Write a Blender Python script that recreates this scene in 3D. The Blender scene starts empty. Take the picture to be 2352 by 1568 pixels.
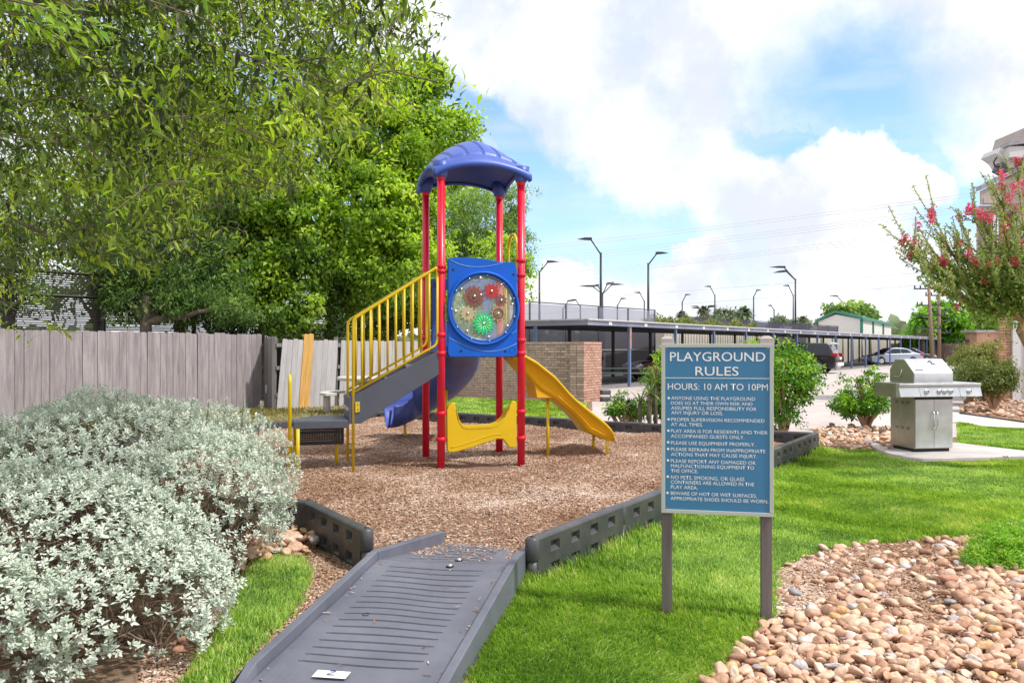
import bpy, bmesh, math, random
import numpy as np
from mathutils import Vector, Matrix, noise as mnoise
random.seed(7); rng = np.random.default_rng(11)
R = math.radians
scn = bpy.context.scene
col = scn.collection
# ------------------------------------------------------------------ camera
F, CX, HY, EYE = 1850.0, 1176.0, 797.0, 1.5
cam = bpy.data.cameras.new('camera'); camo = bpy.data.objects.new('camera', cam); col.objects.link(camo)
cam.sensor_width = 36; cam.lens = F / 2352 * 36; cam.shift_y = 13 / 2352
cam.clip_start = .05; cam.clip_end = 3000
camo.location = (0, 0, EYE); camo.rotation_euler = (R(90), 0, 0)
scn.camera = camo
# ------------------------------------------------------------------ light
SUN_TO = Vector((.72, -.30, 1.12)).normalized()
world = bpy.data.worlds.new('World'); scn.world = world; world.use_nodes = True
SKYM = dict(strength=.10, cloud=(8.6, 8.65, 8.8), shade=(6.3, 6.65, 7.4))
sun = bpy.data.lights.new('sun', 'SUN'); suno = bpy.data.objects.new('sun', sun); col.objects.link(suno)
sun.energy = 2.75; sun.angle = R(2.5); sun.color = (1, .955, .88)
suno.rotation_euler = SUN_TO.to_track_quat('Z', 'Y').to_euler()
scn.view_settings.view_transform = 'Standard'; scn.view_settings.look = 'None'
scn.view_settings.exposure = 0.46; scn.view_settings.gamma = 1; scn.view_settings.use_curve_mapping = False
scn.cycles.max_bounces = 8; scn.cycles.diffuse_bounces = 5; scn.cycles.glossy_bounces = 3
scn.cycles.transmission_bounces = 6; scn.cycles.transparent_max_bounces = 12
scn.cycles.caustics_reflective = False; scn.cycles.caustics_refractive = False


def build_world():
    nt = world.node_tree; N = nt.nodes; L = nt.links; N.clear()
    def nd(t, **k):
        n = N.new(t)
        for a, b in k.items(): setattr(n, a, b)
        return n
    def m(op, a, b=None, c=None, clamp=False):
        n = nd('ShaderNodeMath', operation=op); n.use_clamp = clamp
        for i, v in enumerate((a, b, c)):
            if v is None: continue
            if isinstance(v, (int, float)): n.inputs[i].default_value = v
            else: L.new(v, n.inputs[i])
        return n.outputs[0]
    out = nd('ShaderNodeOutputWorld'); bg = nd('ShaderNodeBackground'); bg.inputs[1].default_value = SKYM['strength']
    sky = nd('ShaderNodeTexSky', sky_type='NISHITA'); sky.sun_disc = False
    sky.sun_elevation = math.asin(SUN_TO.z); sky.sun_rotation = math.atan2(SUN_TO.x, SUN_TO.y)
    sky.air_density = 1.25; sky.dust_density = 1.0; sky.ozone_density = 2.0
    tc = nd('ShaderNodeTexCoord')
    sep = nd('ShaderNodeSeparateXYZ'); L.new(tc.outputs['Generated'], sep.inputs[0])
    # small wobble of the direction
    nw = nd('ShaderNodeTexNoise'); nw.inputs['Scale'].default_value = 9; nw.inputs['Detail'].default_value = 9
    nw.inputs['Roughness'].default_value = .62
    L.new(tc.outputs['Generated'], nw.inputs['Vector'])
    sw = nd('ShaderNodeSeparateXYZ'); L.new(nw.outputs['Color'], sw.inputs[0])
    az = m('ARCTAN2', sep.outputs[0], sep.outputs[1])
    el = m('ARCSINE', sep.outputs[2])
    azw = m('ADD', az, m('MULTIPLY', m('SUBTRACT', sw.outputs[0], .5), .16))
    elw = m('ADD', el, m('MULTIPLY', m('SUBTRACT', sw.outputs[1], .5), .12))
    def A(px): return math.atan((px - CX) / F)
    def E(px, py): return math.atan((HY - py) / F * math.cos(A(px)))
    def blob(px, py, sx, sy, ang, soft):
        # ellipse (sizes in degrees); returns 1 inside falling to 0
        a0, e0 = A(px), E(px, py); c, s = math.cos(R(ang)), math.sin(R(ang))
        da = m('SUBTRACT', azw, a0); de = m('SUBTRACT', elw, e0)
        u = m('ADD', m('MULTIPLY', da, c), m('MULTIPLY', de, s)); v = m('SUBTRACT', m('MULTIPLY', de, c), m('MULTIPLY', da, s))
        d = m('SQRT', m('ADD', m('POWER', m('DIVIDE', u, R(sx)), 2), m('POWER', m('DIVIDE', v, R(sy)), 2)))
        n = nd('ShaderNodeMapRange', interpolation_type='SMOOTHSTEP'); L.new(d, n.inputs[0])
        n.inputs[1].default_value = 1 + soft; n.inputs[2].default_value = 1 - soft
        n.inputs[3].default_value = 0; n.inputs[4].default_value = 1
        return n.outputs[0]
    blues = [blob(1250, 385, 7.5, 1.9, -33, .5), blob(1400, 540, 6.8, 3.0, -14, .3), blob(1260, 590, 4.8, 2.3, -5, .25),
             blob(1960, 215, 6.2, 3.6, -20, .75), blob(1840, 330, 3.3, 1.1, -10, .5), blob(2080, 330, 3.4, 2.0, -45, .5), blob(2190, 460, 3.0, 1.6, 20, .4),
             blob(1120, 280, 5, 1.5, -20, .5), blob(760, 380, 14, 6, -15, .6)]
    b = blues[0]
    for k in blues[1:]: b = m('MAXIMUM', b, k)
    # the rest of the sky: broken cloud everywhere
    n2 = nd('ShaderNodeTexNoise'); n2.inputs['Scale'].default_value = 2.2; n2.inputs['Detail'].default_value = 8
    n2.inputs['Roughness'].default_value = .58; L.new(tc.outputs['Generated'], n2.inputs['Vector'])
    mr = nd('ShaderNodeMapRange', interpolation_type='SMOOTHSTEP'); L.new(n2.outputs[0], mr.inputs[0])
    mr.inputs[1].default_value = .30; mr.inputs[2].default_value = .52
    cl = m('MAXIMUM', mr.outputs[0], .82)
    # veil wisps inside the blue
    n3 = nd('ShaderNodeTexNoise'); n3.inputs['Scale'].default_value = 5; n3.inputs['Detail'].default_value = 7
    mp = nd('ShaderNodeMapping'); mp.inputs['Scale'].default_value = (1, 1, 5); L.new(tc.outputs['Generated'], mp.inputs[0]); L.new(mp.outputs[0], n3.inputs['Vector'])
    wisp = nd('ShaderNodeMapRange'); L.new(n3.outputs[0], wisp.inputs[0]); wisp.inputs[1].default_value = .48; wisp.inputs[2].default_value = .75
    wisp.inputs[4].default_value = .5
    cumulus = [blob(1265, 690, 2.9, 2.3, 0, .12), blob(1330, 655, 1.0, 1.3, 0, .15), blob(1450, 690, 2.5, 1.2, 0, .15), blob(1610, 585, 1.5, 1.6, 0, .15),
               blob(1570, 660, 2.2, 2.3, 0, .15), blob(1960, 400, 3.4, 2.7, 0, .13), blob(2090, 420, 2.2, 1.3, 0, .2)]
    cu = cumulus[0]
    for k in cumulus[1:]: cu = m('MAXIMUM', cu, k)
    cov = m('MULTIPLY', cl, m('SUBTRACT', 1, b))
    cov = m('MAXIMUM', cov, m('MULTIPLY', b, wisp.outputs[0]))
    cov = m('MAXIMUM', cov, cu, clamp=True)
    # horizon haze
    hz = nd('ShaderNodeMapRange', interpolation_type='SMOOTHSTEP'); L.new(el, hz.inputs[0])
    hz.inputs[1].default_value = R(5.5); hz.inputs[2].default_value = 0; hz.inputs[3].default_value = 0; hz.inputs[4].default_value = .6
    cov = m('MAXIMUM', cov, hz.outputs[0])
    # cloud shade
    n4 = nd('ShaderNodeTexNoise'); n4.inputs['Scale'].default_value = 6; n4.inputs['Detail'].default_value = 8; n4.inputs['Roughness'].default_value = .6
    L.new(tc.outputs['Generated'], n4.inputs['Vector'])
    s4 = nd('ShaderNodeMapRange', interpolation_type='SMOOTHSTEP'); L.new(n4.outputs[0], s4.inputs[0]); s4.inputs[1].default_value = .36; s4.inputs[2].default_value = .56
    mc = nd('ShaderNodeMix', data_type='RGBA'); L.new(s4.outputs[0], mc.inputs[0]); mc.inputs[6].default_value = (*SKYM['shade'], 1); mc.inputs[7].default_value = (*SKYM['cloud'], 1)
    gain = nd('ShaderNodeMix', data_type='RGBA', blend_type='MULTIPLY'); gain.inputs[0].default_value = 1
    L.new(sky.outputs[0], gain.inputs[6]); gain.inputs[7].default_value = (1.35, 1.55, 1.95, 1)
    mx = nd('ShaderNodeMix', data_type='RGBA'); L.new(cov, mx.inputs[0]); L.new(gain.outputs[2], mx.inputs[6]); L.new(mc.outputs[2], mx.inputs[7])
    L.new(mx.outputs[2], bg.inputs[0]); L.new(bg.outputs[0], out.inputs[0])
build_world()

# ------------------------------------------------------------------ helpers
def W(px, py, D): return Vector(((px - CX) / F * D, D, EYE + (HY - py) / F * D))
def G(px, py, z=0.0):
    D = (EYE - z) * F / (py - HY); return Vector(((px - CX) / F * D, D, z))
def P2(*pts): return [(G(a, b).x, G(a, b).y) for a, b in pts]

def tag(o, label=None, cat=None, group=None, kind=None):
    if label: o['label'] = label
    if cat: o['category'] = cat
    if group: o['group'] = group
    if kind: o['kind'] = kind
    return o
def thing(name, label, cat, loc=(0, 0, 0), rz=0, group=None):
    o = bpy.data.objects.new(name, None); col.objects.link(o); o.location = loc; o.rotation_euler = (0, 0, rz)
    o.empty_display_size = .1
    return tag(o, label, cat, group)
def link(name, me, m=None, parent=None, loc=None, rot=None, scale=None):
    o = bpy.data.objects.new(name, me); col.objects.link(o)
    if m is not None and not me.materials: me.materials.append(m)
    if parent: o.parent = parent
    if loc is not None: o.location = loc
    if rot is not None: o.rotation_euler = rot
    if scale is not None: o.scale = scale
    return o
def copy_tree(o, parent=None):
    c = o.copy(); col.objects.link(c); c.parent = parent
    for ch in list(o.children): copy_tree(ch, c)
    return c

class MB:
    def __init__(s): s.v = []; s.f = []; s.sm = []
    def add(s, vs, fs, smooth=False):
        b = len(s.v); s.v += [tuple(x) for x in vs]; s.f += [tuple(b + i for i in f) for f in fs]; s.sm += [smooth] * len(fs)
    def box(s, a, b, M=None):
        x0, y0, z0 = a; x1, y1, z1 = b
        vs = [Vector(p) for p in ((x0,y0,z0),(x1,y0,z0),(x1,y1,z0),(x0,y1,z0),(x0,y0,z1),(x1,y0,z1),(x1,y1,z1),(x0,y1,z1))]
        if M is not None: vs = [M @ p for p in vs]
        s.add(vs, [(0,3,2,1),(4,5,6,7),(0,1,5,4),(1,2,6,5),(2,3,7,6),(3,0,4,7)])
    def cbox(s, c, size, M=None):
        c = Vector(c); h = Vector(size) / 2; T = Matrix.Translation(c)
        s.box(-h, h, T @ M if M is not None else T)
    def tube(s, pts, r, n=10, cap=True, closed=False):
        pts = [Vector(p) for p in pts]; m = len(pts)
        rs = r if isinstance(r, (list, tuple)) else [r] * m
        vs = []; up = None
        for i, p in enumerate(pts):
            if closed: t = (pts[(i+1) % m] - pts[i-1]).normalized()
            else: t = (pts[min(i+1, m-1)] - pts[max(i-1, 0)]).normalized()
            if up is None:
                up = Vector((0,0,1)) if abs(t.z) < .9 else Vector((1,0,0))
            x = up.cross(t)
            if x.length < 1e-5: x = t.orthogonal()
            x.normalize(); y = t.cross(x); up = y
            for k in range(n):
                a = 2*math.pi*k/n; vs.append(p + x*math.cos(a)*rs[i] + y*math.sin(a)*rs[i])
        fs = []
        for i in range(m if closed else m-1):
            j = (i+1) % m
            for k in range(n): fs.append((i*n+k, i*n+(k+1)%n, j*n+(k+1)%n, j*n+k))
        s.add(vs, fs, True)
        if cap and not closed:
            b = len(s.v) - len(vs)
            s.f.append(tuple(b+k for k in range(n-1,-1,-1))); s.sm.append(False)
            s.f.append(tuple(b+(m-1)*n+k for k in range(n))); s.sm.append(False)
    def lathe(s, prof, c=(0,0,0), n=24, M=None, smooth=True, cap=True):
        c = Vector(c); vs = []
        for r, z in prof:
            for k in range(n):
                a = 2*math.pi*k/n; p = Vector((r*math.cos(a), r*math.sin(a), z))
                vs.append(c + (M @ p if M is not None else p))
        fs = []
        for i in range(len(prof)-1):
            for k in range(n): fs.append((i*n+k, i*n+(k+1)%n, (i+1)*n+(k+1)%n, (i+1)*n+k))
        s.add(vs, fs, smooth)
        b = len(s.v)-len(vs)
        if not cap: return
        if prof[0][0] > 1e-4: s.f.append(tuple(b+k for k in range(n-1,-1,-1))); s.sm.append(False)
        if prof[-1][0] > 1e-4: s.f.append(tuple(b+(len(prof)-1)*n+k for k in range(n))); s.sm.append(False)
    def prism(s, poly, h0, h1, axis='z', M=None, smooth=False):
        def mk(a, b, h):
            v = Vector((a,b,h)) if axis=='z' else (Vector((a,h,b)) if axis=='y' else Vector((h,a,b)))
            return M @ v if M is not None else v
        n = len(poly)
        vs = [mk(a,b,h0) for a,b in poly] + [mk(a,b,h1) for a,b in poly]
        s.add(vs, [tuple(range(n-1,-1,-1)), tuple(range(n,2*n))])
        b = len(s.v)-2*n
        for i in range(n):
            j=(i+1)%n; s.f.append((b+i,b+j,b+n+j,b+n+i)); s.sm.append(smooth)
    def sphere(s, c, r, n=10, m=6, sc=(1,1,1)):
        prof = [(max(r*math.sin(math.pi*i/m), 1e-5), -r*math.cos(math.pi*i/m)) for i in range(m+1)]
        s.lathe(prof, c, n, Matrix.Diagonal((*sc,)).to_3x3() if True else None)
    def mesh(s, name):
        me = bpy.data.meshes.new(name); me.from_pydata(s.v, [], s.f); 
        me.polygons.foreach_set('use_smooth', s.sm)
        bm = bmesh.new(); bm.from_mesh(me); bmesh.ops.recalc_face_normals(bm, faces=bm.faces); bm.to_mesh(me); bm.free()
        me.update(); return me
    def build(s, name, m, parent=None, bevel=0, loc=None, rot=None, seg=2):
        me = s.mesh(name); me.materials.append(m)
        o = link(name, me, None, parent, loc, rot)
        if bevel:
            b = o.modifiers.new('b', 'BEVEL'); b.width = bevel; b.segments = seg; b.limit_method = 'ANGLE'; b.angle_limit = R(35)
            me.polygons.foreach_set('use_smooth', [True]*len(me.polygons))
            b.harden_normals = True
        return o

def np_mesh(name, V, T, rnd=None, smooth=False):
    me = bpy.data.meshes.new(name); V = np.asarray(V, np.float32).reshape(-1,3); T = np.asarray(T, np.int32).reshape(-1,3)
    me.vertices.add(len(V)); me.vertices.foreach_set('co', V.ravel())
    me.loops.add(T.size); me.loops.foreach_set('vertex_index', T.ravel())
    me.polygons.add(len(T)); me.polygons.foreach_set('loop_start', np.arange(0, T.size, 3, dtype=np.int32))
    me.polygons.foreach_set('loop_total', np.full(len(T), 3, np.int32))
    if smooth: me.polygons.foreach_set('use_smooth', np.ones(len(T), bool))
    me.update(calc_edges=True)
    if rnd is not None:
        a = me.attributes.new('rnd', 'FLOAT', 'POINT'); a.data.foreach_set('value', np.asarray(rnd, np.float32))
    return me
def unit(a): return a / np.maximum(np.linalg.norm(a, axis=-1, keepdims=True), 1e-9)
def leaf_arrays(P, D, N, L, Wd, fold=.18, droop=.25, broad=False):
    n = len(P); D = unit(D); S = unit(np.cross(D, N)); N = np.cross(S, D)
    L = np.broadcast_to(np.asarray(L, float), (n,))[:,None]; Wd = np.broadcast_to(np.asarray(Wd, float), (n,))[:,None]
    if broad:
        a = P + D*L*.32; b = P + D*L*.68 - N*L*droop*.4
        V = np.stack([P, a+S*Wd*.5+N*Wd*fold, a-S*Wd*.5+N*Wd*fold, b+S*Wd*.42+N*Wd*fold*.7, b-S*Wd*.42+N*Wd*fold*.7, P+D*L-N*L*droop], 1)
        T = np.array([[0,1,2],[2,1,3],[2,3,4],[4,3,5]]); k = 6
    else:
        a = P + D*L*.42 - N*L*droop*.2
        V = np.stack([P, a+S*Wd*.5+N*Wd*fold, a, a-S*Wd*.5+N*Wd*fold, P+D*L-N*L*droop], 1)
        T = np.array([[0,1,2],[0,2,3],[2,1,4],[2,4,3]]); k = 5
    TT = (T[None] + (np.arange(n)*k)[:,None,None]).reshape(-1,3)
    return V.reshape(-1,3), TT, k
def rdir(n, rg=rng): return unit(rg.normal(size=(n,3)))
def inpoly(x, y, poly):
    poly = np.asarray(poly); c = np.zeros(len(x), bool); j = len(poly)-1
    for i in range(len(poly)):
        xi, yi = poly[i]; xj, yj = poly[j]
        with np.errstate(divide='ignore', invalid='ignore'):
            c ^= ((yi > y) != (yj > y)) & (x < (xj-xi)*(y-yi)/(yj-yi+1e-12)+xi)
        j = i
    return c
def area(poly):
    p = np.asarray(poly); return .5*abs(np.dot(p[:,0], np.roll(p[:,1],1))-np.dot(p[:,1], np.roll(p[:,0],1)))
def sample_poly(poly, n, rg=rng):
    p = np.asarray(poly); lo, hi = p.min(0), p.max(0); o = np.zeros((0,2))
    while len(o) < n:
        q = rg.uniform(lo, hi, (int(n*1.6)+50, 2)); q = q[inpoly(q[:,0], q[:,1], poly)]; o = np.concatenate([o, q])
    return o[:n]

# ------------------------------------------------------------------ materials
MATS = {}
def newmat(name):
    m = bpy.data.materials.new(name); m.use_nodes = True; nt = m.node_tree; nt.nodes.clear()
    return m, nt, nt.nodes, nt.links
def pmat(name, c, rough=.5, metal=0, var=.12, scale=6, bump=0, bscale=80, c2=None, orand=0, spec=.5, stretch=(1,1,1), detail=6, coat=0, attr=False):
    if name in MATS: return MATS[name]
    m, nt, N, L = newmat(name); out = N.new('ShaderNodeOutputMaterial'); p = N.new('ShaderNodeBsdfPrincipled')
    L.new(p.outputs[0], out.inputs[0]); p.inputs['Roughness'].default_value = rough; p.inputs['Metallic'].default_value = metal
    p.inputs['Specular IOR Level'].default_value = spec; p.inputs['Coat Weight'].default_value = coat
    tc = N.new('ShaderNodeTexCoord'); mp = N.new('ShaderNodeMapping'); L.new(tc.outputs['Object'], mp.inputs[0]); mp.inputs['Scale'].default_value = stretch
    oi = N.new('ShaderNodeObjectInfo')
    if orand:
        va = N.new('ShaderNodeVectorMath'); va.operation = 'ADD'; L.new(tc.outputs['Object'], va.inputs[0])
        sc_ = N.new('ShaderNodeMath'); sc_.operation = 'MULTIPLY'; L.new(oi.outputs['Random'], sc_.inputs[0]); sc_.inputs[1].default_value = 37
        L.new(sc_.outputs[0], va.inputs[1]); L.new(va.outputs[0], mp.inputs[0])
    ns = N.new('ShaderNodeTexNoise'); ns.inputs['Scale'].default_value = scale; ns.inputs['Detail'].default_value = detail; ns.inputs['Roughness'].default_value = .62
    L.new(mp.outputs[0], ns.inputs['Vector'])
    mr = N.new('ShaderNodeMapRange'); L.new(ns.outputs[0], mr.inputs[0]); mr.inputs[1].default_value = .3; mr.inputs[2].default_value = .7
    mx = N.new('ShaderNodeMix'); mx.data_type = 'RGBA'; L.new(mr.outputs[0], mx.inputs[0])
    a = c2 if c2 else tuple(x*(1-var) for x in c); b = c if c2 else tuple(min(1, x*(1+var)) for x in c)
    mx.inputs[6].default_value = (*a, 1); mx.inputs[7].default_value = (*b, 1); src = mx.outputs[2]
    if orand or attr:
        rs = oi.outputs['Random']
        if attr:
            at = N.new('ShaderNodeAttribute'); at.attribute_name = 'rnd'; rs = at.outputs['Fac']
        k = orand or .3
        mv = N.new('ShaderNodeMapRange'); L.new(rs, mv.inputs[0]); mv.inputs[3].default_value = 1-k; mv.inputs[4].default_value = 1+k
        hs = N.new('ShaderNodeHueSaturation'); L.new(src, hs.inputs['Color']); L.new(mv.outputs[0], hs.inputs['Value']); src = hs.outputs[0]
    L.new(src, p.inputs['Base Color'])
    rr = N.new('ShaderNodeMapRange'); L.new(ns.outputs[0], rr.inputs[0]); rr.inputs[3].default_value = max(rough-.08, .02); rr.inputs[4].default_value = min(rough+.1, 1)
    L.new(rr.outputs[0], p.inputs['Roughness'])
    if bump:
        nb = N.new('ShaderNodeTexNoise'); nb.inputs['Scale'].default_value = bscale; nb.inputs['Detail'].default_value = 5; L.new(mp.outputs[0], nb.inputs['Vector'])
        bp = N.new('ShaderNodeBump'); bp.inputs['Strength'].default_value = bump; bp.inputs['Distance'].default_value = .02; L.new(nb.outputs[0], bp.inputs['Height']); L.new(bp.outputs[0], p.inputs['Normal'])
    MATS[name] = m; return m
def leafmat(name, cols, rough=.45, trans=.4, tcol=None, orand=False, spec=.4):
    if name in MATS: return MATS[name]
    m, nt, N, L = newmat(name); out = N.new('ShaderNodeOutputMaterial'); p = N.new('ShaderNodeBsdfPrincipled')
    p.inputs['Roughness'].default_value = rough; p.inputs['Specular IOR Level'].default_value = spec
    rp = N.new('ShaderNodeValToRGB')
    if orand: oi = N.new('ShaderNodeObjectInfo'); L.new(oi.outputs['Random'], rp.inputs[0])
    else: at = N.new('ShaderNodeAttribute'); at.attribute_name = 'rnd'; L.new(at.outputs['Fac'], rp.inputs[0])
    el = rp.color_ramp.elements
    while len(el) < len(cols): el.new(.5)
    for i, c in enumerate(cols): el[i].position = i/(len(cols)-1); el[i].color = (*c, 1)
    L.new(rp.outputs[0], p.inputs['Base Color'])
    tr = N.new('ShaderNodeBsdfTranslucent'); g = N.new('ShaderNodeMix'); g.data_type='RGBA'; g.blend_type='MULTIPLY'; g.inputs[0].default_value=1
    L.new(rp.outputs[0], g.inputs[6]); g.inputs[7].default_value = (*(tcol or (2.0, 1.9, .7)), 1); L.new(g.outputs[2], tr.inputs[0])
    ms = N.new('ShaderNodeMixShader'); ms.inputs[0].default_value = trans; L.new(p.outputs[0], ms.inputs[1]); L.new(tr.outputs[0], ms.inputs[2]); L.new(ms.outputs[0], out.inputs[0])
    MATS[name] = m; return m
def glassy(name, c, alpha, rough=.25):
    m, nt, N, L = newmat(name); out = N.new('ShaderNodeOutputMaterial'); p = N.new('ShaderNodeBsdfPrincipled'); t = N.new('ShaderNodeBsdfTransparent')
    p.inputs['Base Color'].default_value = (*c, 1); p.inputs['Roughness'].default_value = rough
    ms = N.new('ShaderNodeMixShader'); ms.inputs[0].default_value = alpha; L.new(t.outputs[0], ms.inputs[1]); L.new(p.outputs[0], ms.inputs[2]); L.new(ms.outputs[0], out.inputs[0])
    return m
M_red = pmat('red_paint', (.76, .006, .04), .32, var=.08, coat=.15)
M_yel = pmat('yellow_paint', (.72, .50, .006), .33, var=.08, scale=3)
M_yelp = pmat('yellow_plastic', (.74, .48, .004), .38, var=.06, scale=3)
M_yelshade = pmat('shade_painted_yellow_plastic', (.84, .45, .004), .42, var=.05, scale=3)  # orange puts the slide's shaded, sun-through underside into the plastic's colour
M_blue = pmat('bright_blue_plastic', (.003, .115, .62), .45, var=.06, scale=3, spec=.3)
M_roof = pmat('faded_blue_plastic', (.065, .12, .46), .40, var=.12, scale=4, bump=.06, bscale=140)
M_slideb = pmat('deep_blue_plastic', (.06, .10, .38), .40, var=.22, scale=3)
M_steel = pmat('slate_steel_paint', (.085, .092, .125), .5, var=.1, scale=3, bump=.05)
M_dark = pmat('black_coated_steel', (.012, .011, .012), .5)
M_tread = pmat('grey_coated_tread', (.16, .165, .20), .5, bump=.2, bscale=120)
M_border = pmat('black_recycled_plastic', (.034, .037, .050), .42, c2=(.085, .08, .082), scale=5, bump=.12, bscale=160)
M_ramp = pmat('slate_ramp_plastic', (.175, .18, .225), .45, c2=(.115, .122, .155), scale=3.0, bump=.06, bscale=120)
M_groove = pmat('dark_groove_plastic', (.02, .02, .03), .6)
M_chrome = pmat('bright_bolt_metal', (.75, .75, .78), .25, 1, var=.05)
M_ss = pmat('stainless_steel', (.64, .65, .69), .33, .8, var=.12, scale=5, stretch=(1, 1, 1), bump=.02)
M_ssd = pmat('stainless_side_steel', (.46, .42, .37), .36, .85, var=.2, scale=3)  # darker steel; shade of the grill's left side is put into the colour
M_black = pmat('black_rubber', (.02, .02, .022), .6)
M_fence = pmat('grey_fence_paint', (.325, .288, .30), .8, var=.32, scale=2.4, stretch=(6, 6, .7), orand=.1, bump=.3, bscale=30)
M_fencedk = pmat('shaded_fence_wood', (.24, .225, .22), .8, var=.25, scale=3, stretch=(6, 6, .7), orand=.12, bump=.3, bscale=30)  # darker grey puts the shade on the turned boards into their colour
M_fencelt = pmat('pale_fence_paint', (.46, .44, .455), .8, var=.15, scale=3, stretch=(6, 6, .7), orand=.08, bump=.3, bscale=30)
M_pine = pmat('new_pine_wood', (.62, .35, .10), .6, var=.25, scale=3, stretch=(9, 9, .6), bump=.2, bscale=20)
M_brick = pmat('tan_brick', (.60, .46, .39), .85, scale=5, orand=.28, bump=.4, bscale=50, c2=(.42, .29, .235))
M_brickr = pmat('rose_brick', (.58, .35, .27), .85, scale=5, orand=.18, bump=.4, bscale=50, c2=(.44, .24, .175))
M_mortar = pmat('mortar', (.20, .17, .155), .9, bump=.4, bscale=60)
M_conc = pmat('pale_concrete', (.56, .52, .50), .85, var=.18, scale=2.5, bump=.2, bscale=90)
M_cap = pmat('beige_grey_post_cap', (.42, .36, .33), .6)
M_postb = pmat('brown_grey_post', (.14, .118, .115), .6, var=.25, scale=4, stretch=(8, 8, .5))
M_sign = pmat('teal_blue_sign_face', (.04, .185, .345), .55, var=.04, scale=1.5)
M_frame = pmat('pale_green_grey_frame', (.44, .485, .455), .45, var=.05)
M_white = pmat('white_paint', (.8, .8, .8), .5, var=.03)
M_trim = pmat('warm_white_trim', (.66, .66, .68), .6, var=.05)
M_bark = pmat('tree_bark', (.16, .125, .10), .9, var=.35, scale=8, bump=.5, bscale=25)
M_barkl = pmat('pale_tan_bark', (.42, .25, .16), .75, var=.25, scale=8, bump=.3, bscale=25)
M_lamp = pmat('dark_bronze_lamp_metal', (.03, .032, .045), .4, .3)
M_cpost = pmat('blue_carport_post', (.13, .20, .35), .5)
M_cdark = pmat('dark_carport_steel', (.045, .045, .055), .6)
M_croof = pmat('pale_carport_roof', (.60, .58, .58), .6)
M_cfas = pmat('blue_grey_fascia', (.17, .20, .28), .55, c2=(.30, .33, .42), scale=.6)
M_beige = pmat('beige_metal_siding', (.50, .47, .40), .7, var=.15, scale=.4)
M_offw = pmat('off_white_metal_siding', (.70, .69, .64), .6)
M_green = pmat('dark_green_trim', (.03, .20, .14), .5)
M_siding = pmat('taupe_siding', (.46, .39, .36), .7)
M_roofgr = pmat('grey_roofing', (.34, .33, .35), .7, bump=.3)
# ================================================================== GROUND
def groundmat(name, stops, scale, bump=.5, bscale=60, rough=.92, big=.6, spec=.2):
    m, nt, N, L = newmat(name); out = N.new('ShaderNodeOutputMaterial'); p = N.new('ShaderNodeBsdfPrincipled'); L.new(p.outputs[0], out.inputs[0])
    p.inputs['Roughness'].default_value = rough; p.inputs['Specular IOR Level'].default_value = spec
    tc = N.new('ShaderNodeTexCoord')
    def noi(s, d=8, r=.65):
        n = N.new('ShaderNodeTexNoise'); n.inputs['Scale'].default_value = s; n.inputs['Detail'].default_value = d; n.inputs['Roughness'].default_value = r
        L.new(tc.outputs['Object'], n.inputs['Vector']); return n
    a = noi(scale); b = noi(big, 4)
    ad = N.new('ShaderNodeMath'); ad.operation = 'MULTIPLY_ADD'; L.new(a.outputs[0], ad.inputs[0]); ad.inputs[1].default_value = .62
    ml = N.new('ShaderNodeMath'); ml.operation = 'MULTIPLY'; L.new(b.outputs[0], ml.inputs[0]); ml.inputs[1].default_value = .38; L.new(ml.outputs[0], ad.inputs[2])
    rp = N.new('ShaderNodeValToRGB'); L.new(ad.outputs[0], rp.inputs[0]); el = rp.color_ramp.elements
    while len(el) < len(stops): el.new(.5)
    for i, (q, c) in enumerate(stops): el[i].position = q; el[i].color = (*c, 1)
    L.new(rp.outputs[0], p.inputs['Base Color'])
    nb = noi(bscale, 6); bp = N.new('ShaderNodeBump'); bp.inputs['Strength'].default_value = bump; bp.inputs['Distance'].default_value = .03
    L.new(nb.outputs[0], bp.inputs['Height']); L.new(bp.outputs[0], p.inputs['Normal'])
    MATS[name] = m; return m
M_dirt = groundmat('brown_dirt', [(.3, (.15, .095, .062)), (.5, (.27, .18, .125)), (.7, (.36, .26, .19))], 9)
M_dgrass = groundmat('dry_grass_dirt', [(.35, (.15, .12, .05)), (.5, (.24, .19, .10)), (.65, (.16, .17, .05))], 5)
M_lot = groundmat('pale_pink_concrete', [(.3, (.40, .335, .31)), (.5, (.53, .46, .435)), (.7, (.62, .55, .53))], 1.2, bump=.2, bscale=40, big=.15)
M_lotdk = groundmat('dark_grey_asphalt', [(.3, (.19, .17, .17)), (.5, (.27, .25, .25)), (.7, (.35, .32, .32))], 1.5, bump=.2, big=.2)  # darker grey than the rest of the lot
M_lawn = groundmat('lawn_soil', [(.3, (.07, .12, .012)), (.5, (.10, .20, .02)), (.7, (.17, .24, .04))], 6)
M_bed = groundmat('rock_bed_soil', [(.3, (.22, .12, .075)), (.5, (.38, .23, .15)), (.7, (.50, .34, .24))], 12, bump=.8, bscale=40)
M_mulch = groundmat('mulch_soil', [(.3, (.22, .115, .075)), (.5, (.37, .22, .155)), (.7, (.50, .345, .27))], 14, bump=1, bscale=90)

def sheet(name, poly, z, m, kind='structure', h=0.0, n=1):
    mb = MB(); mb.add([(x, y, z) for x, y in poly], [tuple(range(len(poly)))]); 
    o = mb.build(name, m); o['kind'] = kind
    if o.data.polygons[0].normal.z < 0: o.data.flip_normals()
    return o
g = MB(); g.add([(-900,-60,0),(900,-60,0),(900,1500,0),(-900,1500,0)], [(0,1,2,3)]); tag(g.build('ground', M_dirt), kind='structure')

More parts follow.
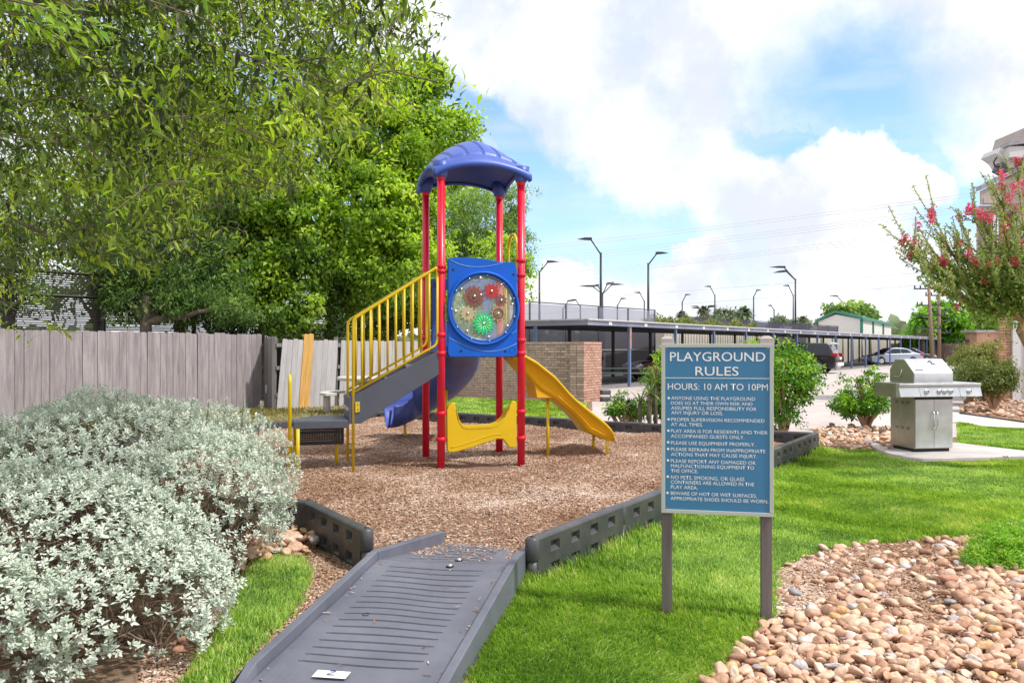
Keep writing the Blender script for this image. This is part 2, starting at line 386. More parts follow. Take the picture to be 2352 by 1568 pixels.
# border line of the play area
u0 = Vector((.553, .833)); u0.normalize(); v0 = Vector((-.867, .498)); v0.normalize()
PR = [Vector((.13, 5.11)) + u0*1.25*i for i in range(7)]
if True: PR[6] = Vector((4.28, 11.36)); PR[0:6] = [Vector((.13,5.11)).lerp(PR[6], i/6) for i in range(6)]
PB = [PR[6].lerp(Vector((-2.4, 15.2)), i/6) for i in range(7)]
PLf = [Vector((-2.4,15.2)), Vector((-3.1,14.16)), Vector((-3.8,13.12)), Vector((-4.5,12.08)), Vector((-5.2,11.04)), Vector((-5.2,9.8)), Vector((-5.0,8.56)), Vector((-4.3,7.5)), Vector((-3.45,6.6)), Vector((-2.85,6.62))]
PL2 = [Vector((-2.85,6.62)), Vector((-1.60,6.34)), Vector((-.97,5.36))]
bpoly = [tuple(p) for p in PR] + [tuple(p) for p in PB[1:]] + [tuple(p) for p in PLf[1:-1]] + [tuple(p) for p in PL2]

lot = sheet('parking_lot', [(.9, 13.9), (4.6, 12.0), (6.1, 12.3), (8.3, 14.2), (10.4, 16.2), (13, 18.6), (20, 20), (160, 120), (160, 260), (60, 260), (-60, 120), (-1.2, 34), (-1.5, 26), (2.2, 22.2), (1.9, 19), (.95, 16.5)], .004, M_lot)
sheet('parking_bays', [(3.3, 28.6), (3.3+.6*150, 28.6+.8*150), (3.3+.6*150-.8*9, 28.6+.8*150+.6*9), (3.3-.8*9, 28.6+.6*9)], .010, M_lotdk)
tag(sheet('back_lawn_soil', [(-3.0, 15.6), (1.1, 14.0), (1.0, 16.5), (1.8, 19.0), (2.1, 21.6), (-2.0, 23.9), (-3.6, 18)], .009, M_dgrass), kind='structure')
sheet('fence_verge', [(-3.1, 15.3), (-3.6, 20.5), (-2.3, 23.6), (-6.6, 20.5), (-12.6, 11.5), (-12, 6), (-5.4, 8)], .006, M_dgrass)

LAWN = P2((1060,1750),(1080,1568),(1120,1480),(1175,1370),(1200,1318)) + [tuple(p + Vector((.05,-.06))) for p in PR[:7]] + P2((1885,1033),(1960,1040),(2000,1038),(2035,1054),(2110,1066),(2200,1066),(2352,1060),(2700,1064),(2700,1215),(2352,1195),(2260,1238),(2180,1242),(2080,1247),(1980,1256),(1890,1268),(1830,1290),(1785,1318),(1784,1420),(1750,1448),(1700,1505),(1640,1568),(1560,1680))
LAWN2 = P2((2203,972),(2262,984),(2352,988),(2700,1000),(2700,1050),(2352,1040),(2206,1024))
LAWN3 = P2((330,1700),(430,1568),(480,1490),(530,1420),(555,1350),(585,1300),(640,1285),(690,1290),(710,1320),(700,1370),(655,1430),(600,1490),(540,1560),(430,1700))
LAWN4 = [(-2.6, 15.6), (.9, 14.3), (1.0, 16.2), (1.7, 18.6), (1.9, 21.2), (-1.9, 23.3), (-2.6, 19)]
sheet('lawn', LAWN, .012, M_lawn); sheet('lawn_behind_grill', LAWN2, .012, M_lawn)
sheet('lawn_strip', LAWN3, .012, M_lawn)
BED = P2((1784,1320),(1830,1292),(1890,1270),(1980,1258),(2080,1249),(2180,1244),(2260,1240),(2352,1197),(2750,1215)) + P2((2900,1750),(1500,1750),(1560,1680),(1640,1568),(1700,1505),(1750,1450),(1784,1425))
BED2 = P2((1862,1000),(1905,985),(1994,987),(2041,987),(2060,1005),(2050,1040),(2010,1035),(1960,1038),(1890,1032),(1868,1020))
BED3 = P2((2206,949),(2222,915),(2300,906),(2700,930),(2700,1010),(2352,968))
BED4 = P2((545,1330),(560,1250),(590,1215),(650,1205),(718,1235),(726,1262),(690,1290),(640,1288),(590,1300))
def bedmesh(name, poly, z, amp, step):
    p = np.asarray(poly); 
    o = sheet(name, poly, z, M_bed); return o
bed = sheet('rock_bed', BED, .014, M_bed); bed2 = sheet('pebble_strip', BED2, .014, M_bed); bed3 = sheet('rock_bed_by_building', BED3, .014, M_bed)
bed4 = sheet('cobble_patch', BED4, .014, M_bed)
path = MB()
pp = P2((1983,977),(2010,965),(2040,951),(2120,938),(2202,950),(2352,971),(2700,1008),(2700,1030),(2352,986),(2254,982),(2202,971),(2041,988),(1994,989))
path.prism(pp, .0, .03); tag(path.build('concrete_path', M_conc), kind='structure')
pad = MB(); pad.prism(P2((1990,1027),(2044,1049),(2085,1057),(2120,1061),(2211,1059),(2352,1055),(2700,1062),(2700,1045),(2352,1042),(2202,1024),(2060,1016)), 0, .05)
tag(pad.build('grill_pad', M_conc, bevel=.01), kind='structure')
ed = MB(); ed.tube([G(2206,950,.03), G(2260,957,.03), G(2352,970,.03), G(2700,1012,.03)], .03, 6); ed.tube([G(2206,950,.03), G(2222,930,.03), G(2240,914,.03)], .03, 6)
tag(ed.build('bed_edging', M_black), 'black plastic edging along the rock bed beside the brick building', 'edging')

# ---- mulch surface
def mulch_h(x, y):
    x = np.asarray(x, float); y = np.asarray(y, float)
    h = .135 + .018*np.sin(x*1.7+.4)*np.cos(y*1.3) + .012*np.sin(x*4.1+y*3.3) + .006*np.sin(x*9-y*7)
    h += .075*np.exp(-(((x-.85)/.42)**2+((y-10.55)/.30)**2)) + .05*np.exp(-(((x+1.35)/.6)**2+((y-11.7)/.3)**2)) + .05*np.exp(-(((x+2.1)/.45)**2+((y-9.35)/.2)**2))
    h -= .05*np.exp(-(((x+.3)/.45)**2+((y-9.3)/.35)**2))
    h += .045*np.clip((y-11)/4, 0, 1)
    # down to the ramp mouth
    d = np.exp(-(((x+.35)/.6)**2+((y-5.55)/.5)**2)); h -= .01*d
    return h
xs = np.arange(-5.4, 4.5, .06); ys = np.arange(4.9, 15.4, .06)
X, Y = np.meshgrid(xs, ys); ins = inpoly(X.ravel(), Y.ravel(), bpoly).reshape(X.shape)
H = mulch_h(X, Y) + rng.normal(0, .0035, X.shape)
idx = -np.ones(X.shape, int); keep = ins; idx[keep] = np.arange(keep.sum())
V = np.stack([X[keep], Y[keep], H[keep]], 1); T = []
q = (idx[:-1,:-1]>=0)&(idx[1:,:-1]>=0)&(idx[:-1,1:]>=0)&(idx[1:,1:]>=0)
a = idx[:-1,:-1][q]; b = idx[:-1,1:][q]; c = idx[1:,1:][q]; d = idx[1:,:-1][q]
T = np.concatenate([np.stack([a,b,c],1), np.stack([a,c,d],1)])
tag(link('mulch_bed', np_mesh('mulch_bed', V, T, smooth=True), M_mulch), kind='structure')
sheet('mulch_underlay', bpoly, .105, M_mulch)
# wood chips
def chips(n, poly, hfun, lmin, lmax, name, rg):
    q = sample_poly(poly, n, rg)
    if n > 20000:   # denser near the camera
        k = rg.random(len(q)) < np.clip(9.0/q[:,1], .25, 1)**1.6; q = q[k]
    if name == 'wood_chips':   # worn hollows under the tower and at the slide ends show finer, browner soil
        wv = np.maximum(np.exp(-(((q[:,0]+.3)/.75)**2+((q[:,1]-8.9)/.45)**2)), np.exp(-(((q[:,0]-.9)/.5)**2+((q[:,1]-10.4)/.35)**2)))
        wv = np.maximum(wv, .8*np.exp(-(((q[:,0]+.1)/.8)**2+((q[:,1]-6.1)/.5)**2)))
        q = q[rg.random(len(q)) > wv*.75]
    n = len(q); z = hfun(q[:,0], q[:,1]) + rg.uniform(.0, .012, n)
    th = rg.uniform(0, 2*np.pi, n); D = np.stack([np.cos(th), np.sin(th), rg.normal(0, .28, n)], 1); D = unit(D)
    U = unit(np.stack([rg.normal(0,.35,n), rg.normal(0,.35,n), np.ones(n)],1)); S = unit(np.cross(D, U)); 
    L = rg.uniform(lmin, lmax, n)[:,None]; w = rg.uniform(.004, .012, n)[:,None]; P = np.stack([q[:,0], q[:,1], z],1)
    A = P - D*L/2; B = P + D*L/2
    Vv = np.stack([A-S*w*.6, A+S*w*.5, B+S*w*.4, B-S*w*.6, P+U/1*.006],1).reshape(-1,3)
    Tt = (np.array([[0,1,4],[1,2,4],[2,3,4],[3,0,4]])[None]+(np.arange(n)*5)[:,None,None]).reshape(-1,3)
    nz = np.array([mnoise.noise(Vector((a_*.9, b_*.9, 1)))+.5*mnoise.noise(Vector((a_*3, b_*3, 5))) for a_, b_ in q])
    me = np_mesh(name, Vv, Tt, np.repeat(np.clip(.5+.42*nz+rg.normal(0,.24,n),0,1), 5)); return me
M_chip = leafmat('wood_chip', [(.15,.07,.04),(.30,.17,.105),(.42,.265,.18),(.54,.38,.29),(.70,.58,.50)], rough=.85, trans=0, spec=.15)
tag(link('wood_chips', chips(210000, bpoly, mulch_h, .009, .038, 'wood_chips', np.random.default_rng(5)), M_chip), 'shredded brown wood chip mulch covering the play area', 'mulch', kind='stuff')
DIRTP = P2((560,1330),(700,1262),(842,1290),(780,1380),(640,1500),(560,1600),(300,1700),(330,1500),(480,1400))
tag(link('bark_litter', chips(16000, DIRTP, lambda x, y: 0*x+.006, .008, .03, 'bark_litter', np.random.default_rng(6)), M_chip), 'scattered bark litter on the dirt between shrub and ramp', 'bark litter', kind='stuff')
BEDTOP = P2((1784,1320),(1900,1270),(2100,1250),(2260,1244),(2260,1350),(2050,1400),(1850,1420),(1784,1425))
tag(link('bed_litter', chips(17000, BEDTOP, lambda x, y: 0*x+.02, .01, .04, 'bed_litter', np.random.default_rng(8)), M_chip), 'dry twig and bark litter at the top of the rock bed', 'bark litter', kind='stuff')

# ---- grass
def grass(name, poly, dens, hmin, hmax, rg, z=.012, wid=.0032, label=None, nearer=True, tall=None, mt=None):
    n = int(area(poly)*dens); q = sample_poly(poly, n, rg)
    if nearer:
        q = q[(q[:,1] > 2.9)]; q = q[np.abs(q[:,0]) < q[:,1]*.90+.5]
        k = rg.random(len(q)) < np.clip(5.2/q[:,1], .1, 1)**1.25; q = q[k]
    q = q + rg.normal(0,.022,q.shape); n = len(q); cl = np.sin(q[:,0]*5.1+1.3*np.sin(q[:,1]*3.7))*np.cos(q[:,1]*4.3+q[:,0]*1.9)
    cl2 = np.sin(q[:,0]*1.3+2)*np.cos(q[:,1]*1.1-.5)
    h = rg.uniform(hmin, hmax, n)*(1+.28*cl)*(1+.2*cl2)
    if tall is not None: h = h*(1+tall(q[:,0], q[:,1])*rg.random(n))
    th = rg.uniform(0, 2*np.pi, n) ; lean = rg.uniform(.15, 1.0, n)
    # neighbouring blades lean alike
    th = .55*th + .45*(2.5*np.sin(q[:,0]*2.1+.7)+2*np.cos(q[:,1]*1.7)+3)
    Dh = np.stack([np.cos(th), np.sin(th), 0*th],1); S = np.stack([-np.sin(th+.6), np.cos(th+.6), 0*th],1)
    w = (wid*rg.uniform(.7,1.3,n)*np.clip(q[:,1]/5.5, 1, 2.6))[:,None]; P = np.stack([q[:,0], q[:,1], np.full(n, z)],1); hh = h[:,None]; ln = lean[:,None]
    M1 = P + Dh*hh*ln*.35 + np.array([0,0,1])*hh*.6; T1 = P + Dh*hh*ln*1.0 + np.array([0,0,1])*hh*(1.0-.25*ln)
    Vv = np.stack([P-S*w, P+S*w, M1+S*w*.8, M1-S*w*.8, T1],1).reshape(-1,3)
    Tt = (np.array([[0,1,2],[0,2,3],[3,2,4]])[None]+(np.arange(n)*5)[:,None,None]).reshape(-1,3)
    ns=np.array([mnoise.noise(Vector((a_*2.3,b_*2.3,0)))+.6*mnoise.noise(Vector((a_*8,b_*8,3))) for a_,b_ in q]); rv=np.clip(.48+.10*cl2+.10*cl+.38*ns+rg.normal(0,.22,n),0,1)
    o = link(name, np_mesh(name, Vv, Tt, np.repeat(rv,5)), mt or M_grass); return tag(o, label, 'grass', kind='stuff')
M_grass = leafmat('grass_blade', [(.10,.19,.03),(.18,.33,.05),(.28,.46,.07),(.42,.57,.11),(.64,.62,.30)], rough=.5, trans=.35, tcol=(1.7,1.7,.8), spec=.3)
def tallnear(x, y):   # unmown along the border
    d = np.full(len(x), 9.)
    a = np.array(PR[0]); b_ = np.array(PR[6]); t = np.clip(((x-a[0])*(b_[0]-a[0])+(y-a[1])*(b_[1]-a[1]))/((b_-a)**2).sum(),0,1)
    d = np.hypot(x-a[0]-t*(b_[0]-a[0]), y-a[1]-t*(b_[1]-a[1])); return 2.6*np.exp(-(d/.16)**2)
grass('lawn_grass', LAWN, 17500, .022, .052, np.random.default_rng(1), label='bright green mown lawn in front of and beside the play area', tall=tallnear)
grass('far_lawn_grass', LAWN2, 5000, .03, .06, np.random.default_rng(2), label='green lawn strip behind the grill', nearer=False, wid=.0045)
grass('strip_grass', LAWN3, 13000, .03, .065, np.random.default_rng(3), label='green grass strip between silver shrub and ramp', nearer=True)
grass('back_grass', LAWN4, 1500, .04, .08, np.random.default_rng(4), label='patchy grass behind the play area in front of the brick wall', nearer=False, wid=.006)
grass('weeds', [(-3.4,15.8),(-3.7,20.0),(-6.2,19.6),(-11,12),(-9,11.5),(-5.6,13.2)], 220, .03, .08, np.random.default_rng(5), label='thin weeds along the foot of the wooden fence', nearer=False, wid=.006, mt=leafmat('dry_weed',[(.16,.17,.05),(.26,.24,.10),(.34,.29,.16)],trans=.2))

# ---- stones
def stone_mesh(i):
    rg = np.random.default_rng(100+i); bm = bmesh.new(); bmesh.ops.create_icosphere(bm, subdivisions=3 if i < 14 else 2, radius=.5)
    sc = np.array([1, rg.uniform(.58,.88), rg.uniform(.34,.56)]); off = Vector(rg.uniform(0,50,3))
    planes = [(Vector(rdir(1,rg)[0]), rg.uniform(.27,.44)) for _ in range(rg.integers(6,13))]
    for v in bm.verts:
        p = v.co.copy()
        for nrm, dd in planes:
            k = p.dot(nrm)-dd
            if k > 0: p -= nrm*k*.9
        p *= 1+.16*mnoise.noise(p*2.2+off)+.04*mnoise.noise(p*6+off)
        v.co = Vector((p.x*sc[0], p.y*sc[1], p.z*sc[2]))
    me = bpy.data.meshes.new('stone'); bm.to_mesh(me); bm.free(); me.polygons.foreach_set('use_smooth', [True]*len(me.polygons)); return me
def stonemat(name, orand=True):
    m, nt, N, L = newmat(name); out = N.new('ShaderNodeOutputMaterial'); p = N.new('ShaderNodeBsdfPrincipled'); L.new(p.outputs[0], out.inputs[0])
    p.inputs['Roughness'].default_value = .58; p.inputs['Specular IOR Level'].default_value = .4
    if orand: s = N.new('ShaderNodeObjectInfo').outputs['Random']
    else: at = N.new('ShaderNodeAttribute'); at.attribute_name='rnd'; s = at.outputs['Fac']
    rp = N.new('ShaderNodeValToRGB'); L.new(s, rp.inputs[0]); el = rp.color_ramp.elements
    cs = [(0,(.34,.18,.12)),(.10,(.48,.28,.18)),(.25,(.58,.35,.225)),(.40,(.66,.44,.31)),(.55,(.70,.49,.36)),(.68,(.62,.37,.25)),(.80,(.74,.58,.47)),(.88,(.66,.42,.19)),(.94,(.78,.70,.65)),(.97,(.30,.28,.30)),(1,(.82,.80,.79))]
    while len(el) < len(cs): el.new(.5)
    for i,(q,c) in enumerate(cs): el[i].position=q; el[i].color=(*c,1)
    tc = N.new('ShaderNodeTexCoord'); ns = N.new('ShaderNodeTexNoise'); ns.inputs['Scale'].default_value = 30 if not orand else 3.5; ns.inputs['Detail'].default_value=7
    L.new(tc.outputs['Object'], ns.inputs['Vector'])
    mr = N.new('ShaderNodeMapRange'); L.new(ns.outputs[0], mr.inputs[0]); mr.inputs[1].default_value=.35; mr.inputs[2].default_value=.7; mr.inputs[3].default_value=.78; mr.inputs[4].default_value=1.25
    hs = N.new('ShaderNodeHueSaturation'); L.new(rp.outputs[0], hs.inputs['Color']); L.new(mr.outputs[0], hs.inputs['Value']); L.new(hs.outputs[0], p.inputs['Base Color'])
    bp = N.new('ShaderNodeBump'); bp.inputs['Strength'].default_value=.25; bp.inputs['Distance'].default_value=.05 if orand else .005; L.new(ns.outputs[0], bp.inputs['Height']); L.new(bp.outputs[0], p.inputs['Normal'])
    return m
M_stone = stonemat('river_stone'); M_stones = stonemat('small_river_stones', False)
STM = [stone_mesh(i) for i in range(20)]
for me in STM: me.materials.append(M_stone)
STL = []
for me in STM[14:]:
    me2 = me; v = np.zeros(len(me2.vertices)*3, np.float32); me2.vertices.foreach_get('co', v); t = np.zeros(len(me2.polygons)*3, np.int32); me2.polygons.foreach_get('vertices', t); STL.append((v.reshape(-1,3), t.reshape(-1,3)))
def rotm(rg):
    return (Matrix.Rotation(rg.uniform(0,6.28),3,'Z') @ Matrix.Rotation(rg.normal(0,.4),3,'X') @ Matrix.Rotation(rg.normal(0,.4),3,'Y'))
def stones(bedobj, poly, n, smin, smax, zb, nobj, seed, zr=.02, keepf=None, crop=True, label=None):
    rg = np.random.default_rng(seed); q = sample_poly(poly, n*2, rg)
    if crop: q = q[(q[:,1] > 3.3) & (np.abs(q[:,0]) < q[:,1]*.85+.3)]
    if keepf is not None: q = q[rg.random(len(q)) < keepf(q[:,0], q[:,1])]
    # thin out so that stones do not sit in one another
    S = rg.uniform(0,1,len(q))**1.9*(smax-smin)+smin; keep=[]; cell={}
    for i in np.argsort(-S):
        cx, cy = int(q[i,0]/.14), int(q[i,1]/.14); ok=True
        for dx in (-1,0,1):
            for dy in (-1,0,1):
                for j in cell.get((cx+dx,cy+dy),()):
                    if (q[i,0]-q[j,0])**2+(q[i,1]-q[j,1])**2 < ((S[i]+S[j])*.5*.50)**2: ok=False; break
                if not ok: break
            if not ok: break
        if ok: keep.append(i); cell.setdefault((cx,cy),[]).append(i)
        if len(keep)>=n: break
    keep = sorted(keep, key=lambda i: -S[i]/q[i,1]); VV=[];TT=[];RR=[];base=0
    for r,i in enumerate(keep):
        s=S[i]; z=zb+s*rg.uniform(.12,.28)+rg.uniform(0,zr); M=rotm(rg)
        if r<nobj:
            o=bpy.data.objects.new('stone', STM[rg.integers(14)]); col.objects.link(o); o.parent=bedobj; o.location=(q[i,0],q[i,1],z); o.rotation_euler=M.to_euler(); o.scale=(s,s,s)
        else:
            v,t=STL[rg.integers(len(STL))]; v=(v@np.array(M).T)*s+np.array([q[i,0],q[i,1],z]); VV.append(v);TT.append(t+base);RR.append(np.full(len(v),rg.random()));base+=len(v)
    if VV:
        o=link('small_stones', np_mesh('small_stones', np.concatenate(VV), np.concatenate(TT), np.concatenate(RR), smooth=True), M_stones, parent=bedobj); o['kind']='stuff'
    return keep
def bedkeep(x, y):  # sparser in the dirt at the top
    py = HY + EYE*F/np.maximum(y,.1); px = CX + F*x/np.maximum(y,.1)
    t = np.clip((py-1315-.03*(px-1800)+40*np.sin(px*.02))/130, 0, 1); edge=np.clip((px-2120)/120,0,1)
    return np.clip(np.maximum(np.maximum(t**2, edge*.75), .11),0,1)
stones(bed, BED, 7600, .024, .105, .006, 300, 21, zr=.022, keepf=bedkeep)
stones(bed4, BED4, 150, .07, .14, .02, 110, 22, zr=.05)
stones(bed2, BED2, 330, .06, .15, .015, 130, 23, zr=.05)
stones(bed3, BED3, 700, .08, .17, .015, 60, 24, zr=.05, crop=False)
def rock(label, loc, size, seed, rotz, tilt=0, name='boulder', cat='rock'):
    me=STM[seed].copy(); me.materials.clear(); me.materials.append(M_rock); o=link(name, me, None, None, loc, (tilt,.1,rotz), size); tag(o,label,cat)
M_rock = pmat('rose_rock', (.58,.30,.20), .7, scale=5, bump=.4, c2=(.42,.22,.15))
p=G(2182,1352); rock('largest pink angular rock in the bed beside the low fern', (p.x,p.y,.06), (.20,.13,.15), 3, .2)
p=G(1995,1385); rock('brown broken rock lying among twigs in the rock bed', (p.x,p.y,.05), (.16,.10,.10), 6, -.3)
M_pebble = pmat('whitish_pebble', (.68,.62,.56), .6, scale=8, bump=.3)
for px,py,s,lb in ((722,1502-8,.06,'tan cobble lying against the foot of the silver shrub'),(425,1478,.10,'reddish cobble under the silver shrub beside the grass strip'),(410,1500,.08,'pinkish cobble nearest the ramp under the silver shrub')):
    if px==722: continue
    p=G(px,py); rock(lb,(p.x,p.y,.02),(s,s*.8,s),5,1.0,name='cobble',cat='stone')
for i,(px,py,s,lb) in enumerate(((903,1227,.035,'white pebble on the mulch left of the ramp curb'),(1104,1157,.03,'small white pebble in the middle of the mulch'),(1120,1180,.05,'dark bark lump in the middle of the mulch'))):
    p=G(px,py,.15); me=STM[8+i].copy(); me.materials.clear(); me.materials.append(M_bark if 'bark' in lb else M_pebble); z=float(mulch_h(p.x,p.y))
    tag(link('pebble' if i<2 else 'bark_lump', me, None, None, (p.x,p.y,z+.008),None,(s,s,s*.8)), lb, 'pebble' if i<2 else 'bark')

# ================================================================== BORDER SEGMENTS
def seg_body(L, h=.30, t=.085):
    """hollow plastic landscape timber: rounded top, two rows of four recessed slots on each face"""
    mb = MB(); hb = .02
    nsl = 4; sw=.115; pit=(L-.16)/nsl; sx=[.08+pit*(i+.5)-sw/2 for i in range(nsl)]
    xs=[.0]; 
    for x in sx: xs += [x, x+sw]
    xs.append(L); zs=[0,.035,.105,.175,.245,h-.02]
    for side in (-1,1):
        y=side*t/2; yi=side*(t/2-.034)
        for i in range(len(xs)-1):
            for j in range(len(zs)-1):
                x0,x1,z0,z1=xs[i],xs[i+1],zs[j],zs[j+1]
                slot=(i%2==1) and (j in (1,3))
                if not slot: mb.add([(x0,y,z0),(x1,y,z0),(x1,y,z1),(x0,y,z1)],[(0,1,2,3)])
                else:
                    a,b_,c_,d_=(x0+.012,yi,z0+.03),(x1-.012,yi,z0+.03),(x1-.012,yi,z1-.006),(x0+.012,yi,z1-.006)
                    mb.add([(x0,y,z0),(x1,y,z0),(x1,y,z1),(x0,y,z1),a,b_,c_,d_],[(4,5,6,7),(0,1,5,4),(1,2,6,5),(2,3,7,6),(3,0,4,7)])
    # rounded top
    n=6; prof=[(math.cos(math.pi*k/n)*t/2, h-.02+math.sin(math.pi*k/n)*.02) for k in range(n+1)]
    vs=[(0,a,b) for a,b in prof]+[(L,a,b) for a,b in prof]; mb.add(vs,[(k,k+1,n+2+k,n+1+k) for k in range(n)],True)
    # ends: upper knuckle on one end, lower on the other
    mb.lathe([(t/2,h*.5),(t/2+.004,h*.52),(t/2+.004,h-.018),(t/2-.012,h-.002),(.02,h-.001),(.02,h-.03)],(0,0,0),20)
    mb.lathe([(t/2+.004,0),(t/2+.004,h*.485),(t/2-.01,h*.5)],(L,0,0),20)
    mb.lathe([(t/2-.004,0),(t/2-.004,h*.5)],(0,0,0),20); mb.lathe([(t/2-.004,h*.5),(t/2-.004,h-.01),(.02,h-.002)],(L,0,0),20)
    return mb
def pinmesh():
    mb=MB(); mb.lathe([(.017,.24),(.017,.296),(.012,.303),(.0001,.304)],(0,0,0),12); return mb
seg_cache={}
pinme=pinmesh().mesh('pin'); pinme.materials.append(M_dark)
def segment(a,b,label,dz=0):
    d=b-a; L=round(d.length,3)
    if L not in seg_cache:
        me=seg_body(L).mesh('border_body'); me.materials.append(M_border); seg_cache[L]=me
    t=thing('border_segment',label,'border',(a.x,a.y,dz),math.atan2(d.y,d.x),'black plastic border around the play area')
    t.rotation_euler=(random.uniform(-.012,.012),random.uniform(-.006,.006),math.atan2(d.y,d.x))
    o=link('border_body',seg_cache[L],None,t); link('pin',pinme,None,t); return t
ordn=['first','second','third','fourth','fifth','sixth','seventh','eighth','ninth','tenth']
for i in range(6): segment(PR[i],PR[i+1],'%s black slotted border segment counted from the ramp along the lawn edge'%ordn[i],.0 if i else .0)
for i in range(6): segment(PB[i],PB[i+1],'%s black slotted segment of the back border counted from the grill corner'%ordn[i],.03*min(i,3)/3)
for i in range(len(PLf)-1): segment(PLf[i],PLf[i+1],'%s black border segment of the fence side counted from the rear corner'%ordn[i])
segment(PL2[2],PL2[1],'black slotted border segment ending at the left of the ramp')
segment(PL2[1],PL2[0],'black slotted border segment between silver shrub and cobbles')

# ================================================================== RAMP
ramp=thing('access_ramp','slate grey plastic access ramp with crosswise grooves leading into the mulch','ramp',(.05,4.93,0))
rd=Vector((-.2,-.98,0)).normalized(); re=Vector((-.985,.155,0)).normalized()   # down the ramp; to its left side
def RP(s,w,z=0): # s metres down from the fold, w across from the right rim outer edge
    v=re*w+rd*s; return Vector((v.x,v.y,z))
def rz(s): return .165-.085*s if s>0 else .165+.05*s*0-.035*(-s)/.5
RW=.955
mb=MB()
# deck surface, faintly wavy, with real grooves
def decksurf(mb,s0,s1,w0a,w1a,w0b,w1b,grooves,gw=.017,gl=.02):
    ss=[s0]
    for gq in grooves: ss += [gq-gw/2, gq-gw/4, gq+gw/4, gq+gw/2]
    ss.append(s1); extra=[]
    nW=24; vs=[];
    for s in ss:
        t=(s-s0)/(s1-s0); a=w0a+(w0b-w0a)*t; b=w1a+(w1b-w1a)*t
        ing=any(abs(s-gq)<gw/3 for gq in grooves)
        for k in range(nW+1):
            f=k/nW; w=a+(b-a)*f; z=rz(s)+.004*math.sin(f*7+s*5)+.003*math.sin(s*9)
            sd=.012*math.sin(f*6.3)*1.0
            if ing and .19<f<.84: z-=.022
            p=RP(s+ sd*(1 if s0<s<s1 else 0),w,z); vs.append(p)
    fs=[]
    for i in range(len(ss)-1):
        for k in range(nW): fs.append((i*(nW+1)+k,i*(nW+1)+k+1,(i+1)*(nW+1)+k+1,(i+1)*(nW+1)+k))
    mb.add(vs,fs,False)
gr=[.13+.0765*i for i in range(17)]
decksurf(mb,.0,1.9,.06,RW-.06,.06,RW-.06,gr)
deck=mb.build('ramp_deck',M_ramp,ramp)
mb=MB(); decksurf(mb,-.62,-.004,.16,RW-.24,.07,RW-.07,[-.50,-.42,-.34,-.26,-.18,-.10]); mb.build('ramp_landing',M_ramp,ramp)
for nm,w0,w1,zt,s1 in (('side_rail',0,.058,.055,1.62),('side_rail',RW-.058,RW,.055,1.50)):
    mb=MB(); rows=[0,.3,.6,.9,1.2,s1,s1+.28]; prev=None
    for i in range(len(rows)-1):
        a,b=rows[i],rows[i+1]; za=rz(a)+zt; zb_=rz(b)+(zt if i<len(rows)-2 else -.05)
        A=[RP(a,w0+.0,0),RP(a,w1+.0,0),RP(a,w1-.006,za),RP(a,w0+.006,za)]; B=[RP(b,w0,0),RP(b,w1,0),RP(b,w1-.006,zb_),RP(b,w0+.006,zb_)]
        fs=[(2,3,7,6),(0,4,7,3),(1,2,6,5)]
        if i==0: fs.append((0,1,2,3))
        if i==len(rows)-2: fs.append((4,5,6,7))
        mb.add(A+B,fs)
    mb.build(nm,M_ramp,ramp,bevel=.006)
for a,b in (((.0,RW-.03),(-.66,RW-.27)),((.0,.03),(-.30,.02))):
    mb=MB(); A=RP(a[0],a[1]); B=RP(b[0],b[1]); d=(B-A).normalized(); s=Vector((-d.y,d.x,0))*.028
    mb.add([A-s+Vector((0,0,.05)),A+s+Vector((0,0,.05)),B+s+Vector((0,0,.05)),B-s+Vector((0,0,.05)),A-s+Vector((0,0,.22)),A+s+Vector((0,0,.22)),B+s+Vector((0,0,.205)),B-s+Vector((0,0,.205))],[(0,1,2,3),(4,5,6,7),(0,1,5,4),(1,2,6,5),(2,3,7,6),(3,0,4,7)])
    mb.build('curb',M_ramp,ramp,bevel=.005)
for s,w in ((.075,.42),(-.06,.40)):
    mb=MB(); p=RP(s,w,rz(s)+.002); mb.lathe([(.024,0),(.024,.004),(.0231,.005)],p,20); 
    mb.build('bolt_washer',M_groove,ramp)
    mb=MB(); mb.lathe([(.018,.004),(.016,.011),(.009,.016),(.0001,.018)],p,16); mb.build('bolt',M_chrome,ramp)
mb=MB(); p=RP(.82,.66,rz(.82)+.004); mb.tube([p+Vector((.018*math.cos(a),.018*math.sin(a),0)) for a in np.linspace(.6,5.7,16)],.0018,5); mb.build('moulded_ring',M_groove,ramp)
# sticker with its mark
def rplate(s,w,ds,dw,z): return [RP(s-ds,w-dw,rz(s-ds)+z),RP(s-ds,w+dw,rz(s-ds)+z),RP(s+ds,w+dw,rz(s+ds)+z),RP(s+ds,w-dw,rz(s+ds)+z)]
mb=MB(); mb.add(rplate(1.47,.565,.032,.078,.009),[(0,1,2,3)]); st=mb.build('sticker',M_white,ramp)
M_ink=pmat('blue_ink',(.03,.07,.20),.5); 
def rs(s,w): return RP(s,w,rz(s)+.0105)
mb=MB()
c_=[(1.452-.012*math.sin(a),.565-.014*math.cos(a)*-1) for a in np.linspace(0,3.4,10)]
mb.tube([rs(1.447-.010*math.sin(a),.568+.014*math.cos(a)) for a in np.linspace(.2,3.3,9)]+[rs(1.463,.572),rs(1.474,.585)],.0016,4)
mb.tube([rs(1.449-.006*math.sin(a),.566+.008*math.cos(a)) for a in np.linspace(-.5,3.3,9)],.0012,4)
mb.tube([rs(1.475,.585),rs(1.478,.575),rs(1.477,.55)],.0022,4); mb.build('sticker_mark',M_ink,ramp)
M_inkg=pmat('grey_ink',(.45,.46,.48),.5)
mb=MB(); 
for k in range(12): a=.545+.006*k-.0; mb.tube([rs(1.487,.60-.006*k),rs(1.487,.60-.006*k-.0035)],.0010,4)
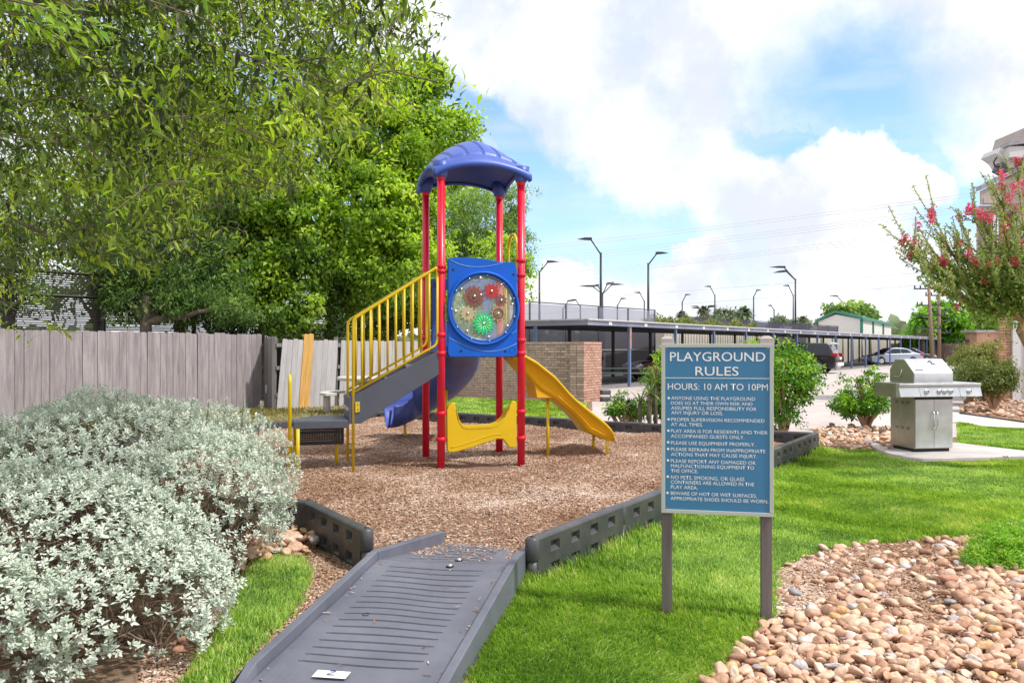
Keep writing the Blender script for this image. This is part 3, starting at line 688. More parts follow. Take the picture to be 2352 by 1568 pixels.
mb.build('sticker_small_print',M_inkg,ramp)

_rg=np.random.default_rng(77); _mb=[]; _T=[]; _R=[]
for k in range(260):
    if k<210: a=-.62*_rg.random()**.6; w=_rg.uniform(.2,RW-.25)
    else: a=_rg.uniform(0,1.6); w=_rg.choice([_rg.uniform(.065,.12),_rg.uniform(RW-.12,RW-.065),_rg.uniform(.1,.85)],p=[.35,.35,.3])
    p=RP(a,w,rz(a)+.008); th=_rg.uniform(0,3.14); L_=_rg.uniform(.006,.02); d_=Vector((math.cos(th),math.sin(th),_rg.normal(0,.12)))*L_; s2=Vector((-math.sin(th),math.cos(th),0))*_rg.uniform(.0015,.004); b0=len(_mb)
    _mb+= [p-d_-s2,p-d_+s2,p+d_+s2,p+d_-s2]; _T+=[[b0,b0+1,b0+2],[b0,b0+2,b0+3]]; _R+=[_rg.random()]*4
_o=link('chips_on_ramp',np_mesh('chips_on_ramp',_mb,_T,_R),M_chip,None,(.05,4.93,0)); tag(_o,'stray wood chips lying on the ramp surface','wood chips',kind='stuff')

for _pl,_n,_nm in ((BED,30000,'bed_grit'),(BED4,1500,'patch_grit')):
    tag(link(_nm, chips(_n, _pl, lambda x, y: 0*x+.016, .006, .022, _nm, np.random.default_rng(12)), M_chip), 'fine bark grit between the stones of the %s'%('rock bed' if _n>9000 else 'cobble patch'), 'grit', kind='stuff')
# ================================================================== PLAY STRUCTURE
S_=.952
play=thing('play_structure','red, blue and yellow climbing tower with blue domed roof, stairs and two slides','play structure',(-.806,9.15,0),math.atan2(.284,.959))
def LP(u,v): # local -> world xy
    return (-.806+.959*u-.284*v, 9.15+.284*u+.959*v)
clampz={(0,0):(2.415,2.36,1.64,1.43,.75,.456),(1,0):(2.51,2.34,1.58,1.43,.75,.44),(0,1):(2.36,1.62,1.42),(1,1):(2.45,1.6,1.43)}
for (i,j),zs in clampz.items():
    mb=MB(); x,y=LP(i*S_,j*S_); zb=float(mulch_h(x,y))-.05
    mb.tube([(i*S_,j*S_,zb),(i*S_,j*S_,3.40)],.0445,20)
    mb.lathe([(.0445,3.385),(.0475,3.39),(.0475,3.40),(.054,3.425),(.054,3.44),(.0445,3.44)],(i*S_,j*S_,0),20)
    po=mb.build('corner_post',M_red,play)
    for z in zs:
        mb=MB(); mb.lathe([(.046,z-.022),(.054,z-.020),(.058,z-.010),(.058,z+.010),(.054,z+.02),(.046,z+.022)],(i*S_,j*S_,0),22)
        sx=1 if i==0 else -1
        for a in (0,math.pi):
            M=Matrix.Rotation(R(90),3,'Y'); cx=i*S_+.058*math.cos(a); mb.lathe([(.012,-.012),(.012,-.004)],(cx,j*S_-.01,z),8,M)
        if z<1 and j==0: mb.tube([(i*S_+sx*.05,0,z),(i*S_+sx*.09,0,z)],.014,8)
        if z in (2.36,2.34) and j==0: mb.tube([(i*S_+sx*.05,0,z),(i*S_+sx*.10,0,z)],.014,8)
        mb.build('clamp',M_red,po)
# roof
def roofz(a,b):
    a_=min(abs(a),1);b_=min(abs(b),1)
    z=3.525+.115*((1-a_*a_)+(1-b_*b_))+.205*(1-a_**1.5)*(1-b_**1.7)
    return z
half=.565; NR=150; mb=MB(); top=[];
def relief(a,b):
    # raised panels between curved grooves on the front and back slopes
    t=(abs(b)-.14)/.72
    if t<0 or t>1 or abs(a)>.93: return 0
    g=1.0
    for k in range(-2,3):
        ac=k*.34+.02+(.13*(1-t)**1.5)*(-1)
        g=min(g, max(0,min(1,(abs(a-ac)-.028)/.014)))
    e=min(1,t/.04,(1-t)/.04,(.93-abs(a))/.03); 
    # flat between the outermost grooves and the hips
    return .024*g*max(0,e)
for j in range(NR+1):
    for i in range(NR+1):
        a=-1+2*i/NR; b=-1+2*j/NR; 
        z=roofz(a,b)+relief(a,b); ed=1-max(abs(a),abs(b))
        if ed<.06: z-=.010*(1-ed/.06)**2
        top.append((S_/2+a*half,S_/2+b*half,z))
n1=NR+1; fs=[(j*n1+i,j*n1+i+1,(j+1)*n1+i+1,(j+1)*n1+i) for j in range(NR) for i in range(NR)]
mb.add(top,fs,True)
un=[]; NU=36
for j in range(NU+1):
    for i in range(NU+1):
        a=-1+2*i/NU; b=-1+2*j/NU; un.append((S_/2+a*(half-.03),S_/2+b*(half-.03),roofz(a,b)-.035))
n2=NU+1; mb.add(un,[(j*n2+i,(j+1)*n2+i,(j+1)*n2+i+1,j*n2+i+1) for j in range(NU) for i in range(NU)],True)
# rim: rolls down and under
loop=[]; m_=60
for k in range(m_): loop.append((-1+2*k/m_,-1))
for k in range(m_): loop.append((1,-1+2*k/m_))
for k in range(m_): loop.append((1-2*k/m_,1))
for k in range(m_): loop.append((-1,1-2*k/m_))
ring=[]
for a,b in loop:
    z=roofz(a,b)-.010; cr=(abs(a)*abs(b))**6
    ring.append([(S_/2+a*half,S_/2+b*half,z),(S_/2+a*(half+.012),S_/2+b*(half+.012),z-.02),(S_/2+a*(half+.012),S_/2+b*(half+.012),z-.055-.03*cr),(S_/2+a*(half-.012),S_/2+b*(half-.012),z-.07-.03*cr),(S_/2+a*(half-.035),S_/2+b*(half-.035),z-.05-.03*cr)])
nl=len(ring); vs=[p for r in ring for p in r]; fs=[]
for k in range(nl):
    for q in range(4): fs.append((k*5+q,((k+1)%nl)*5+q,((k+1)%nl)*5+q+1,k*5+q+1))
me=mb.mesh('roof'); me.materials.append(M_roof); roof=link('roof',me,None,play)
mb=MB(); mb.add(vs,fs,True); mb.build('roof_rim',pmat('rim_blue_plastic',(.045,.11,.50),.38,var=.08,scale=4),roof)
for (i,j) in clampz:
    mb=MB(); mb.lathe([(.062,3.425),(.066,3.44),(.085,3.50),(.10,3.60)],(i*S_,j*S_,0),20); mb.build('corner_sleeve',M_roof,roof)
    if False:
        mb=MB(); x=S_/2+(i*2-1)*(half-.07); mb.sphere((x,S_/2-(half-.055),3.50),.062,14,8,(1,1,.95)); mb.build('corner_boss',M_roof,roof)
# rear left skirt leg
mb=MB(); mb.prism([(-.10,3.43),(.055,3.43),(.07,3.50),(.085,3.60),(-.085,3.60),(-.10,3.52)],S_-.06,S_+.09,'y'); mb.build('corner_skirt',M_roof,roof,bevel=.02,seg=3)
# deck
mb=MB(); mb.box((.0,.0,1.385),(S_,S_,1.455)); mb.build('deck',M_steel,play,bevel=.01)
# gear panel
pn=None
def outline(k):
    pts=[(.075,1.415),(.10,1.392),(.865,1.392),(.888,1.415),(.888,2.40),(.872,2.46),(.835,2.487),(.72,2.480),(.60,2.497),(.48,2.512),(.30,2.522),(.12,2.515),(.085,2.505),(.075,2.48)]
    return pts
cxp,czp,ri=.485,1.945,.372
def plate_with_hole(pts,c,r,y0,y1,n=96):
    mb=MB(); 
    def ray(a):
        d=(math.cos(a),math.sin(a)); best=None
        for k in range(len(pts)):
            (x1,z1),(x2,z2)=pts[k],pts[(k+1)%len(pts)]; ex,ez=x2-x1,z2-z1
            den=d[0]*ez-d[1]*ex
            if abs(den)<1e-9: continue
            t=((x1-c[0])*ez-(z1-c[1])*ex)/den; s=((x1-c[0])*d[1]-(z1-c[1])*d[0])/den
            if t>0 and -1e-6<=s<=1+1e-6 and (best is None or t<best): best=t
        return (c[0]+d[0]*best,c[1]+d[1]*best)
    angs=sorted([2*math.pi*k/n for k in range(n)]+[math.atan2(z-c[1],x-c[0])%(2*math.pi) for x,z in pts])
    O=[ray(a) for a in angs]; I=[(c[0]+r*math.cos(a),c[1]+r*math.sin(a)) for a in angs]; n=len(angs)
    vs=[(x,y0,z) for x,z in O]+[(x,y0,z) for x,z in I]+[(x,y1,z) for x,z in O]+[(x,y1,z) for x,z in I]; fs=[]
    for k in range(n):
        j=(k+1)%n; fs += [(k,j,n+j,n+k),(2*n+k,3*n+k,3*n+j,2*n+j),(k,2*n+k,2*n+j,j),(n+k,n+j,3*n+j,3*n+k)]
    mb.add(vs,fs); return mb
mb=plate_with_hole(outline(0),(cxp,czp),.392,-.045,.015)
gp=mb.build('gear_panel',M_blue,play,bevel=.012,seg=3)
RY=Matrix.Rotation(R(90),3,'X') # z axis -> -y
def ylathe(mb,prof,x,z,y=0,n=40,smooth=True,cap=True): mb.lathe(prof,(x,y,z),n,RY,smooth,cap)
mb=MB(); ylathe(mb,[(.390,.046),(.394,.074),(.402,.082),(.414,.082),(.424,.076),(.428,.060),(.428,.040)],cxp,czp,0,72,True,False); mb.build('window_ring',M_blue,gp)
mb=MB()
pr=[(.356,.052),(.392,.052),(.392,.06),(.356,.06)]
for k in range(2): pass
ylathe(mb,[(.356,.046),(.356,.060),(.372,.058),(.393,.056),(.393,.046)],cxp,czp,0,72,True,False); mb.build('inner_ring',pmat('grey_blue_plastic',(.09,.17,.38),.35,var=.05),gp)
M_win=glassy('hazy_clear_plastic',(.62,.68,.62),.15,.2)
mb=MB(); ylathe(mb,[(.36,.044),(.36,.050)],cxp,czp,0,64); mb.build('clear_window',M_win,gp)
mb=MB(); ylathe(mb,[(.36,-.004),(.36,.0)],cxp,czp,0,64); mb.build('rear_window',M_win,gp)
def gear(x,z,r,n,y0,m,rot=0,spokes=0,lines=0,hub=M_chrome):
    mb=MB(); pts=[]
    for k in range(n):
        a=rot+2*math.pi*k/n; w=2*math.pi/n
        for f,rr in ((-.30,.78),(-.20,.84),(-.14,1),(.14,1),(.20,.84),(.30,.78)): pts.append((x+r*rr*math.cos(a+f*w),z+r*rr*math.sin(a+f*w)))
    mb.prism(pts,y0,y0+.008,'y'); g_=mb.build('gear',m,gp)
    mb=MB(); ylathe(mb,[(.017,-y0),(.016,-y0+.008),(.010,-y0+.014),(.0001,-y0+.016)],x,z,0,14); mb.build('gear_bolt',hub,g_)
    if spokes:
        mb=MB()
        for k in range(spokes):
            a=2*math.pi*k/spokes+.13
            mb.tube([(x+.028*math.cos(a),y0-.003,z+.028*math.sin(a)),(x+r*.5*math.cos(a),y0-.003,z+r*.5*math.sin(a)),(x+r*.66*math.cos(a),y0-.003,z+r*.66*math.sin(a))],[.002,.004,.0055],6)
        mb.build('gear_spokes',pmat('pale_green_plastic',(.55,.85,.55),.5),g_)
    if lines:
        for rr in lines:
            mb=MB(); mb.tube([(x+rr*math.cos(a),y0-.002,z+rr*math.sin(a)) for a in np.linspace(0,2*math.pi,30)[:-1]],.0028,5,closed=True); mb.build('gear_line',pmat('dark_brown_plastic',(.10,.05,.03),.5),g_)
# (photo zoom px -> panel plane)
def gxz(zx,zy): return cxp+(zx-765)/402*.358, czp-(zy-765)/437*.358
Mg1=pmat('dusky_red_plastic',(.26,.085,.07),.5); Mg2=pmat('brick_red_plastic',(.46,.035,.035),.5); Mg3=pmat('brown_plastic',(.21,.09,.075),.5); Mg4=pmat('tan_plastic',(.42,.29,.16),.5); Mg5=pmat('pale_tan_plastic',(.50,.42,.26),.5)
M_gg=pmat('bright_green_plastic',(.004,.62,.20),.4)
x,z=gxz(638,600); gear(x,z,.128,13,-.062,Mg1,.1); gear(x,z,.075,11,-.068,Mg3,.2)
x,z=gxz(870,525); gear(x,z,.094,11,-.060,Mg2,.15)
x,z=gxz(997,650); gear(x,z,.072,9,-.066,Mg3,.3)
x,z=gxz(960,835); gear(x,z,.096,11,-.061,Mg4,.05,lines=(.034,.052,.058))
x,z=gxz(555,840); gear(x,z,.090,11,-.060,Mg5,.3)
x,z=gxz(762,978); gear(x,z,.130,15,-.069,M_gg,.0,spokes=14)
for k in range(11):
    a=2*math.pi*k/11+.32; mb=MB(); ylathe(mb,[(.011,.06),(.010,.071),(.0001,.074)],cxp+.379*math.cos(a),czp+.379*math.sin(a),0,10); mb.build('ring_rivet',M_chrome,gp)
for zx,zy in ((718,345),(1000,430),(1150,705),(1082,1010),(832,1165),(545,1085),(395,812),(470,500),(728,578)):
    x,z=gxz(zx,zy); mb=MB(); ylathe(mb,[(.018,.048),(.017,.062),(.011,.069),(.0001,.071)],x,z,0,12); mb.build('window_bolt',M_chrome,gp)
for x,z in ((.13,2.375),(.845,2.34),(.22,1.455),(.745,1.452)):
    mb=MB(); ylathe(mb,[(.015,.044),(.015,.047)],x,z,0,14); mb.build('panel_hole',M_dark,gp)
def ridge(pts):
    mb=MB(); mb.tube([(x,-.0455,z) for x,z in pts],.0045,6); mb.build('moulded_ridge',pmat('highlight_blue_plastic',(.16,.33,.72),.4),gp)  # lighter blue paints in the highlight the ridges catch
def cubic(p0,p1,p2,p3,n=18): return [tuple((1-t)**3*a+3*(1-t)**2*t*b+3*(1-t)*t*t*c+t**3*d for a,b,c,d in zip(p0,p1,p2,p3)) for t in np.linspace(0,1,n)]
ridge(cubic((.10,2.49),(.25,2.39),(.50,2.40),(.72,2.475)))
ridge(cubic((.078,1.605),(.30,1.50),(.55,1.35),(.885,1.545)))
ridge(cubic((.82,1.655),(.84,1.66),(.86,1.68),(.885,1.69),8))
mb=MB(); mb.tube([(.83+.035*math.cos(a),-.0455,1.465+.035*math.sin(a)) for a in np.linspace(0,2*math.pi,25)[:-1]],.003,5,closed=True); mb.build('moulded_ridge',M_blue,gp)
# yellow counter panel
left=[(.065,.33),(.06,.79),(.085,.84),(.125,.872),(.155,.872),(.165,.80),(.19,.68),(.235,.61),(.30,.592)]
right=[(.60,.598),(.68,.625),(.745,.68),(.79,.76),(.805,.83),(.835,.872),(.87,.875),(.888,.85),(.888,.345),(.87,.33),(.80,.335),(.765,.385),(.725,.435),(.66,.44),(.52,.40),(.35,.35),(.16,.305),(.085,.305)]
mb=MB(); mb.prism(left+right,-.035,.025,'y'); cp=mb.build('counter_panel',M_yelp,play,bevel=.016,seg=3)
mb=MB(); mb.tube([(x,-.036,z) for x,z in cubic((.10,.36),(.35,.40),(.60,.52),(.70,.49))],.004,5); mb.build('moulded_ridge',M_yelp,cp)
# counter top ledge
mb=MB(); pts=[(.17,.80),(.20,.68),(.245,.615),(.31,.597),(.595,.603),(.675,.63),(.74,.685),(.79,.78)]
for k in range(len(pts)-1):
    (x0,z0),(x1,z1)=pts[k],pts[k+1]; mb.add([(x0,-.04,z0),(x1,-.04,z1),(x1,.13,z1),(x0,.13,z0),(x0,-.04,z0-.03),(x1,-.04,z1-.03),(x1,.13,z1-.03),(x0,.13,z0-.03)],[(0,1,2,3),(4,7,6,5),(0,4,5,1),(3,2,6,7)])
mb.build('counter_ledge',M_yelp,cp)
# stairs
stair=MB()
prof=[(0,1.47),(0,1.203),(-.72,.668+.0),(-1.0,.668),(-1.0,.955)]
prof=[(-.015,1.47),(-.015,1.20),(-.90,.66),(-1.005,.66),(-1.005,.958)]
for v in (.0,.66):
    mb=MB(); mb.prism(prof,v-.012 if v else -.03,v+.012 if v else -.006,'y'); st=mb.build('stair_stringer',M_steel,play,bevel=.004)
for k in range(4):
    z=1.43-.155*(k+1)+.02; u_=-.06-.245*k
    mb=MB(); mb.box((u_-.25,.0,z-.035),(u_,.65,z)); 
    tr=mb.build('stair_tread',M_tread,play,bevel=.004)
    mb=MB(); mb.box((u_-.252,-.004,z-.03),(u_-.235,.654,z+.004)); mb.build('tread_nosing',M_conc,tr)
mb=MB(); mb.box((-1.03,-.03,.66),(-1.006,.67,.95)); mb.build('stair_end_plate',M_steel,play,bevel=.004)
for vi,v in enumerate((-.018,.66)):
    mb=MB(); zt0,zt1=1.83,2.395; zl0,zl1=1.00,1.545; u_a,u_b=-.985,-.045
    base=(.02 if vi==0 else .90)
    x,y=LP(-.985,v)
    path_=[(u_a,v,float(mulch_h(x,y))-.03),(u_a,v,zt0-.07),(u_a+.008,v,zt0-.035),(u_a+.035,v,zt0-.0),(u_b-.03,v,zt1-.01),(u_b-.0,v,zt1+.005)]
    if vi: pass
    mb.tube(path_,.0165,10); gr_=mb.build('guard_rail',M_yel,play)
    mb=MB(); mb.tube([(u_a,v,zl0),(u_b-.03,v,zl1-.03),(u_b-.01,v,zl1),(u_b,v,zl1+.05),(u_b,v,zt1)],.0145,10); mb.build('lower_rail',M_yel,gr_)
    for k in range(1,10):
        uu=-.985+.094*k; f=(uu-u_a)/(u_b-u_a); mb=MB(); mb.tube([(uu,v,zl0+(zl1-zl0)*f),(uu,v,zt0+(zt1-zt0)*f)],.0125,8); mb.build('baluster',M_yel,gr_)
mb=MB(); mb.prism([(-.965,.78),(-.915,.79),(-.915,.90),(-.965,.90)],-.042,-.033,'y'); br=mb.build('bracket',M_yel,play,bevel=.003)
for z in (.82,.875):
    mb=MB(); ylathe(mb,[(.009,.042),(.008,.048)],-.93,z,0,8); mb.build('bolt',M_chrome,br)
# transfer platform
mb=MB(); mb.prism([(-1.62,-.03),(-1.035,-.03),(-1.035,.66),(-1.40,.66),(-1.62,.30)],.615,.70,'z'); tp=mb.build('transfer_platform',M_steel,play,bevel=.008)
mb=MB()
for k in range(26): mb.box((-1.605+.0215*k,-.02,.701),(-1.593+.0215*k,.64 if k>9 else .30,.706))
mb.build('tread_ribs',M_tread,tp)
# perforated panel (real holes)
mb=MB(); 
def perf(mb,u0,u1,z0,z1,v,nx,nz,skip=()):
    dx=(u1-u0)/nx; dz=(z1-z0)/nz
    for i in range(nx):
        for j in range(nz):
            a,b,c,d=u0+i*dx,u0+(i+1)*dx,z0+j*dz,z0+(j+1)*dz; hx,hz=dx*.13,dz*.11; cx_,cz_=(a+b)/2,(c+d)/2
            if j in skip or i in (0,nx-1): mb.add([(a,v,c),(b,v,c),(b,v,d),(a,v,d)],[(0,1,2,3)]); continue
            mb.add([(a,v,c),(b,v,c),(b,v,d),(a,v,d),(cx_-hx,v,cz_-hz),(cx_+hx,v,cz_-hz),(cx_+hx,v,cz_+hz),(cx_-hx,v,cz_+hz)],[(0,1,5,4),(1,2,6,5),(2,3,7,6),(3,0,4,7)])
perf(mb,-1.60,-1.075,.435,.62,.10,20,8,(0,5,7)); mb.box((-1.60,.10,.425),(-1.075,.115,.435)); mb.build('perforated_panel',M_dark,tp)
for (u_,v,zt) in ((-1.575,-.045,.62),(-1.13,.42,.61),(-1.60,.36,.61)):
    x,y=LP(u_,v); mb=MB(); mb.tube([(u_,v,float(mulch_h(x,y))-.03),(u_,v,zt)],.021,12); mb.build('leg',M_yel,tp)
x,y=LP(-1.66,.1); zb=float(mulch_h(x,y))-.03
mb=MB(); mb.tube([(-1.655,.0,zb),(-1.655,.0,1.10)]+[(-1.655,.10-.10*math.cos(a),1.10+.09*math.sin(a)) for a in np.linspace(.3,2.84,7)]+[(-1.655,.20,1.10),(-1.655,.20,.80),(-1.655,.24,.70),(-1.655,.24,zb)],.0185,10); mb.build('grab_hoop',M_yel,play)
# entrance hoop of the yellow slide
mb=MB(); mb.tube([(.985,.28,1.44),(.985,.28,2.70)]+[(.985,.46-.18*math.cos(a),2.70+.18*math.sin(a)) for a in np.linspace(.25,2.9,9)]+[(.985,.64,2.70),(.985,.64,1.44)],.017,10); mb.build('safety_hoop',M_yel,play)
for v in (.17,.22,.72,.77):
    mb=MB(); mb.tube([(.975,v,1.46),(.975,v,2.30)],.012,8); mb.build('barrier_bar',M_yel,play)
mb=MB(); mb.tube([(.975,.10,2.30),(.975,.28,2.30)],.014,8); mb.tube([(.975,.64,2.30),(.975,.86,2.30)],.014,8); mb.build('barrier_rail',M_yel,play)
# ---- yellow slide
topz=[(.93,1.47),(1.08,1.40),(1.22,1.325),(1.35,1.225),(1.45,1.15),(1.55,1.045),(1.64,.945),(1.74,.85),(1.83,.78),(1.93,.705),(2.03,.63),(2.12,.56),(2.19,.49),(2.235,.42),(2.25,.345)]
botz=[(.93,1.36),(1.08,1.20),(1.22,1.05),(1.27,.99),(1.35,.94),(1.45,.885),(1.55,.81),(1.64,.74),(1.74,.665),(1.83,.57),(1.93,.44),(2.03,.40),(2.12,.365),(2.19,.335),(2.235,.32),(2.25,.315)]
def interp(tb,x):
    return float(np.interp(x,[a for a,_ in tb],[b for _,b in tb]))
us=np.linspace(.93,2.25,46); vn,vf=.235,.735
def scross(u_,bump=True):
    zt=interp(topz,u_); zb=interp(botz,u_); bed_=max(zb+.05,zt-.16); bf=0
    if bump:
        for bc,bw,bh in ((1.10,.05,.05),(1.47,.06,.07),(1.77,.06,.06),(1.97,.05,.06),(2.15,.06,.09)): bf=max(bf,bh*max(0,1-((u_-bc)/bw)**2)**.5)
    # near wall outside bottom -> near lip -> inside -> bed -> far wall
    return [(vn+.055,zb),(vn+.035,zb+.05),(vn+.02,zt-.045),(vn-.012,zt-.040),(vn-.016,zt-.004),(vn+.0,zt+.004),(vn+.035,zt),(vn+.055,bed_+.02),(vn+.10,bed_),(vf-.10,bed_),(vf-.055,bed_+.02),(vf-.035,zt+bf),(vf+.0,zt+.004+bf),(vf+.016,zt-.004+bf*.9),(vf+.012,zt-.04),(vf-.02,zt-.045),(vf-.035,zb+.05),(vf-.055,zb)]
mb=MB(); vs=[];nc=18
for u_ in us:
    for v,z in scross(u_): vs.append((u_,v,z))
fs=[(i*nc+k,(i+1)*nc+k,(i+1)*nc+(k+1)%nc,i*nc+(k+1)%nc) for i in range(len(us)-1) for k in range(nc)]
fs.append(tuple((len(us)-1)*nc+k for k in range(nc))); fs.append(tuple(range(nc-1,-1,-1)))
mb.add(vs,fs,True); me=mb.mesh('slide'); me.materials.append(M_yelp); me.materials.append(M_yelshade)
for p in me.polygons:
    zc=p.center
    zt=interp(topz,min(max(zc.x,.93),2.25))
    if zc.z<zt-.042 and (zc.y<vn+.06) : p.material_index=1  # near wall below the lip takes the painted shade colour
sl=link('slide',me,None,play)
mb=MB(); mb.prism([(1.20,1.10),(1.46,1.00),(1.46,.875),(1.24,.875)],vn+.06,vf-.06,'y'); mb.build('slide_foot_block',M_yelshade,sl,bevel=.015)
for q in (.30,.55,.8):
    mb=MB(); mb.tube([(u_,vn+.022+.01*q,interp(botz,u_)*(1-q)+(interp(topz,u_)-.05)*q) for u_ in np.linspace(1.5,2.18,20)],.006,5); mb.build('moulded_ridge',M_yelshade,sl)
for u_,v,zt in ((1.42,.40,.88),(2.17,.30,.36),(2.14,.68,.36)):
    x,y=LP(u_,v); mb=MB(); mb.tube([(u_,v,float(mulch_h(x,y))-.03),(u_,v,zt)],.0195,12); mb.build('leg',M_yel,sl)
# ---- blue curved slide at the back
ctr=[(.50,.98,1.43),(.52,1.25,1.40),(.57,1.65,1.20),(.59,2.05,.95),(.50,2.42,.73),(.30,2.68,.55),(.08,2.76,.43),(-.10,2.76,.37),(-.22,2.75,.36)]
def catmull(P,n=6):
    P=[Vector(p) for p in P]; P=[2*P[0]-P[1]]+P+[2*P[-1]-P[-2]]; o=[]
    for i in range(1,len(P)-2):
        for k in range(n):
            t=k/n; a,b,c,d=P[i-1],P[i],P[i+1],P[i+2]
            o.append(.5*((2*b)+(c-a)*t+(2*a-5*b+4*c-d)*t*t+(3*b-a-3*c+d)*t**3))
    o.append(P[-2]); return o
C=catmull(ctr,6); mb=MB(); vs=[]; angs=np.linspace(-1.0,1.0,13)
for i,p in enumerate(C):
    t=(C[min(i+1,len(C)-1)]-C[max(i-1,0)]); t.z=0; t.normalize(); s_=Vector((t.y,-t.x,0)) # right-hand side = outer wall
    f=i/(len(C)-1); prof_=[]
    for a in angs:
        w=.32*math.sin(a*math.pi/2*1.0); z=.33*(1-math.cos(a*math.pi/2))**1.0*(1.2 if a>0 else .9)
        prof_.append((w,z))
    inner=[p+s_*w+Vector((0,0,z)) for w,z in prof_]; outer=[p+s_*w*1.12+Vector((0,0,z-.035 if abs(w)<.28 else z-.015)) for w,z in prof_]
    rimr=p+s_*(prof_[-1][0]*1.16)+Vector((0,0,prof_[-1][1]+.02)); riml=p+s_*(prof_[0][0]*1.16)+Vector((0,0,prof_[0][1]+.02))
    vs += [riml]+inner+[rimr]+outer[::-1]
nc=28; fs=[(i*nc+k,(i+1)*nc+k,(i+1)*nc+(k+1)%nc,i*nc+(k+1)%nc) for i in range(len(C)-1) for k in range(nc)]
fs.append(tuple((len(C)-1)*nc+k for k in range(nc))); mb.add(vs,fs,True)
me=mb.mesh('spiral_slide'); me.materials.append(M_slideb); sp=link('spiral_slide',me,None,play)
mb=MB(); mb.tube([C[-1]+Vector((-.01,0,.28*abs(q)**2-.02))+Vector((0,-1,0))*.32*q*-1 for q in np.linspace(-1,1,13)],.018,8); mb.build('exit_lip',pmat('mid_blue_plastic',(.05,.12,.46),.4,var=.1),sp)
for u_,v in ((.02,2.74),(.50,2.1)):
    x,y=LP(u_,v); mb=MB(); mb.tube([(u_,v,.05),(u_,v,.47 if u_<.1 else .90)],.022,10); mb.build('leg',M_yel,sp)
# slide entrance wall
M_ent=pmat('mid_blue_plastic',(.05,.12,.46),.4,var=.1)
for a,b in ((.07,.26),(.72,.90)):
    mb=MB(); mb.prism([(a,1.44),(b,1.44),(b+(.02 if a<.5 else 0),1.7),(b-.03,1.95),(b,2.30),(a,2.33)],.93,.99,'y'); mb.build('entrance_panel',M_ent,play,bevel=.015)
mb=MB(); mb.prism([(.07,2.22),(.90,2.22),(.90,2.36),(.07,2.36)],.93,1.0,'y'); mb.build('entrance_panel',M_ent,play,bevel=.02)
mb=MB(); mb.tube([(.0,.96,2.24),(.1,.955,2.24)],.016,8); mb.build('clamp_arm',M_red,play)

# ================================================================== SIGN
SL=Vector(((1519-CX)/F*4.453,4.453,0)); SR=Vector(((1776.5-CX)/F*4.336,4.336,0)); sd=(SR-SL); SWd=sd.length
sign=thing('playground_sign','blue playground rules sign with white lettering on two brown-grey posts','sign',(SL.x,SL.y,0),math.atan2(sd.y,sd.x))
for x0,nm in ((.002,'l'),(SWd-.062,'r')):
    mb=MB(); mb.box((x0,.012,-.05),(x0+.058,.07,1.515)); po=mb.build('sign_post',M_postb,sign,bevel=.004)
    mb=MB(); c_=(x0+.029,.041); 
    mb.box((c_[0]-.036,c_[1]-.036,1.515),(c_[0]+.036,c_[1]+.036,1.545)); mb.add([(c_[0]-.036,c_[1]-.036,1.545),(c_[0]+.036,c_[1]-.036,1.545),(c_[0]+.036,c_[1]+.036,1.545),(c_[0]-.036,c_[1]+.036,1.545),(c_[0]-.016,c_[1]-.016,1.562),(c_[0]+.016,c_[1]-.016,1.562),(c_[0]+.016,c_[1]+.016,1.562),(c_[0]-.016,c_[1]+.016,1.562)],[(0,1,5,4),(1,2,6,5),(2,3,7,6),(3,0,4,7),(4,5,6,7)])
    mb.build('post_cap',M_cap,po,bevel=.003)
zt_,zb_=1.519,.588
mb=MB(); mb.box((0,-.006,zb_),(SWd,.008,zt_)); 
fr=.021; sp_=MB()
for a,b in (((0,zb_),(SWd,zb_+fr)),((0,zt_-fr),(SWd,zt_)),((0,zb_+fr),(fr,zt_-fr)),((SWd-fr,zb_+fr),(SWd,zt_-fr))): sp_.box((a[0],-.014,a[1]),(b[0],.010,b[1]))
sp_.build('sign_frame',M_frame,sign,bevel=.002)
mb=MB(); mb.box((fr,-.008,zb_+fr),(SWd-fr,.008,zt_-fr)); face=mb.build('sign_face',M_sign,sign)
M_text=pmat('white_lettering',(.82,.84,.84),.5,var=.01)
M_rule=pmat('pale_blue_rule',(.55,.66,.68),.5,var=.01)
# positions measured on the sign (zoom 5 px): x 318..895 -> 0..SWd, y from 65 (left) -> top
def sx_(zx,zy): t=(zy-65)/865; xl=318+t*12; xr=895+t*8; return (zx-xl)/(xr-xl)*SWd
def sz_(zx,zy): k=(zx-318)/577; yt=65-10*k; yb=925+13*k; return zt_-(zy-yt)/(yb-yt)*(zt_-zb_)
def text(s,x0,x1,zbase,h,name='lettering',bold=.0):
    cu=bpy.data.curves.new('t','FONT'); cu.body=s; cu.size=1; cu.offset=bold; cu.resolution_u=3; cu.extrude=.0
    o=bpy.data.objects.new('t',cu); col.objects.link(o); dg=bpy.context.evaluated_depsgraph_get(); me=bpy.data.meshes.new_from_object(o.evaluated_get(dg)); bpy.data.objects.remove(o)
    v=np.zeros(len(me.vertices)*3,np.float32); me.vertices.foreach_get('co',v); v=v.reshape(-1,3)
    lo,hi=v.min(0),v.max(0); caph=.729
    w=np.stack([x0+(v[:,0]-lo[0])/(hi[0]-lo[0])*(x1-x0), np.full(len(v),-.0095), zbase+v[:,1]/caph*h],1)
    me.vertices.foreach_set('co',w.astype(np.float32).ravel()); me.update(); me.materials.clear(); me.materials.append(M_text)
    for p in me.polygons:
        pass
    link(name,me,None,face); me.name=name
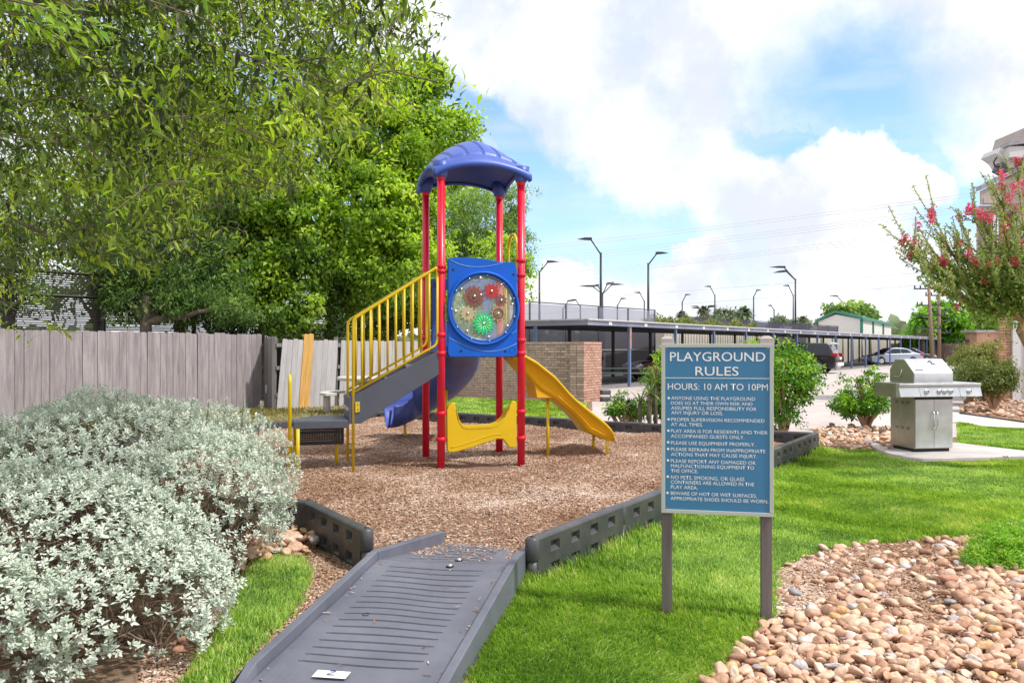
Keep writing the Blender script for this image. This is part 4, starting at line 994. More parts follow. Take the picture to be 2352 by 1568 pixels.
lines=[('PLAYGROUND',365,854,148,100,.002),('RULES',498,720,221,174,.002),('HOURS: 10 AM TO 10PM',355,868,295,261,-.002),
 ('ANYONE USING THE PLAYGROUND',374,805,348,330,-.004),('DOES SO AT THEIR OWN RISK AND',373,792,373,356,-.004),('ASSUMES FULL RESPONSIBILITY FOR',374,812,399,381,-.004),('ANY INJURY OR LOSS.',375,643,423,405,-.004),
 ('PROPER SUPERVISION RECOMMENDED',375,853,458,440,-.004),('AT ALL TIMES.',375,540,483,465,-.004),
 ('PLAY AREA IS FOR RESIDENTS AND THEIR',375,870,517,499,-.004),('ACCOMPANIED GUESTS ONLY.',375,752,543,525,-.004),
 ('PLEASE USE EQUIPMENT PROPERLY.',376,807,578,560,-.004),
 ('PLEASE REFRAIN FROM INAPPROPRIATE',376,859,611,593,-.004),('ACTIONS THAT MAY CAUSE INJURY.',376,817,637,619,-.004),
 ('PLEASE REPORT ANY DAMAGED OR',376,811,671,653,-.004),('MALFUNCTIONING EQUIPMENT TO',377,803,696,678,-.004),('THE OFFICE.',377,518,720,701,-.004),
 ('NO PETS, SMOKING, OR GLASS',378,755,755,736,-.004),('CONTAINERS ARE ALLOWED IN THE',378,804,780,761,-.004),('PLAY AREA.',378,517,803,784,-.004),
 ('BEWARE OF HOT OR WET SURFACES,',378,818,837,819,-.004),('APPROPRIATE SHOES SHOULD BE WORN.',378,876,864,846,-.004)]
for s,x0,x1,yb,yt,bo in lines:
    a=sx_(x0,yb); b=sx_(x1,yb); z=sz_((x0+x1)/2,yb+(1 if x0<360 or 'RULES'==s or s=='PLAYGROUND' else 0)); h=sz_(x0,yt)-sz_(x0,yb); text(s,a,b,z,h,bold=bo)
for yy in (341,449,507,566,600,658,741,824):
    mb=MB(); ylathe(mb,[(.0066,.008),(.0066,.0092)],sx_(361,yy),sz_(361,yy),0,16); mb.build('bullet',M_text,face)
mb=MB(); z=sz_(600,236); mb.box((fr,-.0092,z-.0022),(SWd-fr,-.0080,z+.0022)); mb.build('rule_line',M_rule,face)
for x,z in ((.028,zt_-.026),(SWd-.028,zt_-.026),(.028,zb_+.026),(SWd-.028,zb_+.026)):
    mb=MB(); ylathe(mb,[(.0045,.008),(.004,.011),(.0001,-.004)],x,z,0,10); mb.build('screw',M_chrome,face)

# ================================================================== GRILL
gl=thing('gas_grill','stainless steel gas grill with closed lid and double doors on a concrete pad','grill',(5.56,11.13,.05),R(10))
def gz(z): return z-.05+.075
mb=MB(); mb.box((0,0,gz(.02)),(.585,.52,gz(.745))); cab=mb.build('cabinet',M_ssd,gl,bevel=.004)
mb=MB(); mb.box((.02,.03,.0),(.565,.49,gz(.03))); mb.build('base_frame',M_black,gl)
for a,b in ((.004,.288),(.292,.578)):
    mb=MB(); mb.box((a,-.022,gz(.03)),(b,-.002,gz(.70))); dr=mb.build('door',M_ss,gl,bevel=.004)
    xh=.263 if a<.1 else .318
    mb=MB(); mb.tube([(xh-.0,-.022,gz(.29)),(xh,-.05,gz(.30)),(xh,-.058,gz(.33)),(xh,-.058,gz(.49)),(xh,-.05,gz(.52)),(xh,-.022,gz(.53))],.0085,8); mb.build('handle',M_chrome,dr)
mb=MB(); mb.box((-.002,-.012,gz(.703)),(.587,.0,gz(.735))); mb.build('drip_gap',M_black,gl)
# shelf + control panel
prof_=[(-.06,.745),(-.115,.755),(-.085,.885),(-.095,.90),(-.095,.93),(.50,.93),(.50,.90),(-.03,.90),(-.03,.745)]
mb=MB(); mb.prism([(a,gz(b)) for a,b in [(-.04,.735),(-.125,.745),(-.085,.875),(-.105,.89),(-.105,.925),(-.03,.930),(-.03,.735)]],-.30,.96,'x'); pan=mb.build('control_panel',M_ss,gl,bevel=.004)
for x in (.005,.62):
    mb=MB(); mb.add([(x-.0015,-.1265,gz(.748)),(x+.0015,-.1265,gz(.748)),(x+.0015,-.0865,gz(.874)),(x-.0015,-.0865,gz(.874))],[(0,1,2,3)]); mb.build('panel_seam',M_black,pan)
tilt=Matrix.Rotation(R(90)-math.atan2(.04,.13),3,'X')
for x in (.11,.305,.392,.482,.765):
    c_=Vector((x,-.108,gz(.812))); mb=MB(); mb.lathe([(.033,.0),(.033,.006),(.026,-.002),(.024,.030),(.020,.034),(.0001,.034)],c_,20,tilt); kn=mb.build('knob',M_chrome,pan)
    mb=MB(); mb.cbox(c_+tilt@Vector((0,0,.038)),(.010,.012,.046),None); mb.build('knob_grip',M_ssd,kn,bevel=.002)
mb=MB(); mb.box((-.30,-.03,gz(.905)),(-.004,.46,gz(.93))); mb.box((-.30,-.03,gz(.735)),(-.285,.46,gz(.905))); mb.build('side_shelf',M_ssd,gl,bevel=.003)
mb=MB(); mb.box((.59,-.03,gz(.895)),(.95,.46,gz(.93))); mb.box((.935,-.03,gz(.75)),(.95,.46,gz(.895))); mb.build('side_shelf',M_ss,gl,bevel=.003)
mb=MB(); mb.box((-.003,-.03,gz(.745)),(.588,.50,gz(.925))); mb.build('firebox',M_ss,gl)
lp=[(-.035,.93),(-.04,1.05),(-.025,1.085),(.165,1.25),(.19,1.262),(.36,1.262),(.385,1.25),(.49,1.12),(.50,1.09),(.50,.93)]
mb=MB(); mb.prism([(a,gz(b)) for a,b in lp],-.028,.575,'x'); lid=mb.build('lid',M_ss,gl,bevel=.010,seg=3)
mb=MB(); mb.prism([(a,gz(b)) for a,b in [(-.02,.94),(-.02,1.055),(.175,1.235),(.37,1.24),(.475,1.11),(.475,.94)]],-.031,-.0285,'x'); mb.build('lid_end_panel',M_ssd,lid)
# slot where the handle was + name tag
sl_n=Vector((0,-.66,.75)).normalized()
c_=Vector((.31,.075,gz(1.178))); mb=MB(); mb.tube([c_+Vector((-.045,-.0-.0,.035)),c_+Vector((-.03,.005,.05)),c_+Vector((-.005,.0,.045)),c_+Vector((-.005,-.035,.01)),c_+Vector((.035,-.035,.01))],.009,6); mb.build('lid_bracket',M_black,lid)
mb=MB(); c_=Vector((.075,.0,gz(1.112))); mb.add([c_+Vector((-.065,-.012,-.010)),c_+Vector((.065,-.012,-.010)),c_+Vector((.065,.012,.014)),c_+Vector((-.065,.012,.014))],[(0,1,2,3)]); mb.v=[(a,b-.006,c) for a,b,c in mb.v]; tg=mb.build('name_plate',pmat('dark_grey_plate',(.12,.12,.14),.4),lid)
mb=MB(); c2=c_+Vector((0,-.0065,.003))
for k in range(7): mb.cbox(c2+Vector((-.04+.013*k,0,0)),(.008,.002,.009))
mb.build('name_plate_lettering',M_trim,tg)
mb=MB(); c_=Vector((-.033,.28,gz(1.04))); mb.tube([c_+Vector((0,.12,-.03)),c_+Vector((0,-.02,-.03)),c_+Vector((-.02,-.06,0)),c_+Vector((-.0,-.06,.06)),c_+Vector((.004,-.05,.075))],.006,6); mb.build('rotisserie_hook',M_chrome,lid)
for zz in (.655,.635,.30,.28):
    for yv in (.10,.22,.34):
        mb=MB(); mb.box((-.0035,yv,gz(zz)),(-.0005,yv+.065,gz(zz+.008))); mb.build('vent_slot',M_black,cab)
# ================================================================== WOODEN FENCE
def picket_mesh(w,h,t=.019,dog=True,seed=0):
    mb=MB(); c=.028 if dog else .0
    mb.prism([(-w/2,0),(w/2,0),(w/2,h-c),(w/2-c,h),(-w/2+c,h),(-w/2,h-c)],-t/2,t/2,'y'); return mb.mesh('picket')
PK={}
def picket(parent,x,y,z,rz_,w,h,m,lean=0,pitch=0,name='picket'):
    k=(round(w,3),round(h,2),m.name)
    if k not in PK:
        me=picket_mesh(k[0],k[1]); me.materials.append(m); PK[k]=me
    o=bpy.data.objects.new(name,PK[k]); col.objects.link(o); o.parent=parent; o.location=(x,y,z); o.rotation_euler=(pitch,lean,rz_); return o
def fence(t,a,b,h0,h1,m,w=.14,gap=.006,leanf=None,skip=None,rails=True,backm=None):
    a=Vector(a);b=Vector(b);L=(b-a).length;d=(b-a).normalized();ang=math.atan2(d.y,d.x);n=int(L/(w+gap)); rg=random.Random(int(L*100))
    for k in range(n):
        s=(k+.5)*(w+gap)
        if skip and skip(s): continue
        p=a+d*s; f=s/L; off=rg.uniform(-.006,.006); nrm=Vector((d.y,-d.x))*off
        picket(t,p.x+nrm.x,p.y+nrm.y,-.02+rg.choice([0,0,.012,-.015,.02]),ang,w,round(h0+(h1-h0)*f,2)+rg.choice([0,0,.01]),m,(leanf(s) if leanf else 0)+rg.uniform(-.004,.004),rg.uniform(-.004,.004))
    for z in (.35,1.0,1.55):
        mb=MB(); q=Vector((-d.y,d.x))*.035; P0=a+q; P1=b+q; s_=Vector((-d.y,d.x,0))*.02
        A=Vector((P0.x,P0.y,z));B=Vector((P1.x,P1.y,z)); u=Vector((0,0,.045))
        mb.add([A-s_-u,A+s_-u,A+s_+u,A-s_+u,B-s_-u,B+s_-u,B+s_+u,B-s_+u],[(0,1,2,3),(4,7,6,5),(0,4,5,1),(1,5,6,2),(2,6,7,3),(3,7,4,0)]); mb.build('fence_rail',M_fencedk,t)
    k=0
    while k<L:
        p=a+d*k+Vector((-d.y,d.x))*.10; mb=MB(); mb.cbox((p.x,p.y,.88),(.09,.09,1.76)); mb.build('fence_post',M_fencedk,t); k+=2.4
FA,FB,FC=(-12.2,9.2),(-6.22,20.25),(-5.66,19.35)
FM=(-9.35,14.45)
f1=thing('board_fence','long weathered grey dog-eared board fence behind the silver shrub','fence')
fence(f1,FA,FB,1.83,1.84,M_fence,w=.158)
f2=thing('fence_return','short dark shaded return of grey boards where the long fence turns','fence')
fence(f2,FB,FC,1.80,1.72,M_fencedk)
f3=thing('leaning_fence','pale leaning board fence with one new pine board behind the stairs','fence')
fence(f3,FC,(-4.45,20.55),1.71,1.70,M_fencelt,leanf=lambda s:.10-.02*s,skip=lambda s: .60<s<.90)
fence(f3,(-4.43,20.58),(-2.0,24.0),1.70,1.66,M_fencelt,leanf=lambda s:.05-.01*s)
dd=(Vector((-4.45,20.55))-Vector(FC)).normalized(); 
for q,(s_,hh) in enumerate(((.655,1.83),(.80,1.84))):
    p=Vector(FC)+dd*s_+Vector((dd.y,-dd.x))*.02; o=picket(f3,p.x,p.y,0,math.atan2(dd.y,dd.x),.14,hh,M_pine,.085-.01*q); o['label']='new unpainted pine board'
p=W(616,893,20.1); ob=thing('outdoor_outlet','small grey electrical outlet box on the fence corner with conduit','outlet box',(p.x,p.y,0))
mb=MB(); mb.cbox((0,0,p.z),(.12,.07,.20)); mb.build('outlet_box',M_trim,ob,bevel=.01); mb=MB(); mb.cbox((0,-.037,p.z),(.05,.006,.09)); mb.build('outlet_face',M_dark,ob); mb=MB(); mb.tube([(0,.02,0),(0,.02,p.z-.09)],.014,8); mb.build('conduit',M_trim,ob)
p=G(157,1000); mb=MB(); mb.prism([(-.18,0),(.15,0),(.17,.03),(.17,.10),(-.14,.16)],-.03,.03,'y'); tag(mb.build('paving_slab',M_cap,None,loc=(p.x,14.9,0.0),rot=(-.3,0,.4)),'tan broken paving slab leaning at the foot of the long board fence','slab')
# screen fence of slats behind the boards
sc=thing('slatted_screen_fence','tall dark slatted privacy screen standing behind the long board fence','screen fence')
A_=Vector((-16.5,12.8));B_=Vector((-4.2,28.0));dl=(B_-A_).normalized();L_=(B_-A_).length
mb=MB(); z=1.5
while z<3.30:
    hgt=.034
    for k in range(6):
        P0=A_+dl*(L_*k/6);P1=A_+dl*(L_*(k+1)/6); dz=.008*math.sin(z*40+k*2)
        mb.add([(P0.x,P0.y,z+dz),(P1.x,P1.y,z-dz*.5),(P1.x,P1.y,z+hgt-dz*.5),(P0.x,P0.y,z+hgt+dz)],[(0,1,2,3)])
    z+=.052
o=mb.build('slats',M_dark,sc); o['kind']='stuff'
mb=MB(); mb.add([(A_.x,A_.y,.1),(B_.x,B_.y,.1),(B_.x,B_.y,1.5),(A_.x,A_.y,1.5)],[(0,1,2,3)]); mb.build('lower_screen',M_dark,sc)
for k in range(9):
    P0=A_+dl*(L_*k/8); mb=MB(); mb.tube([(P0.x,P0.y,0),(P0.x,P0.y,3.36)],.06,10); mb.build('screen_post',M_dark,sc)
for z in (3.32,2.75):
    mb=MB(); mb.tube([(A_.x,A_.y,z),(B_.x,B_.y,z)],.035,8); mb.build('screen_rail',M_dark,sc)
# picnic table
pt=W(800,866,18.2); pc=thing('picnic_table','round concrete picnic table with curved bench behind the stairs','picnic table',(-3.65,17.9,0))
mb=MB(); mb.lathe([(.58,.76),(.62,.78),(.62,.82),(.60,.84)],(0.35,.2,0),36); mb.build('table_top',M_conc,pc)
mb=MB(); mb.lathe([(.16,0),(.12,.2),(.12,.6),(.2,.77)],(.35,.2,0),16); mb.build('pedestal',M_conc,pc)
for a0,a1 in ((2.4,3.9),(4.4,5.6),(.2,1.5)):
    mb=MB(); n=10; P=[(.35+1.0*math.cos(a),.2+1.0*math.sin(a)) for a in np.linspace(a0,a1,n)]+[(.35+.72*math.cos(a),.2+.72*math.sin(a)) for a in np.linspace(a1,a0,n)]
    mb.prism(P,.44,.50); bn=mb.build('bench',M_conc,pc,bevel=.01); am=(a0+a1)/2; mb=MB(); mb.lathe([(.09,0),(.08,.44)],(.35+.86*math.cos(am),.2+.86*math.sin(am),0),12); mb.build('bench_leg',M_conc,bn)

# ================================================================== BRICK ENCLOSURE WALL
bw=thing('brick_wall','low tan brick enclosure wall with a wide end pier behind the yellow slide','wall',(1.94,21.8,0),math.atan2(.49,-.87))
# local x runs left along the front (away from pier), local -y ... front faces the camera
fd=Vector((-.8695,.494,0)); sdv=Vector((.494,.8695,0))
bw.rotation_euler=(0,0,0); bw.location=(0,0,0); O=Vector((1.94,21.8,0))
Mw=Matrix(((fd.x,sdv.x,0,O.x),(fd.y,sdv.y,0,O.y),(0,0,1,0),(0,0,0,1)))
mb=MB(); mb.box((.02,.32,0),(5.2,.58,1.575),Mw); mb.box((.02,.02,0),(.42,1.18,1.575),Mw); mb.build('mortar_core',M_mortar,bw)
bme={}
def brickm(w,h,d,m):
    k=(w,h,d,m.name)
    if k not in bme:
        mb=MB(); mb.box((-w/2,-d/2,-h/2),(w/2,d/2,h/2)); me=mb.mesh('brick'); me.materials.append(m); bme[k]=me
    return bme[k]
angf=math.atan2(fd.y,fd.x); angs_=math.atan2(sdv.y,sdv.x)
places=[]
ch=.0745
for r in range(21):
    z=.037+r*ch; odd=(r%2)*.1
    for k in range(25):   # front wall, set back behind the pier
        x=.53+.203*k+odd
        if x>5.1: break
        places.append(((x,.318,z),angf,(.193,.063,.05),M_brick,x))
    for k in range(2): # pier front
        x=.105+.203*k+(.0 if r%2 else .0); places.append(((x,.018,z),angf,(.193 if r%2==0 else .193,.063,.05),M_brick,-1))
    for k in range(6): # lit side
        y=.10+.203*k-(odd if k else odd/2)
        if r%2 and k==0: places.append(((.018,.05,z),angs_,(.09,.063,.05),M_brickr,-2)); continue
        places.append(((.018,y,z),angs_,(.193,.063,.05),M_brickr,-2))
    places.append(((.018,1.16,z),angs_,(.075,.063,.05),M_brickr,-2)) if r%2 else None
    for k in range(1): pass
places=[p for p in places if p]
places.sort(key=lambda p:p[4]); cnt=0; V=[];T=[];Rn=[];mbs=MB()
for (pos,an,sz,m,_) in places:
    w=Mw@Vector(pos); j=random.uniform(-.004,.004)
    if cnt<290:
        o=bpy.data.objects.new('brick',brickm(*[sz[0],sz[1],sz[2]],m)); col.objects.link(o); o.parent=bw; o.location=(w.x+j,w.y+j,w.z); o.rotation_euler=(0,0,an+random.uniform(-.01,.01)); cnt+=1
    else: mbs.box((-sz[0]/2,-sz[2]/2,-sz[1]/2),(sz[0]/2,sz[2]/2,sz[1]/2),Matrix.Translation((w.x+j,w.y+j,w.z))@Matrix.Rotation(an,4,'Z'))
mbb=groundmat('tan_brick_mass',[(.3,(.32,.21,.165)),(.45,(.50,.37,.31)),(.55,(.60,.47,.40)),(.7,(.68,.52,.44))],7,bump=.4,big=6)
o=mbs.build('far_bricks',mbb,bw); o['kind']='stuff'
mb=MB()
for k in range(62):
    x=.46+.076*k
    mb.box((x,.285,1.578),(x+.066,.60,1.645),Mw)
o=mb.build('cap_bricks',mbb,bw); 
mb=MB()
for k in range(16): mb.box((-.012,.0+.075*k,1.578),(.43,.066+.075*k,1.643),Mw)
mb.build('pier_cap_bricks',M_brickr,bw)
bl=G(1383,918); t=thing('plastic_block_stack','two stacked black plastic blocks at the foot of the brick pier','plastic block',(bl.x,22.2,0),.3)
for z in (0,.19):
    mb=MB(); mb.box((-.13,-.10,z),(.14,.10,z+.13)); mb.build('block',M_border,t,bevel=.025)
# ================================================================== CARPORT
CPs=Vector((4.47,30.5)); cdv=Vector((.6,.8)); cn=Vector((-.8,.6))
cpt=thing('carport','long low steel carport with white roof edge, blue posts and number tags','carport')
def cpp(t,w,z): v=CPs+cdv*t+cn*w; return Vector((v.x,v.y,z))
def slab(mb,t0,t1,w0,w1,z0,z1):
    a=[cpp(t0,w0,z0),cpp(t1,w0,z0),cpp(t1,w1,z0),cpp(t0,w1,z0),cpp(t0,w0,z1),cpp(t1,w0,z1),cpp(t1,w1,z1),cpp(t0,w1,z1)]
    mb.add(a,[(0,3,2,1),(4,5,6,7),(0,1,5,4),(1,2,6,5),(2,3,7,6),(3,0,4,7)])
mb=MB(); slab(mb,-3.2,128,-.12,5.6,2.445,2.49); mb.build('roof_sheet',M_croof,cpt)
mb=MB(); slab(mb,-3.15,128,-.06,-.0,2.27,2.445); mb.build('front_fascia',M_cfas,cpt)
mb=MB(); slab(mb,-3.15,-3.08,.003,5.5,2.27,2.445); mb.build('end_fascia',M_cfas,cpt)
mb=MB(); slab(mb,-3.15,128,5.35,5.42,2.27,2.445); mb.build('rear_beam',M_cdark,cpt)
mb=MB()
for k in range(1): slab(mb,-3.0,128,.1,5.3,2.41,2.44)
mb.build('soffit',M_cdark,cpt)
pf=MB(); pf.box((-.05,-.05,-.0),(.05,.05,2.3)); pme=pf.mesh('carport_post'); pme.materials.append(M_cpost)
pf=MB(); pf.box((-.06,-.06,0),(.06,.06,2.3)); pmd=pf.mesh('rear_post'); pmd.materials.append(M_cdark)
pr_=MB(); pr_.box((-.075,-.06,1.45),(.075,-.052,2.26)); pmr=pr_.mesh('post_plate'); pmr.materials.append(pmat('rust_pink_plate',(.38,.22,.19),.7,var=.3))
tagm=MB(); tagm.box((-.11,-.012,-.06),(.11,0,.06)); tme=tagm.mesh('number_tag'); tme.materials.append(M_white)
an=math.atan2(cdv.y,cdv.x)
for k in range(32):
    t_=4.0*k; p=cpp(t_,.03,0); o=link('carport_post',pme,None,cpt,p,(0,0,an))
    if k in (0,): link('post_plate',pmr,None,o,(0,0,0))
    if t_>-1: p=cpp(t_,5.3,0); link('rear_post',pmd,None,cpt,p,(0,0,an))
p=cpp(-3.1,.05,0); 
q=cpp(-3.1,2.2,0); link('carport_post',pme,None,cpt,W(1263,800,29.2)*Vector((1,1,0)) if False else q,(0,0,an)); link('rear_post',pmd,None,cpt,cpp(-3.1,3.6,0),(0,0,an))
for k in range(46):
    p=cpp(-1.6+2.75*k,-.063,2.36); link('number_tag',tme,None,cpt,p,(0,0,an))
# tall windscreen fences
def meshmat(name,c,alpha):
    m,nt,N,L=newmat(name); out=N.new('ShaderNodeOutputMaterial'); p=N.new('ShaderNodeBsdfPrincipled'); t=N.new('ShaderNodeBsdfTransparent'); p.inputs['Base Color'].default_value=(*c,1); p.inputs['Roughness'].default_value=.9
    ms=N.new('ShaderNodeMixShader'); ms.inputs[0].default_value=alpha; L.new(t.outputs[0],ms.inputs[1]); L.new(p.outputs[0],ms.inputs[2]); L.new(ms.outputs[0],out.inputs[0]); return m
M_scr=meshmat('grey_windscreen_mesh',(.22,.22,.29),.66); M_scrd=meshmat('dark_windscreen_mesh',(.055,.055,.075),.93)
def tallfence(label,a,b,h,step,topm,lowm,sag=True,zsplit=2.45):
    t=thing('court_fence',label,'fence'); a=Vector(a);b=Vector(b);L=(b-a).length;d=(b-a).normalized();n=max(1,round(L/step))
    for k in range(n+1):
        p=a+d*(L*k/n); mb=MB(); mb.tube([(p.x,p.y,0),(p.x,p.y,h+.02)],.05,8); mb.build('fence_post',M_cdark,t)
    for z in (h,1.35):
        mb=MB(); mb.tube([(a.x,a.y,z),(b.x,b.y,z)],.03,6); mb.build('fence_rail',M_cdark if z==h else M_fencelt,t)
    for k in range(n):
        p=a+d*(L*k/n); q=a+d*(L*(k+1)/n); mb=MB(); m_=8
        for i in range(m_):
            f0,f1=i/m_,(i+1)/m_; P0=p.lerp(q,f0);P1=p.lerp(q,f1); s0=h-.04-(.22*4*f0*(1-f0) if sag and k==0 else .03*4*f0*(1-f0)); s1=h-.04-(.22*4*f1*(1-f1) if sag and k==0 else .03*4*f1*(1-f1))
            mb.add([(P0.x,P0.y,zsplit),(P1.x,P1.y,zsplit),(P1.x,P1.y,s1),(P0.x,P0.y,s0)],[(0,1,2,3)])
        mb.build('windscreen_panel',topm,t)
        mb=MB(); mb.add([(p.x,p.y,.05),(q.x,q.y,.05),(q.x,q.y,zsplit),(p.x,p.y,zsplit)],[(0,1,2,3)]); mb.build('lower_windscreen_panel',lowm,t)
    return t
tallfence('tall grey mesh court fence directly behind the near end of the carport',(-1.0,35.2),(8.1,45.7),3.6,2.9,M_scr,M_scrd)
M_scr2=meshmat('navy_windscreen_mesh',(.05,.05,.085),.9)
tallfence('far navy mesh court fence behind the middle of the carport',(13.2,60),(35.0,86.5),3.75,3.2,M_scr2,M_scrd,False,3.0)
# beige shed wall behind carport, far bay wall
mb=MB(); a=Vector((9.0,47.5)); b=Vector((20.5,63)); 
def wallbox(mb,a,b,h,th=.3,z0=0):
    a=Vector(a);b=Vector(b); d=(b-a).normalized(); nrm=Vector((-d.y,d.x))*th; P=[a,b,b+nrm,a+nrm]
    mb.add([(p.x,p.y,z0) for p in P]+[(p.x,p.y,h) for p in P],[(0,1,2,3),(4,5,6,7),(0,1,5,4),(1,2,6,5),(2,3,7,6),(3,0,4,7)])
sh=thing('metal_shed','long beige corrugated shed wall behind the carport, left of the far court fence','shed')
mb=MB(); wallbox(mb,a,b,2.75,4); mb.build('wall',M_beige,sh)
mb=MB(); wallbox(mb,a+Vector((-.1,-.15)),b+Vector((.1,-.15)),2.86,4.3,2.76); mb.build('roof',M_green if False else M_croof,sh)
mb=MB()
d=(b-a).normalized()
for k in range(44): p=a+d*(.3+k*.43)+Vector((d.y,-d.x))*.02; mb.tube([(p.x,p.y,0),(p.x,p.y,2.74)],.035,4,False)
o=mb.build('corrugation',M_beige,sh); o['kind']='stuff'
fw=thing('yard_wall','long pale beige metal wall behind the parked silver sedan','wall')
mb=MB(); wallbox(mb,(27.5,74.5),(52,103),2.35); mb.build('wall',M_beige,fw)
d=(Vector((52,103))-Vector((27.5,74.5))).normalized()
for k in range(13): p=Vector((27.5,74.5))+d*(k*3)+Vector((d.y,-d.x))*.06; mb=MB(); mb.tube([(p.x,p.y,0),(p.x,p.y,2.4)],.07,6); mb.build('wall_post',pmat('drab_green_post',(.18,.19,.15),.7),fw)
# far brown board fence & dark canopy
ff=thing('far_board_fence','far reddish-brown board fence beyond the parked cars','fence')
a=Vector((42,89)); b=Vector((50,76)); d=(b-a).normalized(); L=(b-a).length; M_fb=pmat('reddish_board',(.30,.21,.185),.85,var=.25,orand=.15)
k=0
while k*.32<L:
    p=a+d*(k*.32); picket(ff,p.x,p.y,0,math.atan2(d.y,d.x),.30,1.9,M_fb,0,0,'board'); k+=1
mb=MB(); wallbox(mb,(44.0,80),(54,72.5),2.22,3,2.02); tag(mb.build('far_canopy',M_cdark),'low dark canopy roof in front of the far board fence','canopy')
# green-roofed building
gb=thing('metal_building','off-white metal building with dark green roof edge behind the carport','building')
P0=W(1880,797,95);P1=W(1978,797,88);P2_=W(2047,797,112);hgt0=W(1880,734,95).z;
A=Vector((P0.x,P0.y));B=Vector((P1.x,P1.y));C=Vector((P2_.x,P2_.y)); D_=A+(C-B)
zE=W(1978,733,88).z; zP=zE+.85; Mid=A.lerp(B,.42)
mb=MB(); vs=[(A.x,A.y,0),(B.x,B.y,0),(C.x,C.y,0),(D_.x,D_.y,0),(A.x,A.y,zE),(B.x,B.y,zE),(C.x,C.y,zE),(D_.x,D_.y,zE),(Mid.x,Mid.y,zP-.15),(Mid.x+(C-B).x,Mid.y+(C-B).y,zP-.15)]
mb.add(vs,[(0,1,5,8,4),(1,2,6,5),(2,3,7,9,6),(3,0,4,7)]); mb.build('wall',M_offw,gb)
mb=MB(); e=(B-A).normalized()*.35; f=-(C-B).normalized()*.3; Q=(C-B)
def rp(p,z): return (p.x,p.y,z)
for s,(p,q) in enumerate(((A-e,Mid),(Mid,B+e))):
    z0,z1=(zE-.08,zP) if s==0 else (zP,zE-.08)
    mb.add([rp(p+f,z0),rp(q+f,z1),rp(q+Q,z1),rp(p+Q,z0),rp(p+f,z0+.30),rp(q+f,z1+.30),rp(q+Q,z1+.30),rp(p+Q,z0+.30)],[(0,1,2,3),(4,5,6,7),(0,1,5,4),(1,2,6,5),(2,3,7,6),(3,0,4,7)])
mb.build('roof',M_green,gb)
for t_ in (0.0,.32,.66):
    p=B+Q*t_+Vector((.02,-.05)); mb=MB(); mb.box((p.x-.12,p.y-.12,0),(p.x+.12,p.y+.12,zE)); mb.build('corner_trim',M_green,gb)
# far brick building
mb=MB(); p0=W(2215,797,78);p1=W(2420,797,78); mb.box((p0.x+1.2,78,0),(p1.x+4,80,2.95)); fb_=mb.build('far_brick_building',pmat('orange_brick_far',(.50,.27,.19),.85,var=.15,scale=.8)); tag(fb_,'distant low orange brick building beyond the round shrubs','building')
mb=MB(); mb.box((p0.x+.9,77.7,2.95),(p1.x+4.3,80.3,3.15)); mb.build('roof',M_roofgr,fb_)
mb=MB(); mb.box((p0.x+1.2,76,1.4),(p1.x+4,77.6,1.6)); mb.build('porch_roof',M_white,fb_)
# ================================================================== BRICK APARTMENT CORNER (right)
D0=22.0
def bx(px): return (px-CX)/F*D0
ab=thing('apartment_building','two-storey brick apartment corner with white trim and taupe gables','building')
x0,x1,x2=bx(2296),bx(2322),bx(2351)
mb=MB(); mb.prism([(x0+.02,D0+.03),(x0+7,D0+.03),(x0+12,D0+8),(x0+5.6,D0+8)],0,6.6); mb.build('wall_core',M_mortar,ab)
bm_m=pmat('orange_brick',(.55,.32,.23),.85,scale=4,orand=.16,bump=.3,c2=(.42,.22,.15))
r=0; z=.04
while z<6.3:
    off=.1*(r%2)
    xx=x0-off*0
    w1=.2-.01 if r%2 else .1-.01
    for (xa,wd) in ((x0+w1/2,w1),(x0+w1+.01+(.30-w1-.01)/2,.30-w1-.012)):
        o=bpy.data.objects.new('brick',brickm(round(wd,3),.062,.06,bm_m)); col.objects.link(o); o.parent=ab; o.location=(xa,D0+.025,z)
    z+=.0745; r+=1
mb=MB(); mb.box((x1+.01,D0-.06,0.06),(x2,D0+.05,5.6)); mb.build('white_pilaster',M_trim,ab,bevel=.01)
mb=MB(); mb.box((x2-.015,D0-.10,.06),(x2+.02,D0-.0,5.6)); mb.build('pilaster_edge',M_white,ab)
mb=MB(); mb.box((x2+.05,D0-.03,0),(x2+3,D0+.02,6)); mb.build('door_surround',M_siding,ab)
# lower gable porch roof (points left)
zr=lambda py:W(0,py,D0).z
mb=MB(); mb.prism([(bx(2226),zr(478)),(bx(2320),zr(478)),(bx(2320),zr(402)),(bx(2226),zr(448))],D0-.6,D0-.5,'y'); mb.build('gable_siding',M_siding,ab)
for k in range(3):
    mb=MB(); zz=zr(476-20*k); mb.box((bx(2229+18*k),D0-.615,zz),(bx(2318),D0-.605,zz+.16)); mb.build('siding_board',M_siding,ab,bevel=.005)
mb=MB(); mb.prism([(bx(2222),zr(447)),(bx(2324),zr(396)),(bx(2324),zr(386)),(bx(2222),zr(437))],D0-.66,D0-.40,'y'); mb.build('lower_roof',M_roofgr,ab)
mb=MB(); mb.box((bx(2226),D0-.5,zr(492)),(bx(2322),D0+.2,zr(480))); mb.build('soffit',M_siding,ab)
mb=MB(); mb.box((bx(2262),D0+.3,zr(640)),(bx(2296),D0+.4,zr(480))); mb.build('recess_wall',M_siding,ab)
mb=MB(); mb.tube([(bx(2248),D0-.4,zr(480)),(bx(2262),D0-.2,zr(520)),(bx(2268),D0,zr(560))],.06,6); mb.build('bracket',M_siding,ab)
